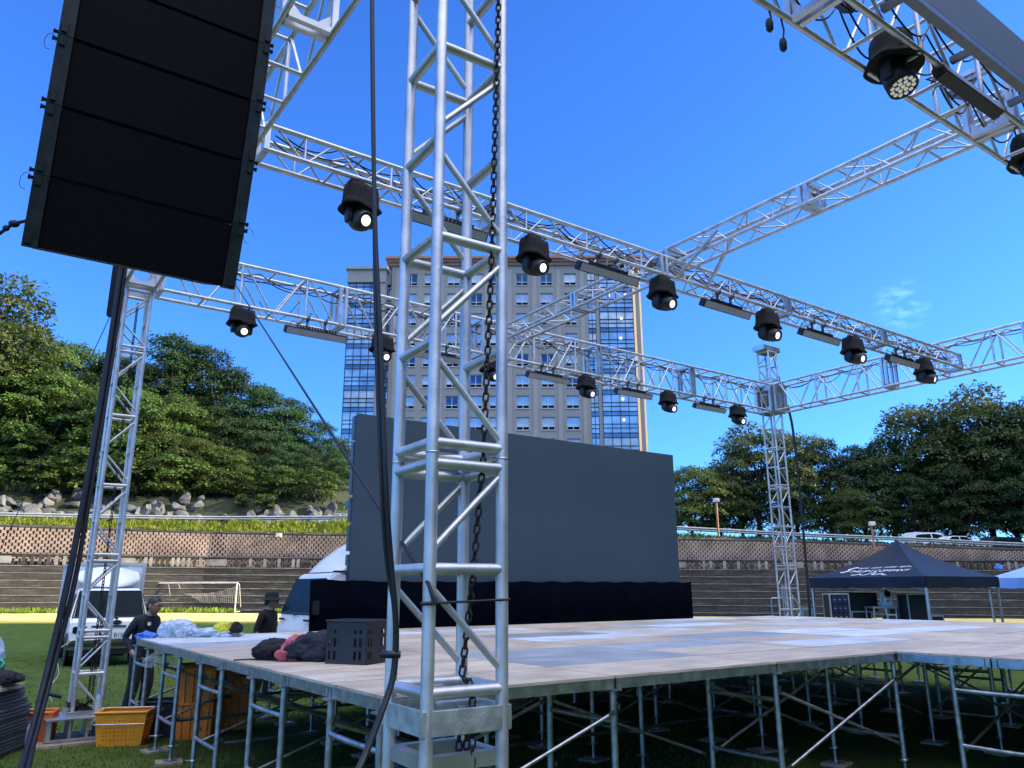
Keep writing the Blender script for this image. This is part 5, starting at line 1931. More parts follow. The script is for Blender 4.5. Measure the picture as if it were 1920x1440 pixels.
# windscreen lies on the plane from (y .12,z 1.10) to (y .50,z 1.70)
nrm = Vector((0, -0.60, 0.38)).normalized()
def ws(x, f_, o_=0.012):
    p = Vector((x, lerp(0.12, 0.50, f_), lerp(1.10, 1.70, f_))) + nrm * o_
    return T(*p)
q = MB()
q.add([ws(-0.75, 0.02), ws(0.75, 0.02), ws(0.66, 0.97), ws(-0.66, 0.97)], [(0, 1, 2, 3)])
q.build('windscreen', GLASSD, t)
q = MB()
for (a, b_) in (((-0.78, -0.0), (0.78, -0.0)), ((-0.78, 0.0), (-0.67, 1.0)), ((0.78, 0.0), (0.67, 1.0)), ((-0.67, 1.0), (0.67, 1.0))):
    q.tube(ws(a[0], a[1], 0.004), ws(b_[0], b_[1], 0.004), 0.016, 6)
q.build('windscreen_seal', RUBBER, t)
for s_ in (-1, 1):
    q = MB(); q.add([T(s_ * 0.822, 0.25, 1.12), T(s_ * 0.825, 1.0, 1.12), T(s_ * 0.735, 0.98, 1.64), T(s_ * 0.735, 0.58, 1.64)], [(0, 1, 2, 3)])
    q.build('side_window', GLASSD, t)
    q = MB(); q.box(T(s_ * 0.985, 0.16, 1.22), (0.13, 0.09, 0.30), rt); q.tube(T(s_ * 0.80, 0.2, 1.12), T(s_ * 0.97, 0.17, 1.12), 0.014, 6); q.tube(T(s_ * 0.80, 0.25, 1.38), T(s_ * 0.97, 0.18, 1.33), 0.012, 6)
    q.build('mirror', BLACK, t, bevel=0.02)
    q = MB(); q.box(T(s_ * 0.60, -0.008, 0.83), (0.30, 0.05, 0.15), rt); hl = q.build('headlight', GLASSD, t, bevel=0.02)
    q = MB(); q.ball(T(s_ * 0.56, -0.028, 0.83), 0.05, 12, 8, (1, 0.3, 1), rt); q.build('reflector', CHROME, hl)
    q = MB(); q.box(T(s_ * 0.50, -0.03, 0.50), (0.08, 0.03, 0.08), rt); q.build('fog_lamp', CHROME, t, bevel=0.01)
    q = MB(); q.tube(ws(s_ * 0.05 + 0.1, -0.03, 0.03), ws(s_ * 0.05 - 0.38 + 0.1, 0.10, 0.03), 0.01, 5); q.box(ws(s_ * 0.05 + 0.1, -0.06, 0.02), (0.06, 0.06, 0.03), rt); q.build('wiper', BLACK, t)
q = MB(); q.box(T(0, -0.012, 0.90), (0.74, 0.03, 0.035), rt); q.build('grille', BLACK, t)
q = MB(); q.box(T(0, -0.03, 0.565), (1.62, 0.06, 0.07), rt); q.box(T(0, -0.05, 0.42), (1.64, 0.10, 0.05), rt); q.build('bumper_trim', CHROME, t, bevel=0.012)
q = MB(); q.box(T(0, -0.02, 0.49), (1.62, 0.06, 0.075), rt); q.box(T(0, 0.03, 0.33), (1.5, 0.12, 0.12), rt); q.build('lower_bumper', BLACK, t)
q = MB(); q.box(T(0.20, -0.026, 0.69), (0.52, 0.012, 0.15), rt); pl8 = q.build('number_plate', mat('plate_white', (0.62, 0.66, 0.66), 0.4, 0, 0.03, 5), t, bevel=0.006)
frt = rt @ Matrix.Rotation(R_(90), 3, 'X')
PLTX = mat('plate_ink', (0.015, 0.03, 0.03), 0.5)
text_mesh('plate_digits', '8151', 0.135, T(0.255, -0.0345, 0.688), frt, PLTX, pl8)
q = MB()
q.path([T(0.02, -0.034, 0.73), T(0.055, -0.034, 0.73)], 0.006, 4); q.path([T(0.0375, -0.034, 0.69), T(0.0375, -0.034, 0.65)], 0.006, 4); q.path([T(0.005, -0.034, 0.69), T(0.07, -0.034, 0.69)], 0.006, 4)
q.build('plate_letter', PLTX, pl8)
q = MB()
q.lathe([(0.001, 0.0), (0.085, 0.0), (0.09, 0.012), (0.08, 0.014), (0.001, 0.014)], (0, 0, 0), 24, caps=False)
em = q.build('emblem', mat('emblem_dark', (0.03, 0.035, 0.045), 0.3, 0.5), None)
em.matrix_basis = Matrix.Translation(T(0.16, -0.004, 0.985)) @ (frt).to_4x4() @ Matrix.Diagonal((1.15, 0.6, 1, 1))
em.parent = t; em.matrix_parent_inverse = inv(t)
text_mesh('emblem_letters', 'KIA', 0.075, T(0.16, -0.021, 0.985), frt, CHROME, em, 0.002)
q = MB(); q.box(T(0, 2.35, 0.45), (0.9, 4.6, 0.14), rt); q.box(T(0, 3.0, 0.56), (1.6, 3.0, 0.08), rt); q.build('chassis', STEELD, t)
BOXM = mat('box_body_grey', (0.50, 0.53, 0.56), 0.4, 0.2, 0.05, 2.0)
q = MB(); q.box(T(0, 3.15, 1.52), (1.70, 3.1, 1.74), rt); bx = q.build('cargo_box', WHITEB, t, bevel=0.01)
q = MB()
for s_ in (-1, 1):
    for y in (1.60, 4.70): q.box(T(s_ * 0.835, y, 1.52), (0.07, 0.07, 1.78), rt)
    for z in (0.66, 2.38): q.box(T(s_ * 0.835, 3.15, z), (0.075, 3.04, 0.07), rt)
    for y in (2.35, 3.15, 3.95): q.box(T(s_ * 0.853, y, 1.52), (0.02, 0.05, 1.6), rt)
q.box(T(0, 1.60, 2.38), (1.60, 0.074, 0.07), rt); q.box(T(0, 1.60, 0.66), (1.60, 0.074, 0.07), rt)
q.build('corner_trim', BOXM, bx)
# rounded wind deflector over the cab
q = MB()
vs, fs = [], []
nu, nv = 18, 10
for j in range(nv + 1):
    f_ = j / nv
    for i in range(nu + 1):
        a = -1 + 2 * i / nu
        w = 0.70 * (1 - 0.16 * (2 * f_ - 1) ** 4)
        ex = abs(a) ** 2.5
        x = a * w
        z = 1.80 + 0.50 * f_ - (0.10 * ex if f_ > 0.7 else 0) * (f_ - 0.7) * 3 + 0.08 * ex * (1 - f_)
        y = 0.62 + 0.78 * f_ ** 1.6 + 0.45 * ex
        vs.append(T(x, min(y, 1.58), z))
for j in range(nv):
    for i in range(nu):
        fs.append((j * (nu + 1) + i, j * (nu + 1) + i + 1, (j + 1) * (nu + 1) + i + 1, (j + 1) * (nu + 1) + i))
q.add(vs, fs, True)
q.build('wind_deflector', WHITEP, t)
for s_ in (-1, 1):
    wheel(t, T(s_ * 0.70, 0.85, 0.32), 0.32, 0.20, None, rt)
    for dx in (0.0,): wheel(t, T(s_ * 0.68, 3.5, 0.30), 0.30, 0.30, None, rt)
q = MB()
for s_ in (-1, 1): q.lathe([(0.35, -0.02), (0.40, -0.02), (0.40, 0.02), (0.35, 0.02)], T(s_ * 0.79, 0.85, 0.33), 20, rt @ Matrix.Rotation(R_(90), 3, 'Y'))
q.build('wheel_arch', BLACK, t)

# truck carrying the LED wall: its cab looks out left of the skirt
t = thing('screen_truck', 'white truck behind the LED wall with its cab showing at the left', 'truck', L0 + V * 1.0)
rt = Matrix((-V, U, Z)).transposed()      # x towards the viewer, y backwards along the screen
T2O = L0 - U * 0.62 + V * 0.95
T2 = lambda x, y, z: T2O + (-V) * x + U * y + Z * z
prof_side = [(0.06, 0.45), (0.0, 0.60), (0.0, 1.02), (0.06, 1.30), (0.30, 1.93), (0.42, 2.0), (1.9, 2.02), (1.9, 0.45)]
hwid = [0.84, 0.87, 0.88, 0.88, 0.78, 0.77, 0.80, 0.86]
q = MB(); vs = []
for s_ in (-1, 1):
    for (y, z), w in zip(prof_side, hwid): vs.append(T2(s_ * w, y, z))
n_ = len(prof_side)
q.add(vs, [tuple(range(n_ - 1, -1, -1)), tuple(range(n_, 2 * n_))] + [(k, (k + 1) % n_, n_ + (k + 1) % n_, n_ + k) for k in range(n_)])
q.build('cab', WHITEP, t, bevel=0.04)
nrm2 = Vector((0, -0.63, 0.24)).normalized()
ws2 = lambda x, f_, o_=0.012: T2(x, lerp(0.06, 0.30, f_) + nrm2.y * o_, lerp(1.30, 1.93, f_) + nrm2.z * o_)
q = MB(); q.add([ws2(-0.82, 0.03), ws2(0.82, 0.03), ws2(0.73, 0.96), ws2(-0.73, 0.96)], [(0, 1, 2, 3)]); q.build('windscreen', GLASSD, t)
q = MB(); q.tube(ws2(-0.84, 0.0, .005), ws2(-0.745, 1, .005), 0.016, 6); q.tube(ws2(-0.84, 0, .005), ws2(0.84, 0, .005), 0.018, 6); q.build('windscreen_seal', RUBBER, t)
for s_ in (-1, 1):
    q = MB(); q.add([T2(s_ * 0.885, 0.22, 1.34), T2(s_ * 0.885, 1.1, 1.34), T2(s_ * 0.815, 1.08, 1.86), T2(s_ * 0.81, 0.5, 1.86)], [(0, 1, 2, 3)]); q.build('side_window', GLASSD, t)
    q = MB(); q.box(T2(s_ * 1.1, -0.06, 1.42), (0.16, 0.1, 0.22), rt); q.tube(T2(s_ * 0.86, 0.1, 1.38), T2(s_ * 1.05, -0.02, 1.40), 0.014, 6); q.build('mirror', BLACK, t, bevel=0.02)
    q = MB(); q.box(T2(s_ * 0.62, -0.01, 1.20), (0.26, 0.02, 0.035), rt); q.build('marker_slot', BLACK, t)
    q = MB(); q.tube(ws2(s_ * .05, -0.05, .03), ws2(s_ * .05 - 0.5, 0.08, .03), 0.01, 5); q.build('wiper', BLACK, t)
q = MB(); q.box(T2(0, 0.02, 0.78), (1.76, 0.12, 0.30), rt); q.build('bumper', WHITEB, t, bevel=0.03)
q = MB(); vs, fs = [], []
nu, nv = 14, 10
for j in range(nv + 1):
    f_ = j / nv
    for i in range(nu + 1):
        a = -1 + 2 * i / nu
        ex = abs(a) ** 3
        z = 2.02 + 0.72 * math.sin(f_ * math.pi / 2) - 0.16 * ex * f_
        vs.append(T2(a * 0.80, 0.42 + 1.25 * f_ ** 1.15 + 0.1 * ex, z))
for j in range(nv):
    for i in range(nu): fs.append((j * (nu + 1) + i, (j + 1) * (nu + 1) + i, (j + 1) * (nu + 1) + i + 1, j * (nu + 1) + i + 1))
q.add(vs, fs, True)
for s_, k in ((-1, 0), (1, nu)):
    loop = [vs[j * (nu + 1) + k] for j in range(nv + 1)]
    bb_ = loop + [T2(s_ * 0.80, 1.67, 2.02)]
    q.add(bb_, [tuple(range(len(bb_)))])
q.build('wind_deflector', WHITEP, t)
q = MB(); q.tube(T2(0.815, 0.35, 2.02), T2(0.815, 1.8, 2.03), 0.018, 6); q.build('roof_trim', BLACK, t)
q = MB(); q.box(T2(0, 5.0, 0.75), (1.7, 6.4, 0.5), rt); q.box(T2(-0.1, 5.0, 1.4), (1.4, 6.2, 0.8), rt); q.build('body', WHITEB, t, bevel=0.02)
for s_ in (-1, 1):
    for y in (1.0, 6.2): wheel(t, T2(s_ * 0.72, y, 0.38), 0.38, 0.24, None, rt)

# ------------------------------------------------------------------ goal
GOALM = mat('worn_goal_paint', (0.56, 0.56, 0.55), 0.6, 0, 0.2, 3.0)
NETM = mat('white_cord', (0.60, 0.60, 0.58), 0.8, 0, 0.1, 5.0)
gy0 = 56.3
gl, gr = at(273, 1146, gy0).x, at(440, 1146, gy0).x
gz0 = gz((gl + gr) / 2, gy0)
gh = 2.0
t = thing('football_goal', 'white football goal with a sagging torn net in front of the stepped wall', 'goal', ((gl + gr) / 2, gy0, gz0))
for x in (gl, gr):
    q = MB(); q.tube((x, gy0, gz0), (x, gy0, gz0 + gh), 0.05, 10); q.build('post', GOALM, t)
q = MB(); q.tube((gl - 0.06, gy0, gz0 + gh), (gr + 0.06, gy0, gz0 + gh), 0.05, 10); q.build('crossbar', GOALM, t)
q = MB()
for x in (gl, gr):
    q.path([(x, gy0, gz0 + gh), (x, gy0 + 0.5, gz0 + gh - 0.1), (x, gy0 + 1.3, gz0 + 0.05)], 0.03, 6); q.tube((x, gy0, gz0 + .04), (x, gy0 + 1.3, gz0 + .04), 0.03, 6)
q.tube((gl, gy0 + 1.3, gz0 + .05), (gr, gy0 + 1.3, gz0 + .05), 0.03, 6)
q.build('rear_stay', GOALM, t)
q = MB()
nx_, nz_ = 44, 14


def netp(i, j):
    f_, g_ = i / nx_, j / nz_
    sag = 0.95 * (1 - (2 * abs(f_ - 0.52)) ** 2.2) * g_ ** 0.8
    top = gh - 0.06 - max(0, sag) * 0.72 - (0.25 if f_ < 0.3 else 0) * g_
    return Vector((lerp(gl, gr, f_), gy0 + 1.25 - 0.75 * g_ + 0.1 * math.sin(f_ * 9), gz0 + 0.05 + (top - 0.05) * g_ + 0.03 * math.sin(i * 1.7) * g_))


for i in range(nx_ + 1): q.path([netp(i, j) for j in range(nz_ + 1)], 0.007, 3, caps=False)
for j in range(nz_ + 1): q.path([netp(i, j) for i in range(nx_ + 1)], 0.007, 3, caps=False)
for fx, ln in ((0.10, 0.55), (0.22, 0.8), (0.33, 0.4)):
    x = lerp(gl, gr, fx); q.path([(x, gy0, gz0 + gh), (x + 0.08, gy0 + .1, gz0 + gh - ln * .5), (x + 0.18, gy0 + .1, gz0 + gh - ln)], 0.014, 4)
q.build('net', NETM, t)

# ------------------------------------------------------------------ plastic crates and baskets


def holed_panel(mb, o, ex, ey, nx, ny, keep, th):
    """lattice panel: o origin, ex/ey full edge vectors; solid cells where keep(i,j)"""
    nrm_ = ex.cross(ey).normalized() * th
    for i in range(nx):
        for j in range(ny):
            if not keep(i, j): continue
            a = o + ex * (i / nx) + ey * (j / ny); b_ = o + ex * ((i + 1) / nx) + ey * (j / ny)
            c_ = o + ex * ((i + 1) / nx) + ey * ((j + 1) / ny); d_ = o + ex * (i / nx) + ey * ((j + 1) / ny)
            vs = [a, b_, c_, d_] + [p + nrm_ for p in (a, b_, c_, d_)]
            mb.add(vs, [(3, 2, 1, 0), (4, 5, 6, 7), (0, 1, 5, 4), (1, 2, 6, 5), (2, 3, 7, 6), (3, 0, 4, 7)])


def basket(name, label, loc, rz, size, material, taper, nx, nz, keep, rim=0.025, wire=None, cat='basket', group=None, ribs=0):
    w, d, h = size
    t = thing(name, label, cat, loc, rz, group)
    rt_ = rotz(rz); o = Vector(loc)
    P = lambda x, y, z: o + rt_ @ Vector((x, y, z))
    cnr = lambda z: [(sx_ * w / 2 * lerp(taper, 1, z / h), sy_ * d / 2 * lerp(taper, 1, z / h)) for sx_, sy_ in ((-1, -1), (1, -1), (1, 1), (-1, 1))]
    b0, b1 = cnr(0), cnr(h)
    q = MB()
    for k in range(4):
        k2 = (k + 1) % 4
        a, b_ = P(*b0[k], 0), P(*b0[k2], 0)
        c_, d_ = P(*b1[k2], h), P(*b1[k], h)
        # trapezoid panel as strips
        for j in range(nz):
            f0, f1 = j / nz, (j + 1) / nz
            for i in range(nx):
                if not keep(i, j): continue
                g0, g1 = i / nx, (i + 1) / nx
                pt = lambda g, f_: (a.lerp(b_, g)).lerp(d_.lerp(c_, g), f_)
                q4 = [pt(g0, f0), pt(g1, f0), pt(g1, f1), pt(g0, f1)]
                n4 = (q4[1] - q4[0]).cross(q4[3] - q4[0]).normalized() * -0.004
                vs = q4 + [p + n4 for p in q4]
                q.add(vs, [(0, 1, 2, 3), (7, 6, 5, 4), (1, 0, 4, 5), (2, 1, 5, 6), (3, 2, 6, 7), (0, 3, 7, 4)])
        for r in range(ribs):
            g = (r + 0.5) / ribs
            p0_, p1_ = (a.lerp(b_, g)), (d_.lerp(c_, g))
            n4 = (b_ - a).cross(d_ - a).normalized()
            q.tube(p0_ + n4 * 0.006, p1_ + n4 * 0.006, 0.009, 4)
    q.add([P(x, y, 0.004) for x, y in b0], [(0, 1, 2, 3)]); q.add([P(x, y, 0.012) for x, y in b0], [(0, 1, 2, 3)])
    q.build('body', material, t)
    q = MB()
    for k in range(4):
        k2 = (k + 1) % 4
        q.tube(P(*b1[k], h), P(*b1[k2], h), rim * 0.6, 6)
        q.ball(P(*b1[k], h), rim * 0.6, 8, 6)
    q.build('rim', material, t)
    if wire:
        for s_ in (-1, 1):
            q = MB()
            zz = h - (0.12 if s_ < 0 else -0.02)
            yy = s_ * (d / 2 + (0.02 if s_ < 0 else -0.10))
            q.path([P(-w / 2 - 0.015, 0.0, h - 0.01), P(-w / 2 - 0.02, yy * 0.9, zz), P(-w / 2 + 0.02, yy, zz), P(w / 2 - 0.02, yy, zz), P(w / 2 + 0.02, yy * 0.9, zz), P(w / 2 + 0.015, 0.0, h - 0.01)], 0.006, 6)
            q.build('wire_handle', CHROME, t)
    return t


def keep_basket(i, j, nx=24, nz=18):
    if i < 3 or i >= nx - 3 or j < 3 or j >= nz - 4: return True
    return not (i % 2 == 1 and j % 2 == 1)


basket('shopping_basket', 'amber plastic basket with wire handles standing on the grass by the left tower', (-4.50, 9.72, gz(-4.5, 9.7)), 0.16, (0.56, 0.38, 0.36), AMBER, 0.84, 24, 18, keep_basket, 0.028, True)
q = MB(); q.box((-4.52, 9.72, 0.31), (0.22, 0.15, 0.004), rotz(0.4)); tag(q.build('paper_sheet', WHITEB), 'crumpled white paper lying inside the amber basket', 'paper')


def keep_crate(i, j): return not (i in (2, 3, 6, 7) and j in (2, 3, 6, 7) and (j % 4 != 1))


for k, (zz, lb) in enumerate(((0.0, 'tall worn orange crate on the grass under the stage edge'), (0.40, 'worn orange crate stacked upright on another under the stage edge'))):
    basket('plastic_crate', lb, (-3.83, 10.12, zz), 0.25, (0.40, 0.34, 0.39), REDORANGE, 0.93, 10, 10, lambda i, j: True, 0.03, None, 'crate', 'orange crates under the stage', ribs=4)
basket('plastic_crate', 'worn orange crate standing behind the stacked pair under the stage', (-3.55, 10.75, 0.0), 0.1, (0.40, 0.34, 0.72), REDORANGE, 0.93, 10, 10, lambda i, j: True, 0.03, None, 'crate', 'orange crates under the stage', ribs=4)
basket('plastic_crate', 'black plastic crate standing on the grass under the left corner of the stage', (-4.28, 10.25, 0.0), 0.2, (0.52, 0.38, 0.40), BLACK, 0.94, 12, 10, lambda i, j: not (i in (4, 5, 6, 7) and j == 7), 0.03, None, 'crate', None, ribs=3)
q = MB(); q.ball((-3.62, 10.35, 0.80), 0.14, 14, 10, (1.5, 1, 0.35)); tag(q.build('dark_cloth', CLOTH_K), 'dark cloth bundle lying on top of the orange crates', 'cloth')
basket('plastic_crate', 'orange crate half hidden behind the stack of grey boards at the left edge', (-5.55, 9.80, 0.0), 0.3, (0.34, 0.3, 0.34), ORANGE, 0.93, 10, 10, lambda i, j: True, 0.03, None, 'crate', None, ribs=4)


def keep_fold(i, j):
    if j in (0, 9) or i in (0, 15): return True
    if j in (8,) : return True
    return not (i % 2 == 1 and j in (1, 2, 4, 5, 7)) or 5 <= i <= 9


basket('folding_crate', 'black folding crate standing on the stage deck beside a heap of clothes', (-1.30, 6.80, HS + 0.002), -0.42, (0.40, 0.29, 0.335), BLACK, 1.0, 16, 10, keep_fold, 0.018, None, 'crate', None, ribs=0)

# ------------------------------------------------------------------ things lying on the deck


def heap(name, label, cat, c, size, material, seed, rot=0.0, rough=0.35, kind='cloth'):
    bm = bmesh.new()
    bmesh.ops.create_icosphere(bm, subdivisions=5, radius=1.0)
    sd = Vector((seed * 3.1, seed * 1.7, seed * 0.9))
    rr_ = rotz(rot)
    q = MB(); vs = []
    for v_ in bm.verts:
        p = v_.co.copy()
        n0 = noise.noise(p * 1.3 + sd)
        fold = abs(noise.noise(Vector((p.x * 3.2, p.y * 3.2, p.z * 1.3)) + sd * 2))
        fold2 = abs(noise.noise(p * 6.5 + sd * 3))
        r = 1 + rough * n0 + rough * (0.55 - 1.1 * fold) + rough * 0.45 * (0.4 - fold2)
        p = Vector((p.x * r, p.y * r, max(-0.45, p.z * r)))
        e = (p.z + 0.45)
        p = rr_ @ Vector((p.x * size[0], p.y * size[1], 0)) + Z * (e * size[2] / 1.45)
        vs.append(Vector(c) + p)
    q.add(vs, [[v_.index for v_ in f.verts] for f in bm.faces], True)
    bm.free()
    return tag(q.build(name, material), label, cat)


heap('jacket', 'black jacket crumpled at the left of the clothes heap on the deck', 'jacket', (-2.02, 7.22, HS), (0.20, 0.15, 0.15), CLOTH_K, 2, 0.3)
heap('garment', 'pink garment showing between two dark jackets on the deck', 'clothing', (-1.87, 7.12, HS), (0.17, 0.13, 0.185), CLOTH_P, 5, 0.6)
heap('jacket', 'navy jacket heaped between the pink garment and the black crate', 'jacket', (-1.62, 7.12, HS), (0.30, 0.20, 0.22), CLOTH_N, 9, 0.2)
heap('jacket', 'black coat bunched up behind the black folding crate', 'jacket', (-1.45, 7.20, HS), (0.17, 0.15, 0.30), CLOTH_K, 12, 0.9)
heap('garment', 'small pink sleeve peeking out beside the black crate', 'clothing', (-1.50, 6.98, HS), (0.07, 0.05, 0.21), CLOTH_P, 15, 0.2)
q = MB(); q.path([(-2.18, 7.10, HS + .01), (-2.28, 7.12, HS + .008), (-2.40, 7.06, HS + .006)], 0.006, 5); tag(q.build('drawstring', CLOTH_K), 'thin black cord trailing from the clothes over the deck', 'cord')
BAG = mat('plastic_bag', (0.44, 0.55, 0.68), 0.25, 0, 0.12, 6.0, 0.3, 14)
BAGY = mat('yellow_packet', (0.55, 0.55, 0.03), 0.4)
heap('plastic_bag', 'pale blue plastic bag puffed up on the back left of the deck', 'bag', (-4.36, 10.62, HS), (0.20, 0.13, 0.21), BAG, 21, 0.1, 0.4)
heap('plastic_bag', 'flat pale plastic bag with a yellow packet on the deck', 'bag', (-3.95, 10.70, HS), (0.30, 0.14, 0.10), BAG, 25, 0.2, 0.5)
heap('snack_packet', 'yellow packet lying in the flat plastic bag', 'packet', (-3.80, 10.66, HS + 0.05), (0.10, 0.06, 0.13), BAGY, 27, 0.2, 0.3)
heap('snack_packet', 'dark packet lying at the right end of the flat plastic bag', 'packet', (-3.62, 10.66, HS + 0.05), (0.07, 0.05, 0.12), CLOTH_K, 29, 0.2, 0.3)
BLUEF = mat('blue_film', (0.06, 0.20, 0.75), 0.3, 0, 0.2, 10)
heap('wrapper', 'small blue and white wrapper at the back left corner of the deck', 'wrapper', (-4.68, 10.42, HS), (0.11, 0.05, 0.075), BLUEF, 33, 0.0, 0.5)
CLEARB = mat('clear_film', (0.55, 0.60, 0.62), 0.2, 0, 0.1, 8.0)
CLEARB.node_tree.nodes['Principled BSDF'].inputs['Alpha'].default_value = 0.16
heap('plastic_bag', 'clear plastic bag hanging under the left edge of the deck', 'bag', (-4.10, 9.55, HS - 0.27), (0.13, 0.07, 0.15), CLEARB, 37, 0.3, 0.4)

# stack of grey boards at the left edge
BOARD = mat('grey_board', (0.060, 0.075, 0.088), 0.6, 0, 0.25, 3.0, 0.1, 40)
rnd = random.Random(41)
sb = Vector((-5.90, 9.10, 0))
NB = 19
for k in range(NB):
    w = 0.92 - (0.10 * max(0, k - 12) / 6)
    c = sb + Vector((rnd.uniform(-.015, .015) - 0.03 * max(0, k - 12) / 3, rnd.uniform(-.02, .02), 0.02 + k * 0.034))
    q = MB(); q.box(c, (w, 0.7, 0.026), rotz(0.12 + rnd.uniform(-.02, .02)))
    pos_ = 'topmost' if k == NB - 1 else ('lowest' if k == 0 else ORD[NB - k] + ' from the top')
    tag(q.build('grey_board', BOARD, bevel=0.004), f"dark grey board in the stack at the left edge, {pos_}", 'board', 'stacked grey boards')
zt = 0.02 + NB * 0.034
q = MB(); q.box(sb + Vector((0.28, -0.02, zt + 0.018)), (0.28, 0.5, 0.035), rotz(0.1)); q.box(sb + Vector((0.26, -0.02, zt + 0.05)), (0.24, 0.45, 0.025), rotz(0.16))
tag(q.build('wood_offcut', mat('raw_timber', (0.42, 0.34, 0.26), 0.8, 0, 0.2, 20)), 'pale timber offcuts lying on the stack of grey boards', 'timber')
heap('work_bag', 'black cloth bag lying on the stack of boards', 'bag', sb + Vector((0.18, -0.05, zt + 0.07)), (0.30, 0.22, 0.12), CLOTH_K, 43, 0.2, 0.3)
heap('glove', 'dark blue work glove lying at the left end of the board stack', 'glove', sb + Vector((-0.02, -0.3, zt + 0.01)), (0.22, 0.10, 0.12), CLOTH_N, 47, 0.2, 0.3)
heap('plastic_bag', 'clear blue plastic bag standing up on the board stack at the left edge', 'bag', sb + Vector((-0.12, 0.1, zt + 0.16)), (0.20, 0.12, 0.40), BAG, 51, 0.6, 0.5)
q = MB(); q.lathe([(0.035, -0.02), (0.05, -0.02), (0.05, 0.02), (0.035, 0.02), (0.035, -0.02)], sb + Vector((0.16, 0.12, zt + 0.24)), 20, Matrix.Rotation(R_(70), 3, 'X'), caps=False)
tag(q.build('tape_roll', mat('green_tape', (0.02, 0.35, 0.22), 0.4)), 'green roll of tape on the black bag', 'tape')
# two water bottles at the left tower
WAT = mat('pet_bottle', (0.55, 0.66, 0.74), 0.1, 0, 0.05, 5.0)
WAT.node_tree.nodes['Principled BSDF'].inputs['Alpha'].default_value = 0.55
for lb, c in (('clear water bottle standing on the pad at the left tower base', LT + Vector((-0.33, -0.52, 0.03))), ('clear water bottle standing inside the left tower on its base', LT + Vector((0.19, -0.08, 0.29)))):
    t = thing('water_bottle', lb, 'bottle', c)
    q = MB(); q.lathe([(0.03, 0), (0.034, 0.01), (0.034, 0.13), (0.028, 0.15), (0.034, 0.165), (0.03, 0.19), (0.014, 0.22), (0.014, 0.235)], c, 14); q.build('bottle', WAT, t)
    q = MB(); q.lathe([(0.016, 0.232), (0.016, 0.25)], c, 12); q.build('cap', BLUEF, t)
q = MB(); pp = smooth_path([LT + Vector((-0.12, -0.2, 1.15)), LT + Vector((-0.3, -0.22, 1.0)), LT + Vector((-0.26, -0.2, 0.75)), LT + Vector((-0.33, -0.25, 0.6)), LT + Vector((-0.28, -0.22, 0.45))])
q.path(pp, 0.005, 5); tag(q.build('thin_lead', WHITEB), 'thin white lead dangling down the left tower leg', 'cable')
heap('plastic_bag', 'clear plastic sheet caught at the corner of the left tower base', 'bag', LT + Vector((-0.62, -0.1, 0.20)), (0.20, 0.06, 0.09), CLEARB, 55, 0.1, 0.4)

# ------------------------------------------------------------------ canopies and gear at the right
CANB = mat('canopy_navy', (0.008, 0.015, 0.030), 0.55, 0, 0.1, 3.0, 0.15, 9, spec=0.3)
CANW = mat('canopy_blue', (0.24, 0.40, 0.80), 0.5, 0, 0.08, 3.0, 0.15, 9)
CANL = mat('canopy_leg', (0.55, 0.56, 0.56), 0.4, 0.8, 0.1, 8)


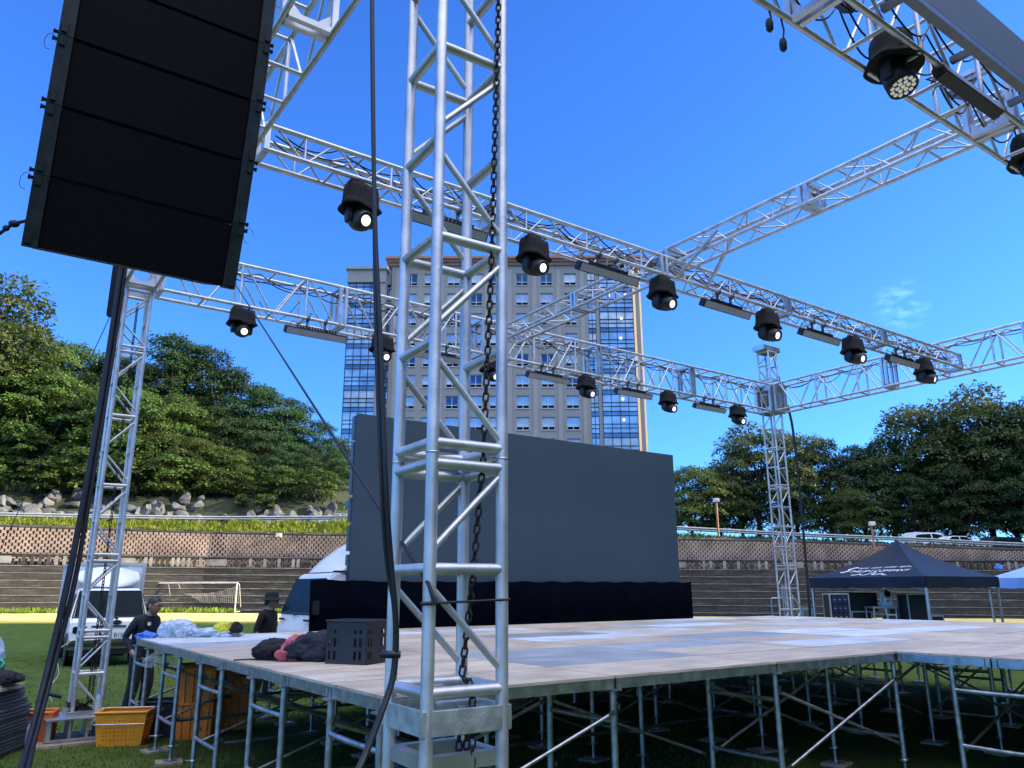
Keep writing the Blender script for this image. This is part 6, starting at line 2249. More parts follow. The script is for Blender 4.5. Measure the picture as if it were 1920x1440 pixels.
def canopy(name, label, N, ang, side, eave, peak, val, material):
    e1 = Vector((math.cos(ang), math.sin(ang), 0)); e2 = Vector((-math.sin(ang), math.cos(ang), 0))
    c = [N, N + e1 * side, N + (e1 + e2) * side, N + e2 * side]
    t = thing(name, label, 'canopy', N + (e1 + e2) * side / 2)
    ctr = N + (e1 + e2) * side / 2
    q = MB()
    m_ = 10
    for k in range(4):
        a, b_ = c[k], c[(k + 1) % 4]
        rows_ = []
        for j in range(m_ + 1):
            f_ = j / m_
            row = []
            for i in range(m_ + 1):
                g = i / m_
                p = a.lerp(b_, g).lerp(ctr, f_)
                edge = abs(2 * g - 1)
                z = eave + (peak - eave) * (0.62 * f_ ** 1.0 + 0.38 * f_ ** 2.4) - 0.05 * math.sin(math.pi * f_) * (1 - edge ** 2)
                row.append(Vector((p.x, p.y, z)))
            rows_.append(row)
        vs = [p for r in rows_ for p in r]
        q.add(vs, [(j * (m_ + 1) + i, j * (m_ + 1) + i + 1, (j + 1) * (m_ + 1) + i + 1, (j + 1) * (m_ + 1) + i) for j in range(m_) for i in range(m_)], True)
    q.build('roof', material, t)
    q = MB()
    for k in range(4):
        a, b_ = c[k], c[(k + 1) % 4]
        nn = (b_ - a).cross(Z).normalized()
        vs, fs = [], []
        for i in range(25):
            g = i / 24
            p = a.lerp(b_, g)
            for zz, w in ((eave, 0), (eave - val * .5, 0.012 * math.sin(g * 14)), (eave - val + 0.012 * math.sin(g * 22), 0.02 * math.sin(g * 11 + 1))):
                vs.append(Vector((p.x, p.y, zz)) + nn * (w + 0.004))
        for i in range(24):
            for j in range(2): fs.append((3 * i + j, 3 * i + j + 1, 3 * i + 4 + j, 3 * i + 3 + j))
        q.add(vs, fs, True)
    q.build('valance', material, t)
    for p in c:
        q = MB(); d_ = (ctr - p).normalized()
        q.box(Vector((p.x, p.y, (eave - 0.05) / 2 + gz(p.x, p.y) / 2)) + Vector((d_.x, d_.y, 0)) * 0.06, (0.05, 0.05, eave - 0.05 - gz(p.x, p.y)), rotz(ang)); q.box(Vector((p.x, p.y, gz(p.x, p.y) + .01)) + Vector((d_.x, d_.y, 0)) * 0.06, (0.12, 0.12, 0.012), rotz(ang))
        q.build('leg', CANL, t)
    q = MB()
    for k in range(4):
        a, b_ = c[k] + Z * (eave - 0.08), c[(k + 1) % 4] + Z * (eave - 0.08)
        i_ = (ctr - (c[k] + c[(k + 1) % 4]) / 2).normalized() * 0.06
        mid_ = (a + b_) / 2 + i_
        for s0, s1 in ((a + i_, mid_), (mid_, b_ + i_)):
            q.tube(s0, s1 - Z * 0.28, 0.012, 5); q.tube(s0 - Z * 0.28, s1, 0.012, 5)
    q.tube(Vector((ctr.x, ctr.y, peak - 0.9)), Vector((ctr.x, ctr.y, peak - 0.05)), 0.02, 6)
    q.build('scissor_frame', CANL, t)
    return t, c, e1, e2, ctr


N1 = Vector((10.8, 21.0, 0))
angr = math.atan2(0.53, 0.85)
tc1, c1, e1, e2, ctr1 = canopy('canopy_tent', 'dark navy pop-up canopy printed with white lettering at the right', N1, angr, 3.6, 2.0, 3.08, 0.29, CANB)
N2 = Vector((17.2, 22.9, 0))
canopy('canopy_tent', 'bright blue pop-up canopy cut off by the right edge', N2, angr, 3.6, 2.0, 3.0, 0.32, CANW)
# print on the roof face that looks at the stage (between corner N and the corner along e2)
PRINT = mat('white_print', (0.75, 0.78, 0.82), 0.6)


def roof_pt(g, f_):
    a, b_ = c1[3], c1[0]
    p = a.lerp(b_, g).lerp(ctr1, f_)
    edge = abs(2 * g - 1)
    z = 2.0 + 1.08 * (0.62 * f_ + 0.38 * f_ ** 2.4) - 0.05 * math.sin(math.pi * f_) * (1 - edge ** 2)
    return Vector((p.x, p.y, z))


def roof_text(name, body, g, f_, size, shear, sx):
    p = roof_pt(g, f_)
    dx_ = (roof_pt(g + 0.02, f_) - roof_pt(g - 0.02, f_)).normalized()
    dy_ = (roof_pt(g, f_ + 0.03) - roof_pt(g, f_ - 0.03)).normalized()
    nn = dx_.cross(dy_).normalized(); dy_ = nn.cross(dx_)
    rt_ = Matrix((dx_, dy_, nn)).transposed()
    return text_mesh(name, body, size, p + nn * 0.022, rt_, PRINT, tc1, 0.001, 'CENTER', shear, sx)


roof_text('printed_name', 'THE JIN COMPANY', 0.56, 0.255, 0.215, 0.25, 1.0)
roof_text('printed_line', 'SOUND · LIGHT · SYSTEM · RENTAL', 0.60, 0.375, 0.115, 0.25, 0.95)
q = MB()
def rp(g, f_):
    p = roof_pt(g, f_); dx_ = roof_pt(g + 0.02, f_) - roof_pt(g - 0.02, f_); dy_ = roof_pt(g, f_ + 0.03) - roof_pt(g, f_ - 0.03)
    return p + dx_.cross(dy_).normalized() * 0.024
sw = [(0.165, 0.20), (0.185, 0.185), (0.205, 0.20), (0.215, 0.25), (0.20, 0.29), (0.185, 0.28), (0.20, 0.33), (0.235, 0.37), (0.26, 0.35)]
q.path(smooth_path([rp(*s_) for s_ in sw], 4), 0.022, 5)
sc_ = [(0.36, 0.06), (0.40, 0.075), (0.43, 0.115), (0.45, 0.06), (0.49, 0.075), (0.52, 0.15), (0.55, 0.20), (0.57, 0.14), (0.55, 0.07), (0.60, 0.075), (0.62, 0.12), (0.64, 0.13), (0.66, 0.09), (0.64, 0.06), (0.69, 0.055)]
q.path(smooth_path([rp(*s_) for s_ in sc_], 4), 0.013, 4)
q.build('printed_emblem', PRINT, tc1)
FLY = 24.0
CASEK = mat('flight_case_black', (0.010, 0.010, 0.012), 0.5, 0, 0.2, 8)
CASEB = mat('flight_case_navy', (0.012, 0.018, 0.06), 0.5, 0, 0.3, 8)


def px_case(name, label, x0, x1, ytop, ybot, Y, depth, material, rz=0.0, trim=True, cat='flight case'):
    a, b_ = at(x0, ybot, Y), at(x1, ybot, Y)
    top = at((x0 + x1) / 2, ytop, Y).z
    bot = gz(a.x, Y) if ybot is None or ybot > 1150 else a.z
    w = b_.x - a.x; h = top - bot
    c = Vector(((a.x + b_.x) / 2, Y + depth / 2, bot + h / 2))
    t = thing(name, label, cat, (c.x, c.y, bot))
    rt_ = rotz(rz)
    q = MB(); q.box(c, (w - 0.02, depth - 0.02, h - 0.02), rt_); q.build('body', material, t)
    if trim:
        q = MB()
        for sx_ in (-1, 1):
            for sy_ in (-1, 1): q.box(c + rt_ @ Vector((sx_ * (w / 2 - 0.012), sy_ * (depth / 2 - 0.012), 0)), (0.034, 0.034, h), rt_)
            for sz_ in (-1, 1): q.box(c + rt_ @ Vector((sx_ * (w / 2 - 0.012), 0, sz_ * (h / 2 - 0.012))), (0.036, depth - 0.06, 0.036), rt_)
        for sy_ in (-1, 1):
            for sz_ in (-1, 1): q.box(c + rt_ @ Vector((0, sy_ * (depth / 2 - 0.012), sz_ * (h / 2 - 0.012))), (w - 0.06, 0.036, 0.036), rt_)
        q.build('edge_trim', CANL, t)
    return t, c, w, h, rt_


t, c, w, h, rt_ = px_case('drawer_case', 'upright flight case with blue drawers under the dark canopy', 1559, 1596, 1113, 1160, 23.0, 0.5, CASEK)
q = MB()
for j in range(6):
    for i in range(3): q.box(c + Vector((-w / 2 + 0.06 + (w - 0.12) * (i + .5) / 3, -0.255, -h / 2 + 0.1 + (h - .15) * (j + .5) / 6)), ((w - .12) / 3 - 0.02, 0.03, (h - .15) / 6 - 0.025))
dr = q.build('drawer_fronts', CASEB, t)
q = MB()
for j in range(6):
    for i in range(3): q.box(c + Vector((-w / 2 + 0.06 + (w - 0.12) * (i + .5) / 3, -0.275, -h / 2 + 0.1 + (h - .15) * (j + .5) / 6)), (0.05, 0.01, 0.02))
q.build('drawer_pulls', CANL, dr)
t, c, w, h, rt_ = px_case('mixing_desk_case', 'open black desk case with raised lid under the dark canopy', 1598, 1636, 1146, 1160, 23.2, 0.9, CASEK)
q = MB(); zt_ = c.z + h / 2
q.prism([(-0.35, 0.0), (0.35, 0.0), (0.45, 0.35), (0.2, 0.52), (-0.35, 0.5)], -w / 2, w / 2 + 0.25, Vector((c.x, c.y, zt_)), None); q.build('lid', CASEK, t, bevel=0.02)
t = thing('folding_table', 'silver framed folding table under the dark canopy', 'table', at(1663, 1160, 22.6))
a, b_ = at(1637, 1140, 22.6), at(1684, 1140, 22.6)
zt_ = at(1660, 1139, 22.6).z; zg_ = gz(a.x, 22.6)
q = MB(); q.box(((a.x + b_.x) / 2, 22.9, zt_), (b_.x - a.x, 0.6, 0.05)); q.build('tabletop', CANL, t, bevel=0.005)
for x in (a.x + .04, b_.x - .04):
    for y in (22.65, 23.15):
        q = MB(); q.tube((x, y, zg_), (x, y, zt_), 0.025, 6); q.build('leg', CANL, t)
hc = Vector(((a.x * .28 + b_.x * .72), 22.85, zt_ + 0.03))
t = thing('moving_head_light', 'white moving head lamp standing on the folding table', 'stage light', hc)
q = MB(); q.box(hc + Z * 0.06, (0.26, 0.24, 0.12)); q.build('base', WHITEB, t, bevel=0.02)
q = MB()
for s_ in (-1, 1): q.box(hc + Vector((s_ * 0.13, 0, 0.26)), (0.045, 0.12, 0.3))
q.build('yoke', WHITEB, t, bevel=0.015)
q = MB(); q.ball(hc + Z * 0.33, 0.12, 16, 10); q.build('head', WHITEB, t)
q = MB(); q.lathe([(0.085, -0.02), (0.085, 0.02), (0.06, 0.03)], hc + Vector((0, -0.11, 0.33)), 16, Matrix.Rotation(R_(90), 3, 'X')); q.build('lens', GLASSD, t)
px_case('flight_case', 'navy flight case beside the folding table', 1684, 1702, 1140, 1160, 22.9, 0.5, CASEB)
px_case('flight_case', 'tall black flight case with silver edges by the near canopy leg', 1706, 1742, 1113, 1160, 22.2, 0.6, CASEK)
px_case('flight_case', 'small low flight case right of the near canopy leg', 1746, 1770, 1154, 1160, 22.5, 0.5, CASEK)
px_case('flight_case', 'small navy case on the grass in front of the folding table', 1664, 1682, 1152, 1160, 21.8, 0.3, CASEB)
heap('rucksack', 'dark bag on the grass at the right edge beyond the stage', 'bag', (14.9, 22.5, 0.0), (0.35, 0.3, 0.75), CLOTH_K, 61, 0.1, 0.3)
# barrier and bench by the far tower
t = thing('steel_barrier', 'low steel barrier frame left of the far right tower', 'barrier', at(1460, 1155, 19.2))
a, b_ = at(1446, 1122, 19.0), at(1486, 1122, 19.0)
q = MB()
for p in (a, b_): q.tube((p.x, p.y, 0), (p.x, p.y, p.z), 0.024, 6)
for f_ in (1, 0.55, 0.15): q.tube((a.x, a.y, a.z * f_), (b_.x, b_.y, b_.z * f_), 0.022, 6)
q.build('rails', GALV, t)
t = thing('step_bench', 'small steel bench right of the far right tower', 'bench', at(1510, 1155, 19.0))
a, b_ = at(1500, 1142, 18.8), at(1521, 1142, 18.8)
q = MB(); q.box(((a.x + b_.x) / 2, 18.9, a.z), (b_.x - a.x, 0.4, 0.05)); q.build('seat', GALV, t)
for x in (a.x + .03, b_.x - .03):
    q = MB(); q.box((x, 18.9, a.z / 2), (0.05, 0.36, a.z - .03)); q.build('leg', GALV, t)
q = MB()
for k, x in enumerate((1466, 1470, 1474)):
    p = at(x, 1095 + 3 * k, 18.9); q.tube((p.x, p.y, 0.3), (p.x, p.y, p.z), 0.03, 8)
tag(q.build('spare_tubes', GALV), 'bundle of spare steel tubes standing behind the far right tower', 'tube')
heap('blue_tarpaulin', 'small blue tarpaulin scrap caught on the wall above the blue canopy', 'tarpaulin', at(1874, 1067, 53.0), (0.22, 0.10, 0.30), BLUEF, 65, 0.1, 0.5)

# ------------------------------------------------------------------ road side: cars, lamp posts, sign
CARW = mat('car_white', (0.70, 0.72, 0.75), 0.25, 0, 0.03, 2, coat=0.4)
CARD = mat('car_dark', (0.03, 0.035, 0.045), 0.25, 0, 0.1, 2, coat=0.4)


def car(name, label, loc, rz, profile, win, L_, Wd, paint):
    t = thing(name, label, 'car', loc, rz)
    rt_ = rotz(rz); o = Vector(loc)
    P = lambda x, y, z: o + rt_ @ Vector((x, y, z))
    q = MB()
    vs = []
    n_ = len(profile)
    for s_ in (-1, 1):
        for x, z in profile:
            w = Wd / 2 * (1.0 if z < 0.85 else lerp(1.0, 0.80, min(1, (z - 0.85) / 0.6)))
            vs.append(P(x, s_ * w, z))
    q.add(vs, [tuple(range(n_ - 1, -1, -1)), tuple(range(n_, 2 * n_))] + [(k, (k + 1) % n_, n_ + (k + 1) % n_, n_ + k) for k in range(n_)])
    q.build('body', paint, t, bevel=0.05)
    for s_ in (-1, 1):
        for wn_ in win:
            q = MB(); pts_ = []
            for x, z in wn_:
                w = Wd / 2 * lerp(1.0, 0.80, min(1, max(0, (z - 0.85) / 0.6))) + 0.012
                pts_.append(P(x, s_ * w, z))
            q.add(pts_, [tuple(range(len(pts_)))]); q.build('window', GLASSD, t)
        for x in (-L_ * 0.3, L_ * 0.3): wheel(t, P(x, s_ * (Wd / 2 - 0.1), 0.33), 0.33, 0.2, None, rt_ @ rotz(math.pi / 2))
        q = MB(); q.box(P(L_ / 2 - 0.03, s_ * (Wd / 2 - 0.28), 0.72), (0.05, 0.3, 0.14), rt_); q.build('headlight', CHROME, t)
        q = MB(); q.box(P(L_ * 0.2, s_ * (Wd / 2 + 0.08), 1.0), (0.1, 0.16, 0.13), rt_); q.build('mirror', paint, t)
    ws_ = MB(); x0_, z0_ = profile[-4]; x1_, z1_ = profile[-5]
    return t


SUVP = [(-2.2, 0.35), (2.2, 0.35), (2.25, 0.75), (2.15, 1.0), (1.15, 1.1), (0.45, 1.68), (-1.7, 1.74), (-2.15, 1.1), (-2.25, 0.7)]
SUVW = [[(0.95, 1.12), (0.42, 1.6), (-0.3, 1.63), (-0.3, 1.1)], [(-0.4, 1.1), (-0.4, 1.63), (-1.6, 1.64), (-1.9, 1.1)]]
SEDP = [(-2.25, 0.32), (2.25, 0.32), (2.3, 0.65), (2.1, 0.85), (1.1, 0.95), (0.25, 1.40), (-0.9, 1.42), (-1.75, 1.0), (-2.2, 0.95), (-2.3, 0.6)]
SEDW = [[(0.9, 0.97), (0.22, 1.35), (-0.3, 1.37), (-0.3, 0.95)], [(-0.38, 0.95), (-0.38, 1.37), (-0.95, 1.36), (-1.5, 0.98)]]


def road_z(x, y): return hz(x, y)


for nm, lb, px, py, Y, rz, pr, wi, L_, pa in (
        ('parked_car', 'white estate car parked behind the guard rail above the dark canopy', 1742, 1003, 64.5, 0.15, SUVP, SUVW, 4.5, CARW),
        ('parked_car', 'white saloon car parked just right of the white estate car', 1795, 1012, 63.0, 0.1, SEDP, SEDW, 4.6, CARW),
        ('parked_car', 'dark car in tree shade at the far right of the road', 1888, 1015, 64.5, 0.1, SUVP, SUVW, 4.5, CARD),
        ('parked_car', 'white car half hidden behind the guard rail left of the LED wall', 650, 965, 66.0, 0.0, SEDP, SEDW, 4.6, CARW)):
    p = at(px, py, Y)
    car(nm, lb, (p.x, Y, road_z(p.x, Y) - 0.3), rz, pr, wi, L_, 1.8, pa)
RUST = mat('orange_post', (0.36, 0.17, 0.085), 0.6, 0, 0.2, 6)
for lb, px, yb, yt, Y in (('orange lamp post on the road bank right of the LED wall', 1347, 1000, 940, 61.0), ('orange lamp post behind the dark canopy top', 1640, 1034, 984, 57.6), ('orange post on the block wall left of the LED wall', 521, 1046, 1006, 59.0), ('orange post on the block wall beside the left tower', 103, 1046, 1002, 55.0)):
    a, b_ = at(px, yb, Y), at(px, yt, Y)
    t = thing('lamp_post', lb, 'lamp post', a)
    q = MB(); q.tube(a - Z * 0.2, Vector((a.x, a.y, b_.z)), 0.08, 8); q.build('pole', RUST, t)
    q = MB(); q.box(Vector((a.x, a.y - 0.1, b_.z + 0.08)), (0.42, 0.3, 0.3)); q.box(Vector((a.x, a.y - 0.27, b_.z + 0.08)), (0.34, 0.05, 0.22)); q.build('lamp_head', WHITEB if px > 500 else RUST, t, bevel=0.03)
p = at(657, 945, 66)
t = thing('road_sign', 'small blue road sign on a post left of the LED wall', 'sign', (p.x, 66, hz(p.x, 66)))
q = MB(); q.tube((p.x, 66, hz(p.x, 66)), (p.x, 66, p.z + .1), 0.05, 6); q.build('post', GALV, t)
q = MB(); q.box((p.x, 65.93, p.z), (0.85, 0.04, 0.5)); q.build('sign_plate', mat('sign_blue', (0.03, 0.12, 0.30), 0.4), t)

# ------------------------------------------------------------------ people


def skin_body(nodes, edges, root, mats, matfn, name, parent, extra=None, sub=2):
    names = list(nodes)
    me = bpy.data.meshes.new(name)
    me.from_pydata([nodes[k][0] for k in names], [(names.index(a), names.index(b_)) for a, b_ in edges], [])
    ob = bpy.data.objects.new(name + '_src', me)
    COL.objects.link(ob)
    sk = ob.modifiers.new('skin', 'SKIN')
    sk.use_smooth_shade = True
    lay = me.skin_vertices[0].data if me.skin_vertices else None
    if lay is None:
        bm = bmesh.new(); bm.from_mesh(me); bm.verts.layers.skin.verify(); bm.to_mesh(me); bm.free()
        lay = me.skin_vertices[0].data
    for i, k in enumerate(names):
        r = nodes[k][1]
        lay[i].radius = r if isinstance(r, tuple) else (r, r)
        lay[i].use_root = (k == root)
    ss = ob.modifiers.new('sub', 'SUBSURF'); ss.levels = sub; ss.render_levels = sub
    dg = bpy.context.evaluated_depsgraph_get()
    m2 = bpy.data.meshes.new_from_object(ob.evaluated_get(dg))
    bpy.data.objects.remove(ob)
    q = MB()
    q.add([v_.co.copy() for v_ in m2.vertices], [list(p.vertices) for p in m2.polygons], True)
    if extra: extra(q)
    for i, f in enumerate(q.f):
        c = Vector((0, 0, 0))
        for vi in f: c += Vector(q.v[vi])
        q.mi[i] = matfn(c / len(f))
    return q.build(name, mats, parent)


def head_geo(c, fwd, s=1.0):
    """head with face, nose, chin, brow and ears; c = centre, fwd = facing direction"""
    f_ = Vector(fwd).normalized(); side = Z.cross(f_).normalized(); up = f_.cross(side)

    def fn(q):
        n_, m_ = 28, 20
        vs, fs = [], []
        for i in range(m_ + 1):
            ph = math.pi * i / m_
            for k in range(n_):
                a = 2 * math.pi * k / n_
                x, y, z = math.sin(ph) * math.cos(a), math.sin(ph) * math.sin(a), -math.cos(ph)
                wx = 0.098; wy = 0.076; wz = 0.118
                if z < 0: wy *= 1 - 0.32 * z * z; wx *= 1 - 0.10 * z * z
                px_ = x * wx
                if x < 0 and z < -0.2: px_ *= 0.78
                if x > 0.5:
                    nose = math.exp(-((y / 0.16) ** 2)) * math.exp(-(((z + 0.12) / 0.16) ** 2))
                    px_ += 0.022 * nose
                    px_ += 0.010 * math.exp(-((y / 0.28) ** 2)) * math.exp(-(((z + 0.78) / 0.16) ** 2))
                    px_ += 0.007 * math.exp(-((y / 0.25) ** 2)) * math.exp(-(((z + 0.46) / 0.07) ** 2))
                    for sg in (-1, 1): px_ -= 0.010 * math.exp(-(((y - sg * 0.40) / 0.17) ** 2)) * math.exp(-(((z - 0.10) / 0.12) ** 2))
                    px_ += 0.005 * math.exp(-(((z - 0.30) / 0.1) ** 2))
                vs.append(Vector(c) + (f_ * px_ + side * (y * wy) + up * (z * wz)) * s)
        for i in range(m_):
            for k in range(n_):
                k2 = (k + 1) % n_
                fs.append((i * n_ + k, i * n_ + k2, (i + 1) * n_ + k2, (i + 1) * n_ + k))
        q.add(vs, fs, True)
        for sg in (-1, 1):
            q.ball(Vector(c) + (side * (sg * 0.080) - f_ * 0.008 - up * 0.005) * s, 0.034 * s, 10, 8, (0.55, 0.35, 1.0), Matrix((f_, side, up)).transposed())
    return fn, f_, side, up


def hair_cap(c, f_, side, up, s, parent, back=0.62, material=HAIR, name='hair'):
    q = MB()
    n_, m_ = 28, 14
    vs, fs = [], []
    for i in range(m_ + 1):
        for k in range(n_):
            a = 2 * math.pi * k / n_
            ca = math.cos(a)
            lim = lerp(2.05, 0.98, (ca + 1) / 2) if ca > 0 else lerp(1.6, 2.15, -ca)
            ph = lim * i / m_
            x, y, z = math.sin(ph) * ca, math.sin(ph) * math.sin(a), math.cos(ph)
            j = 0.004 * math.sin(a * 9 + i)
            vs.append(Vector(c) + (f_ * (x * 0.107 - 0.004 + j) + side * (y * 0.085) + up * (z * 0.128 + j)) * s)
    for i in range(m_):
        for k in range(n_):
            k2 = (k + 1) % n_
            fs.append((i * n_ + k, i * n_ + k2, (i + 1) * n_ + k2, (i + 1) * n_ + k))
    q.add(vs, fs, True)
    return q.build(name, material, parent)


def hand_nodes(nodes, edges, tag_, wrist, dirv, palm_n, s=1.0, curl=0.5):
    """palm and five separate curled fingers hung from a wrist node"""
    d = Vector(dirv).normalized(); pn = Vector(palm_n).normalized(); sd = d.cross(pn).normalized()
    w = Vector(nodes[wrist][0])
    pal = w + d * 0.05 * s
    nodes[tag_ + 'p'] = (tuple(pal), (0.034 * s, 0.018 * s)); edges.append((wrist, tag_ + 'p'))
    for k, (o, ln) in enumerate(((-0.027, 0.072), (-0.009, 0.082), (0.009, 0.078), (0.026, 0.062))):
        b0 = pal + d * 0.042 * s + sd * o * s
        d1 = (d + pn * curl * 0.6).normalized(); d2 = (d + pn * curl * 1.6).normalized()
        nodes[f'{tag_}{k}a'] = (tuple(b0), 0.0095 * s)
        nodes[f'{tag_}{k}b'] = (tuple(b0 + d1 * ln * 0.5 * s), 0.0085 * s)
        nodes[f'{tag_}{k}c'] = (tuple(b0 + d1 * ln * 0.5 * s + d2 * ln * 0.5 * s), 0.007 * s)
        edges += [(tag_ + 'p', f'{tag_}{k}a'), (f'{tag_}{k}a', f'{tag_}{k}b'), (f'{tag_}{k}b', f'{tag_}{k}c')]
    b0 = w + d * 0.03 * s - sd * 0.034 * s + pn * 0.006 * s
    nodes[tag_ + 't1'] = (tuple(b0), 0.011 * s); nodes[tag_ + 't2'] = (tuple(b0 + (d - sd * 0.7 + pn * 0.4).normalized() * 0.034 * s), 0.0095 * s)
    nodes[tag_ + 't3'] = (tuple(b0 + (d - sd * 0.7 + pn * 0.4).normalized() * 0.034 * s + (d + pn * 0.5).normalized() * 0.028 * s), 0.008 * s)
    edges += [(tag_ + 'p', tag_ + 't1'), (tag_ + 't1', tag_ + 't2'), (tag_ + 't2', tag_ + 't3')]


def person(label, o, fwd, P_, s, mats, hat=False, glasses=False, head_dir=None):
    """P_: joint dict in a local frame (forward, left, up) metres"""
    f_ = Vector(fwd).normalized(); lf = Z.cross(f_)
    W = lambda p: tuple(Vector(o) + (f_ * p[0] + lf * p[1] + Z * p[2]) * s)
    t = thing('person', label, 'person', o)
    nodes = {}; edges = []
    def nd(k, r): nodes[k] = (W(P_[k]), tuple(x * s for x in r) if isinstance(r, tuple) else r * s)
    nd('pel', (0.175, 0.135)); nd('waist', (0.165, 0.13)); nd('chest', (0.19, 0.135)); nd('neckb', (0.085, 0.075)); nd('neck', 0.056); nd('skull', 0.06)
    edges += [('pel', 'waist'), ('waist', 'chest'), ('chest', 'neckb'), ('neckb', 'neck'), ('neck', 'skull')]
    for sd in 'lr':
        nd(sd + 'sh', 0.072); nd(sd + 'el', 0.05); nd(sd + 'wr', 0.034)
        nd(sd + 'hip', 0.115); nd(sd + 'kn', 0.092); nd(sd + 'an', 0.072); nd(sd + 'heel', 0.042); nd(sd + 'toe', 0.036)
        edges += [('chest', sd + 'sh'), (sd + 'sh', sd + 'el'), (sd + 'el', sd + 'wr'), ('pel', sd + 'hip'), (sd + 'hip', sd + 'kn'), (sd + 'kn', sd + 'an'), (sd + 'an', sd + 'heel'), (sd + 'heel', sd + 'toe')]
        dv = Vector(nodes[sd + 'wr'][0]) - Vector(nodes[sd + 'el'][0])
        hand_nodes(nodes, edges, sd + 'h', sd + 'wr', dv, f_ * 0.2 - lf * (1 if sd == 'l' else -1), s)
    hc_ = Vector(W(P_['head']))
    hd_ = Vector(head_dir) if head_dir is not None else f_
    s_body = s
    s = s * 1.08
    fn, hf, hs_, hu = head_geo(hc_, hd_, s)
    s = s_body
    neck = Vector(nodes['neck'][0]); pel = Vector(nodes['pel'][0])
    wrs = [Vector(nodes[k + 'wr'][0]) for k in 'lr']; els = [Vector(nodes[k + 'el'][0]) for k in 'lr']; ans = [Vector(nodes[k + 'an'][0]) for k in 'lr']
    short = P_.get('short', False)

    def mfn(c):
        if (c - hc_).length < 0.15 * s or (c - neck).length < 0.055 * s: return 0
        for w_, e_ in zip(wrs, els):
            ax = (w_ - e_)
            tt_ = (c - e_).dot(ax) / ax.length_squared
            near = (c - (e_ + ax * max(0, min(1.6, tt_)))).length
            if near < 0.075 * s and tt_ > (0.05 if short else 0.93) and tt_ < 1.75: return 0
        for a_ in ans:
            if c.z < a_.z - 0.01 * s and (c - a_).length < 0.3 * s: return 3
        if c.z < pel.z + 0.02 * s and (c - pel).length < 1.2 * s and c.z < P_['pel'][2] * s + o[2]: return 2
        return 1
    body = skin_body(nodes, edges, 'pel', mats, mfn, 'body', t, fn)
    s = s * 1.08
    if hat:
        q = MB(); rt_ = Matrix((hf, hs_, hu)).transposed()
        q.lathe([(0.165, 0.028), (0.17, 0.02), (0.12, 0.048), (0.108, 0.05), (0.104, 0.10), (0.095, 0.135), (0.05, 0.148), (0.001, 0.15)], hc_, 26, rt_ @ Matrix.Diagonal((s * 1.02, s * 0.92, s)), caps=False)
        q.build('bucket_hat', CLOTH_K, t)
        hair_cap(hc_, hf, hs_, hu, s * 0.97, t)
    else:
        hair_cap(hc_, hf, hs_, hu, s, t)
    q = MB()
    for sg in (-1, 1):
        q.ball(hc_ + (hf * 0.086 + hs_ * (0.031 * sg) + hu * 0.012) * s, 0.010 * s, 10, 8)
    q.build('eyes', mat('eye_dark', (0.02, 0.015, 0.012), 0.2), t)
    if glasses:
        q = MB()
        for sg in (-1, 1):
            cc_ = hc_ + (hf * 0.103 + hs_ * (0.032 * sg) + hu * 0.012) * s
            q.path([cc_ + (hs_ * math.cos(a) * 0.024 + hu * math.sin(a) * 0.018) * s for a in [k * math.pi / 6 for k in range(13)]], 0.0025 * s, 4)
            q.path([cc_ + hs_ * 0.024 * sg * s, hc_ + (hf * 0.0 + hs_ * (0.083 * sg) + hu * 0.014) * s], 0.0025 * s, 4)
        q.path([hc_ + (hf * 0.108 + hs_ * 0.009 + hu * 0.012) * s, hc_ + (hf * 0.108 - hs_ * 0.009 + hu * 0.012) * s], 0.0025 * s, 4)
        q.build('glasses', BLACK, t)
    return t, nodes, hf, hs_, hu


SHOE = mat('dark_shoe', (0.015, 0.015, 0.017), 0.6)
TROU = mat('black_trousers', (0.008, 0.009, 0.012), 0.85, 0, 0.2, 20, 0.2, 60)
PM = [SKIN, CLOTH_N, TROU, SHOE]
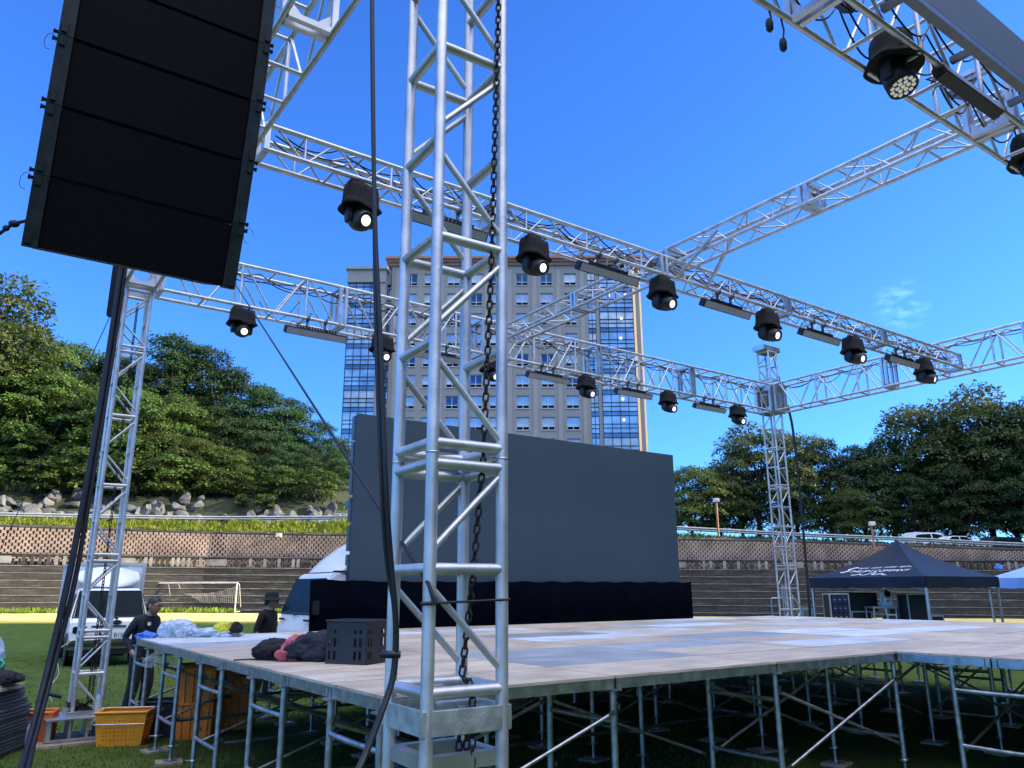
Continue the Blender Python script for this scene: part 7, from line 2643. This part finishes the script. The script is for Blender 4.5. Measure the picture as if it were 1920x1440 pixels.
# man leaning on the back left corner of the deck, turned to the right
P1 = dict(pel=(-0.02, 0, 0.94), waist=(-0.03, 0, 1.08), chest=(0.0, 0, 1.29), neckb=(0.06, 0, 1.425), neck=(0.085, 0, 1.475), skull=(0.10, 0, 1.53), head=(0.125, 0, 1.565),
          lsh=(0.01, 0.185, 1.36), lel=(-0.04, 0.26, 1.10), lwr=(0.14, 0.22, 0.96), rsh=(0.01, -0.185, 1.36), rel=(-0.10, -0.27, 1.12), rwr=(0.06, -0.26, 0.93),
          lhip=(-0.02, 0.09, 0.90), lkn=(0.05, 0.10, 0.50), lan=(-0.03, 0.11, 0.085), lheel=(-0.06, 0.11, 0.045), ltoe=(0.15, 0.12, 0.035),
          rhip=(-0.02, -0.09, 0.90), rkn=(0.0, -0.10, 0.50), ran=(-0.10, -0.11, 0.085), rheel=(-0.13, -0.11, 0.045), rtoe=(0.08, -0.12, 0.035))
o1 = Vector((-5.24, 11.62, gz(-5.3, 11.7)))
t1, nd1, hf, hs_, hu = person('person in navy jacket and glasses leaning at the back left deck corner', o1, (0.92, -0.38, 0), P1, 0.955, PM, False, True, (0.97, -0.2, -0.10))
q = MB(); q.box(Vector(nd1['chest'][0]) + Vector((0.10, -0.12, 0.02)), (0.035, 0.03, 0.045)); q.build('chest_badge', WHITEB, t1)
P2 = dict(pel=(0, 0, 0.92), waist=(0, 0, 1.06), chest=(0.01, 0, 1.28), neckb=(0.01, 0, 1.42), neck=(0.02, 0, 1.475), skull=(0.03, 0, 1.53), head=(0.045, 0, 1.565), short=True,
          lsh=(0.0, 0.18, 1.36), lel=(-0.04, 0.25, 1.08), lwr=(0.04, 0.27, 0.84), rsh=(0.0, -0.18, 1.36), rel=(-0.06, -0.25, 1.08), rwr=(0.02, -0.27, 0.84),
          lhip=(0, 0.09, 0.88), lkn=(0.06, 0.09, 0.49), lan=(0.0, 0.09, 0.08), lheel=(-0.03, 0.09, 0.045), ltoe=(0.18, 0.10, 0.035),
          rhip=(0, -0.09, 0.88), rkn=(0.0, -0.09, 0.49), ran=(-0.10, -0.09, 0.08), rheel=(-0.13, -0.09, 0.045), rtoe=(0.08, -0.10, 0.035))
p = at(503, 1150, 13.4)
person('person in black T-shirt and black bucket hat standing beside the truck cab', (p.x, 13.4, gz(p.x, 13.4)), (0.78, -0.2, 0), P2, 0.975, [SKIN, CLOTH_K, TROU, SHOE], True, False, (0.95, 0.25, 0))
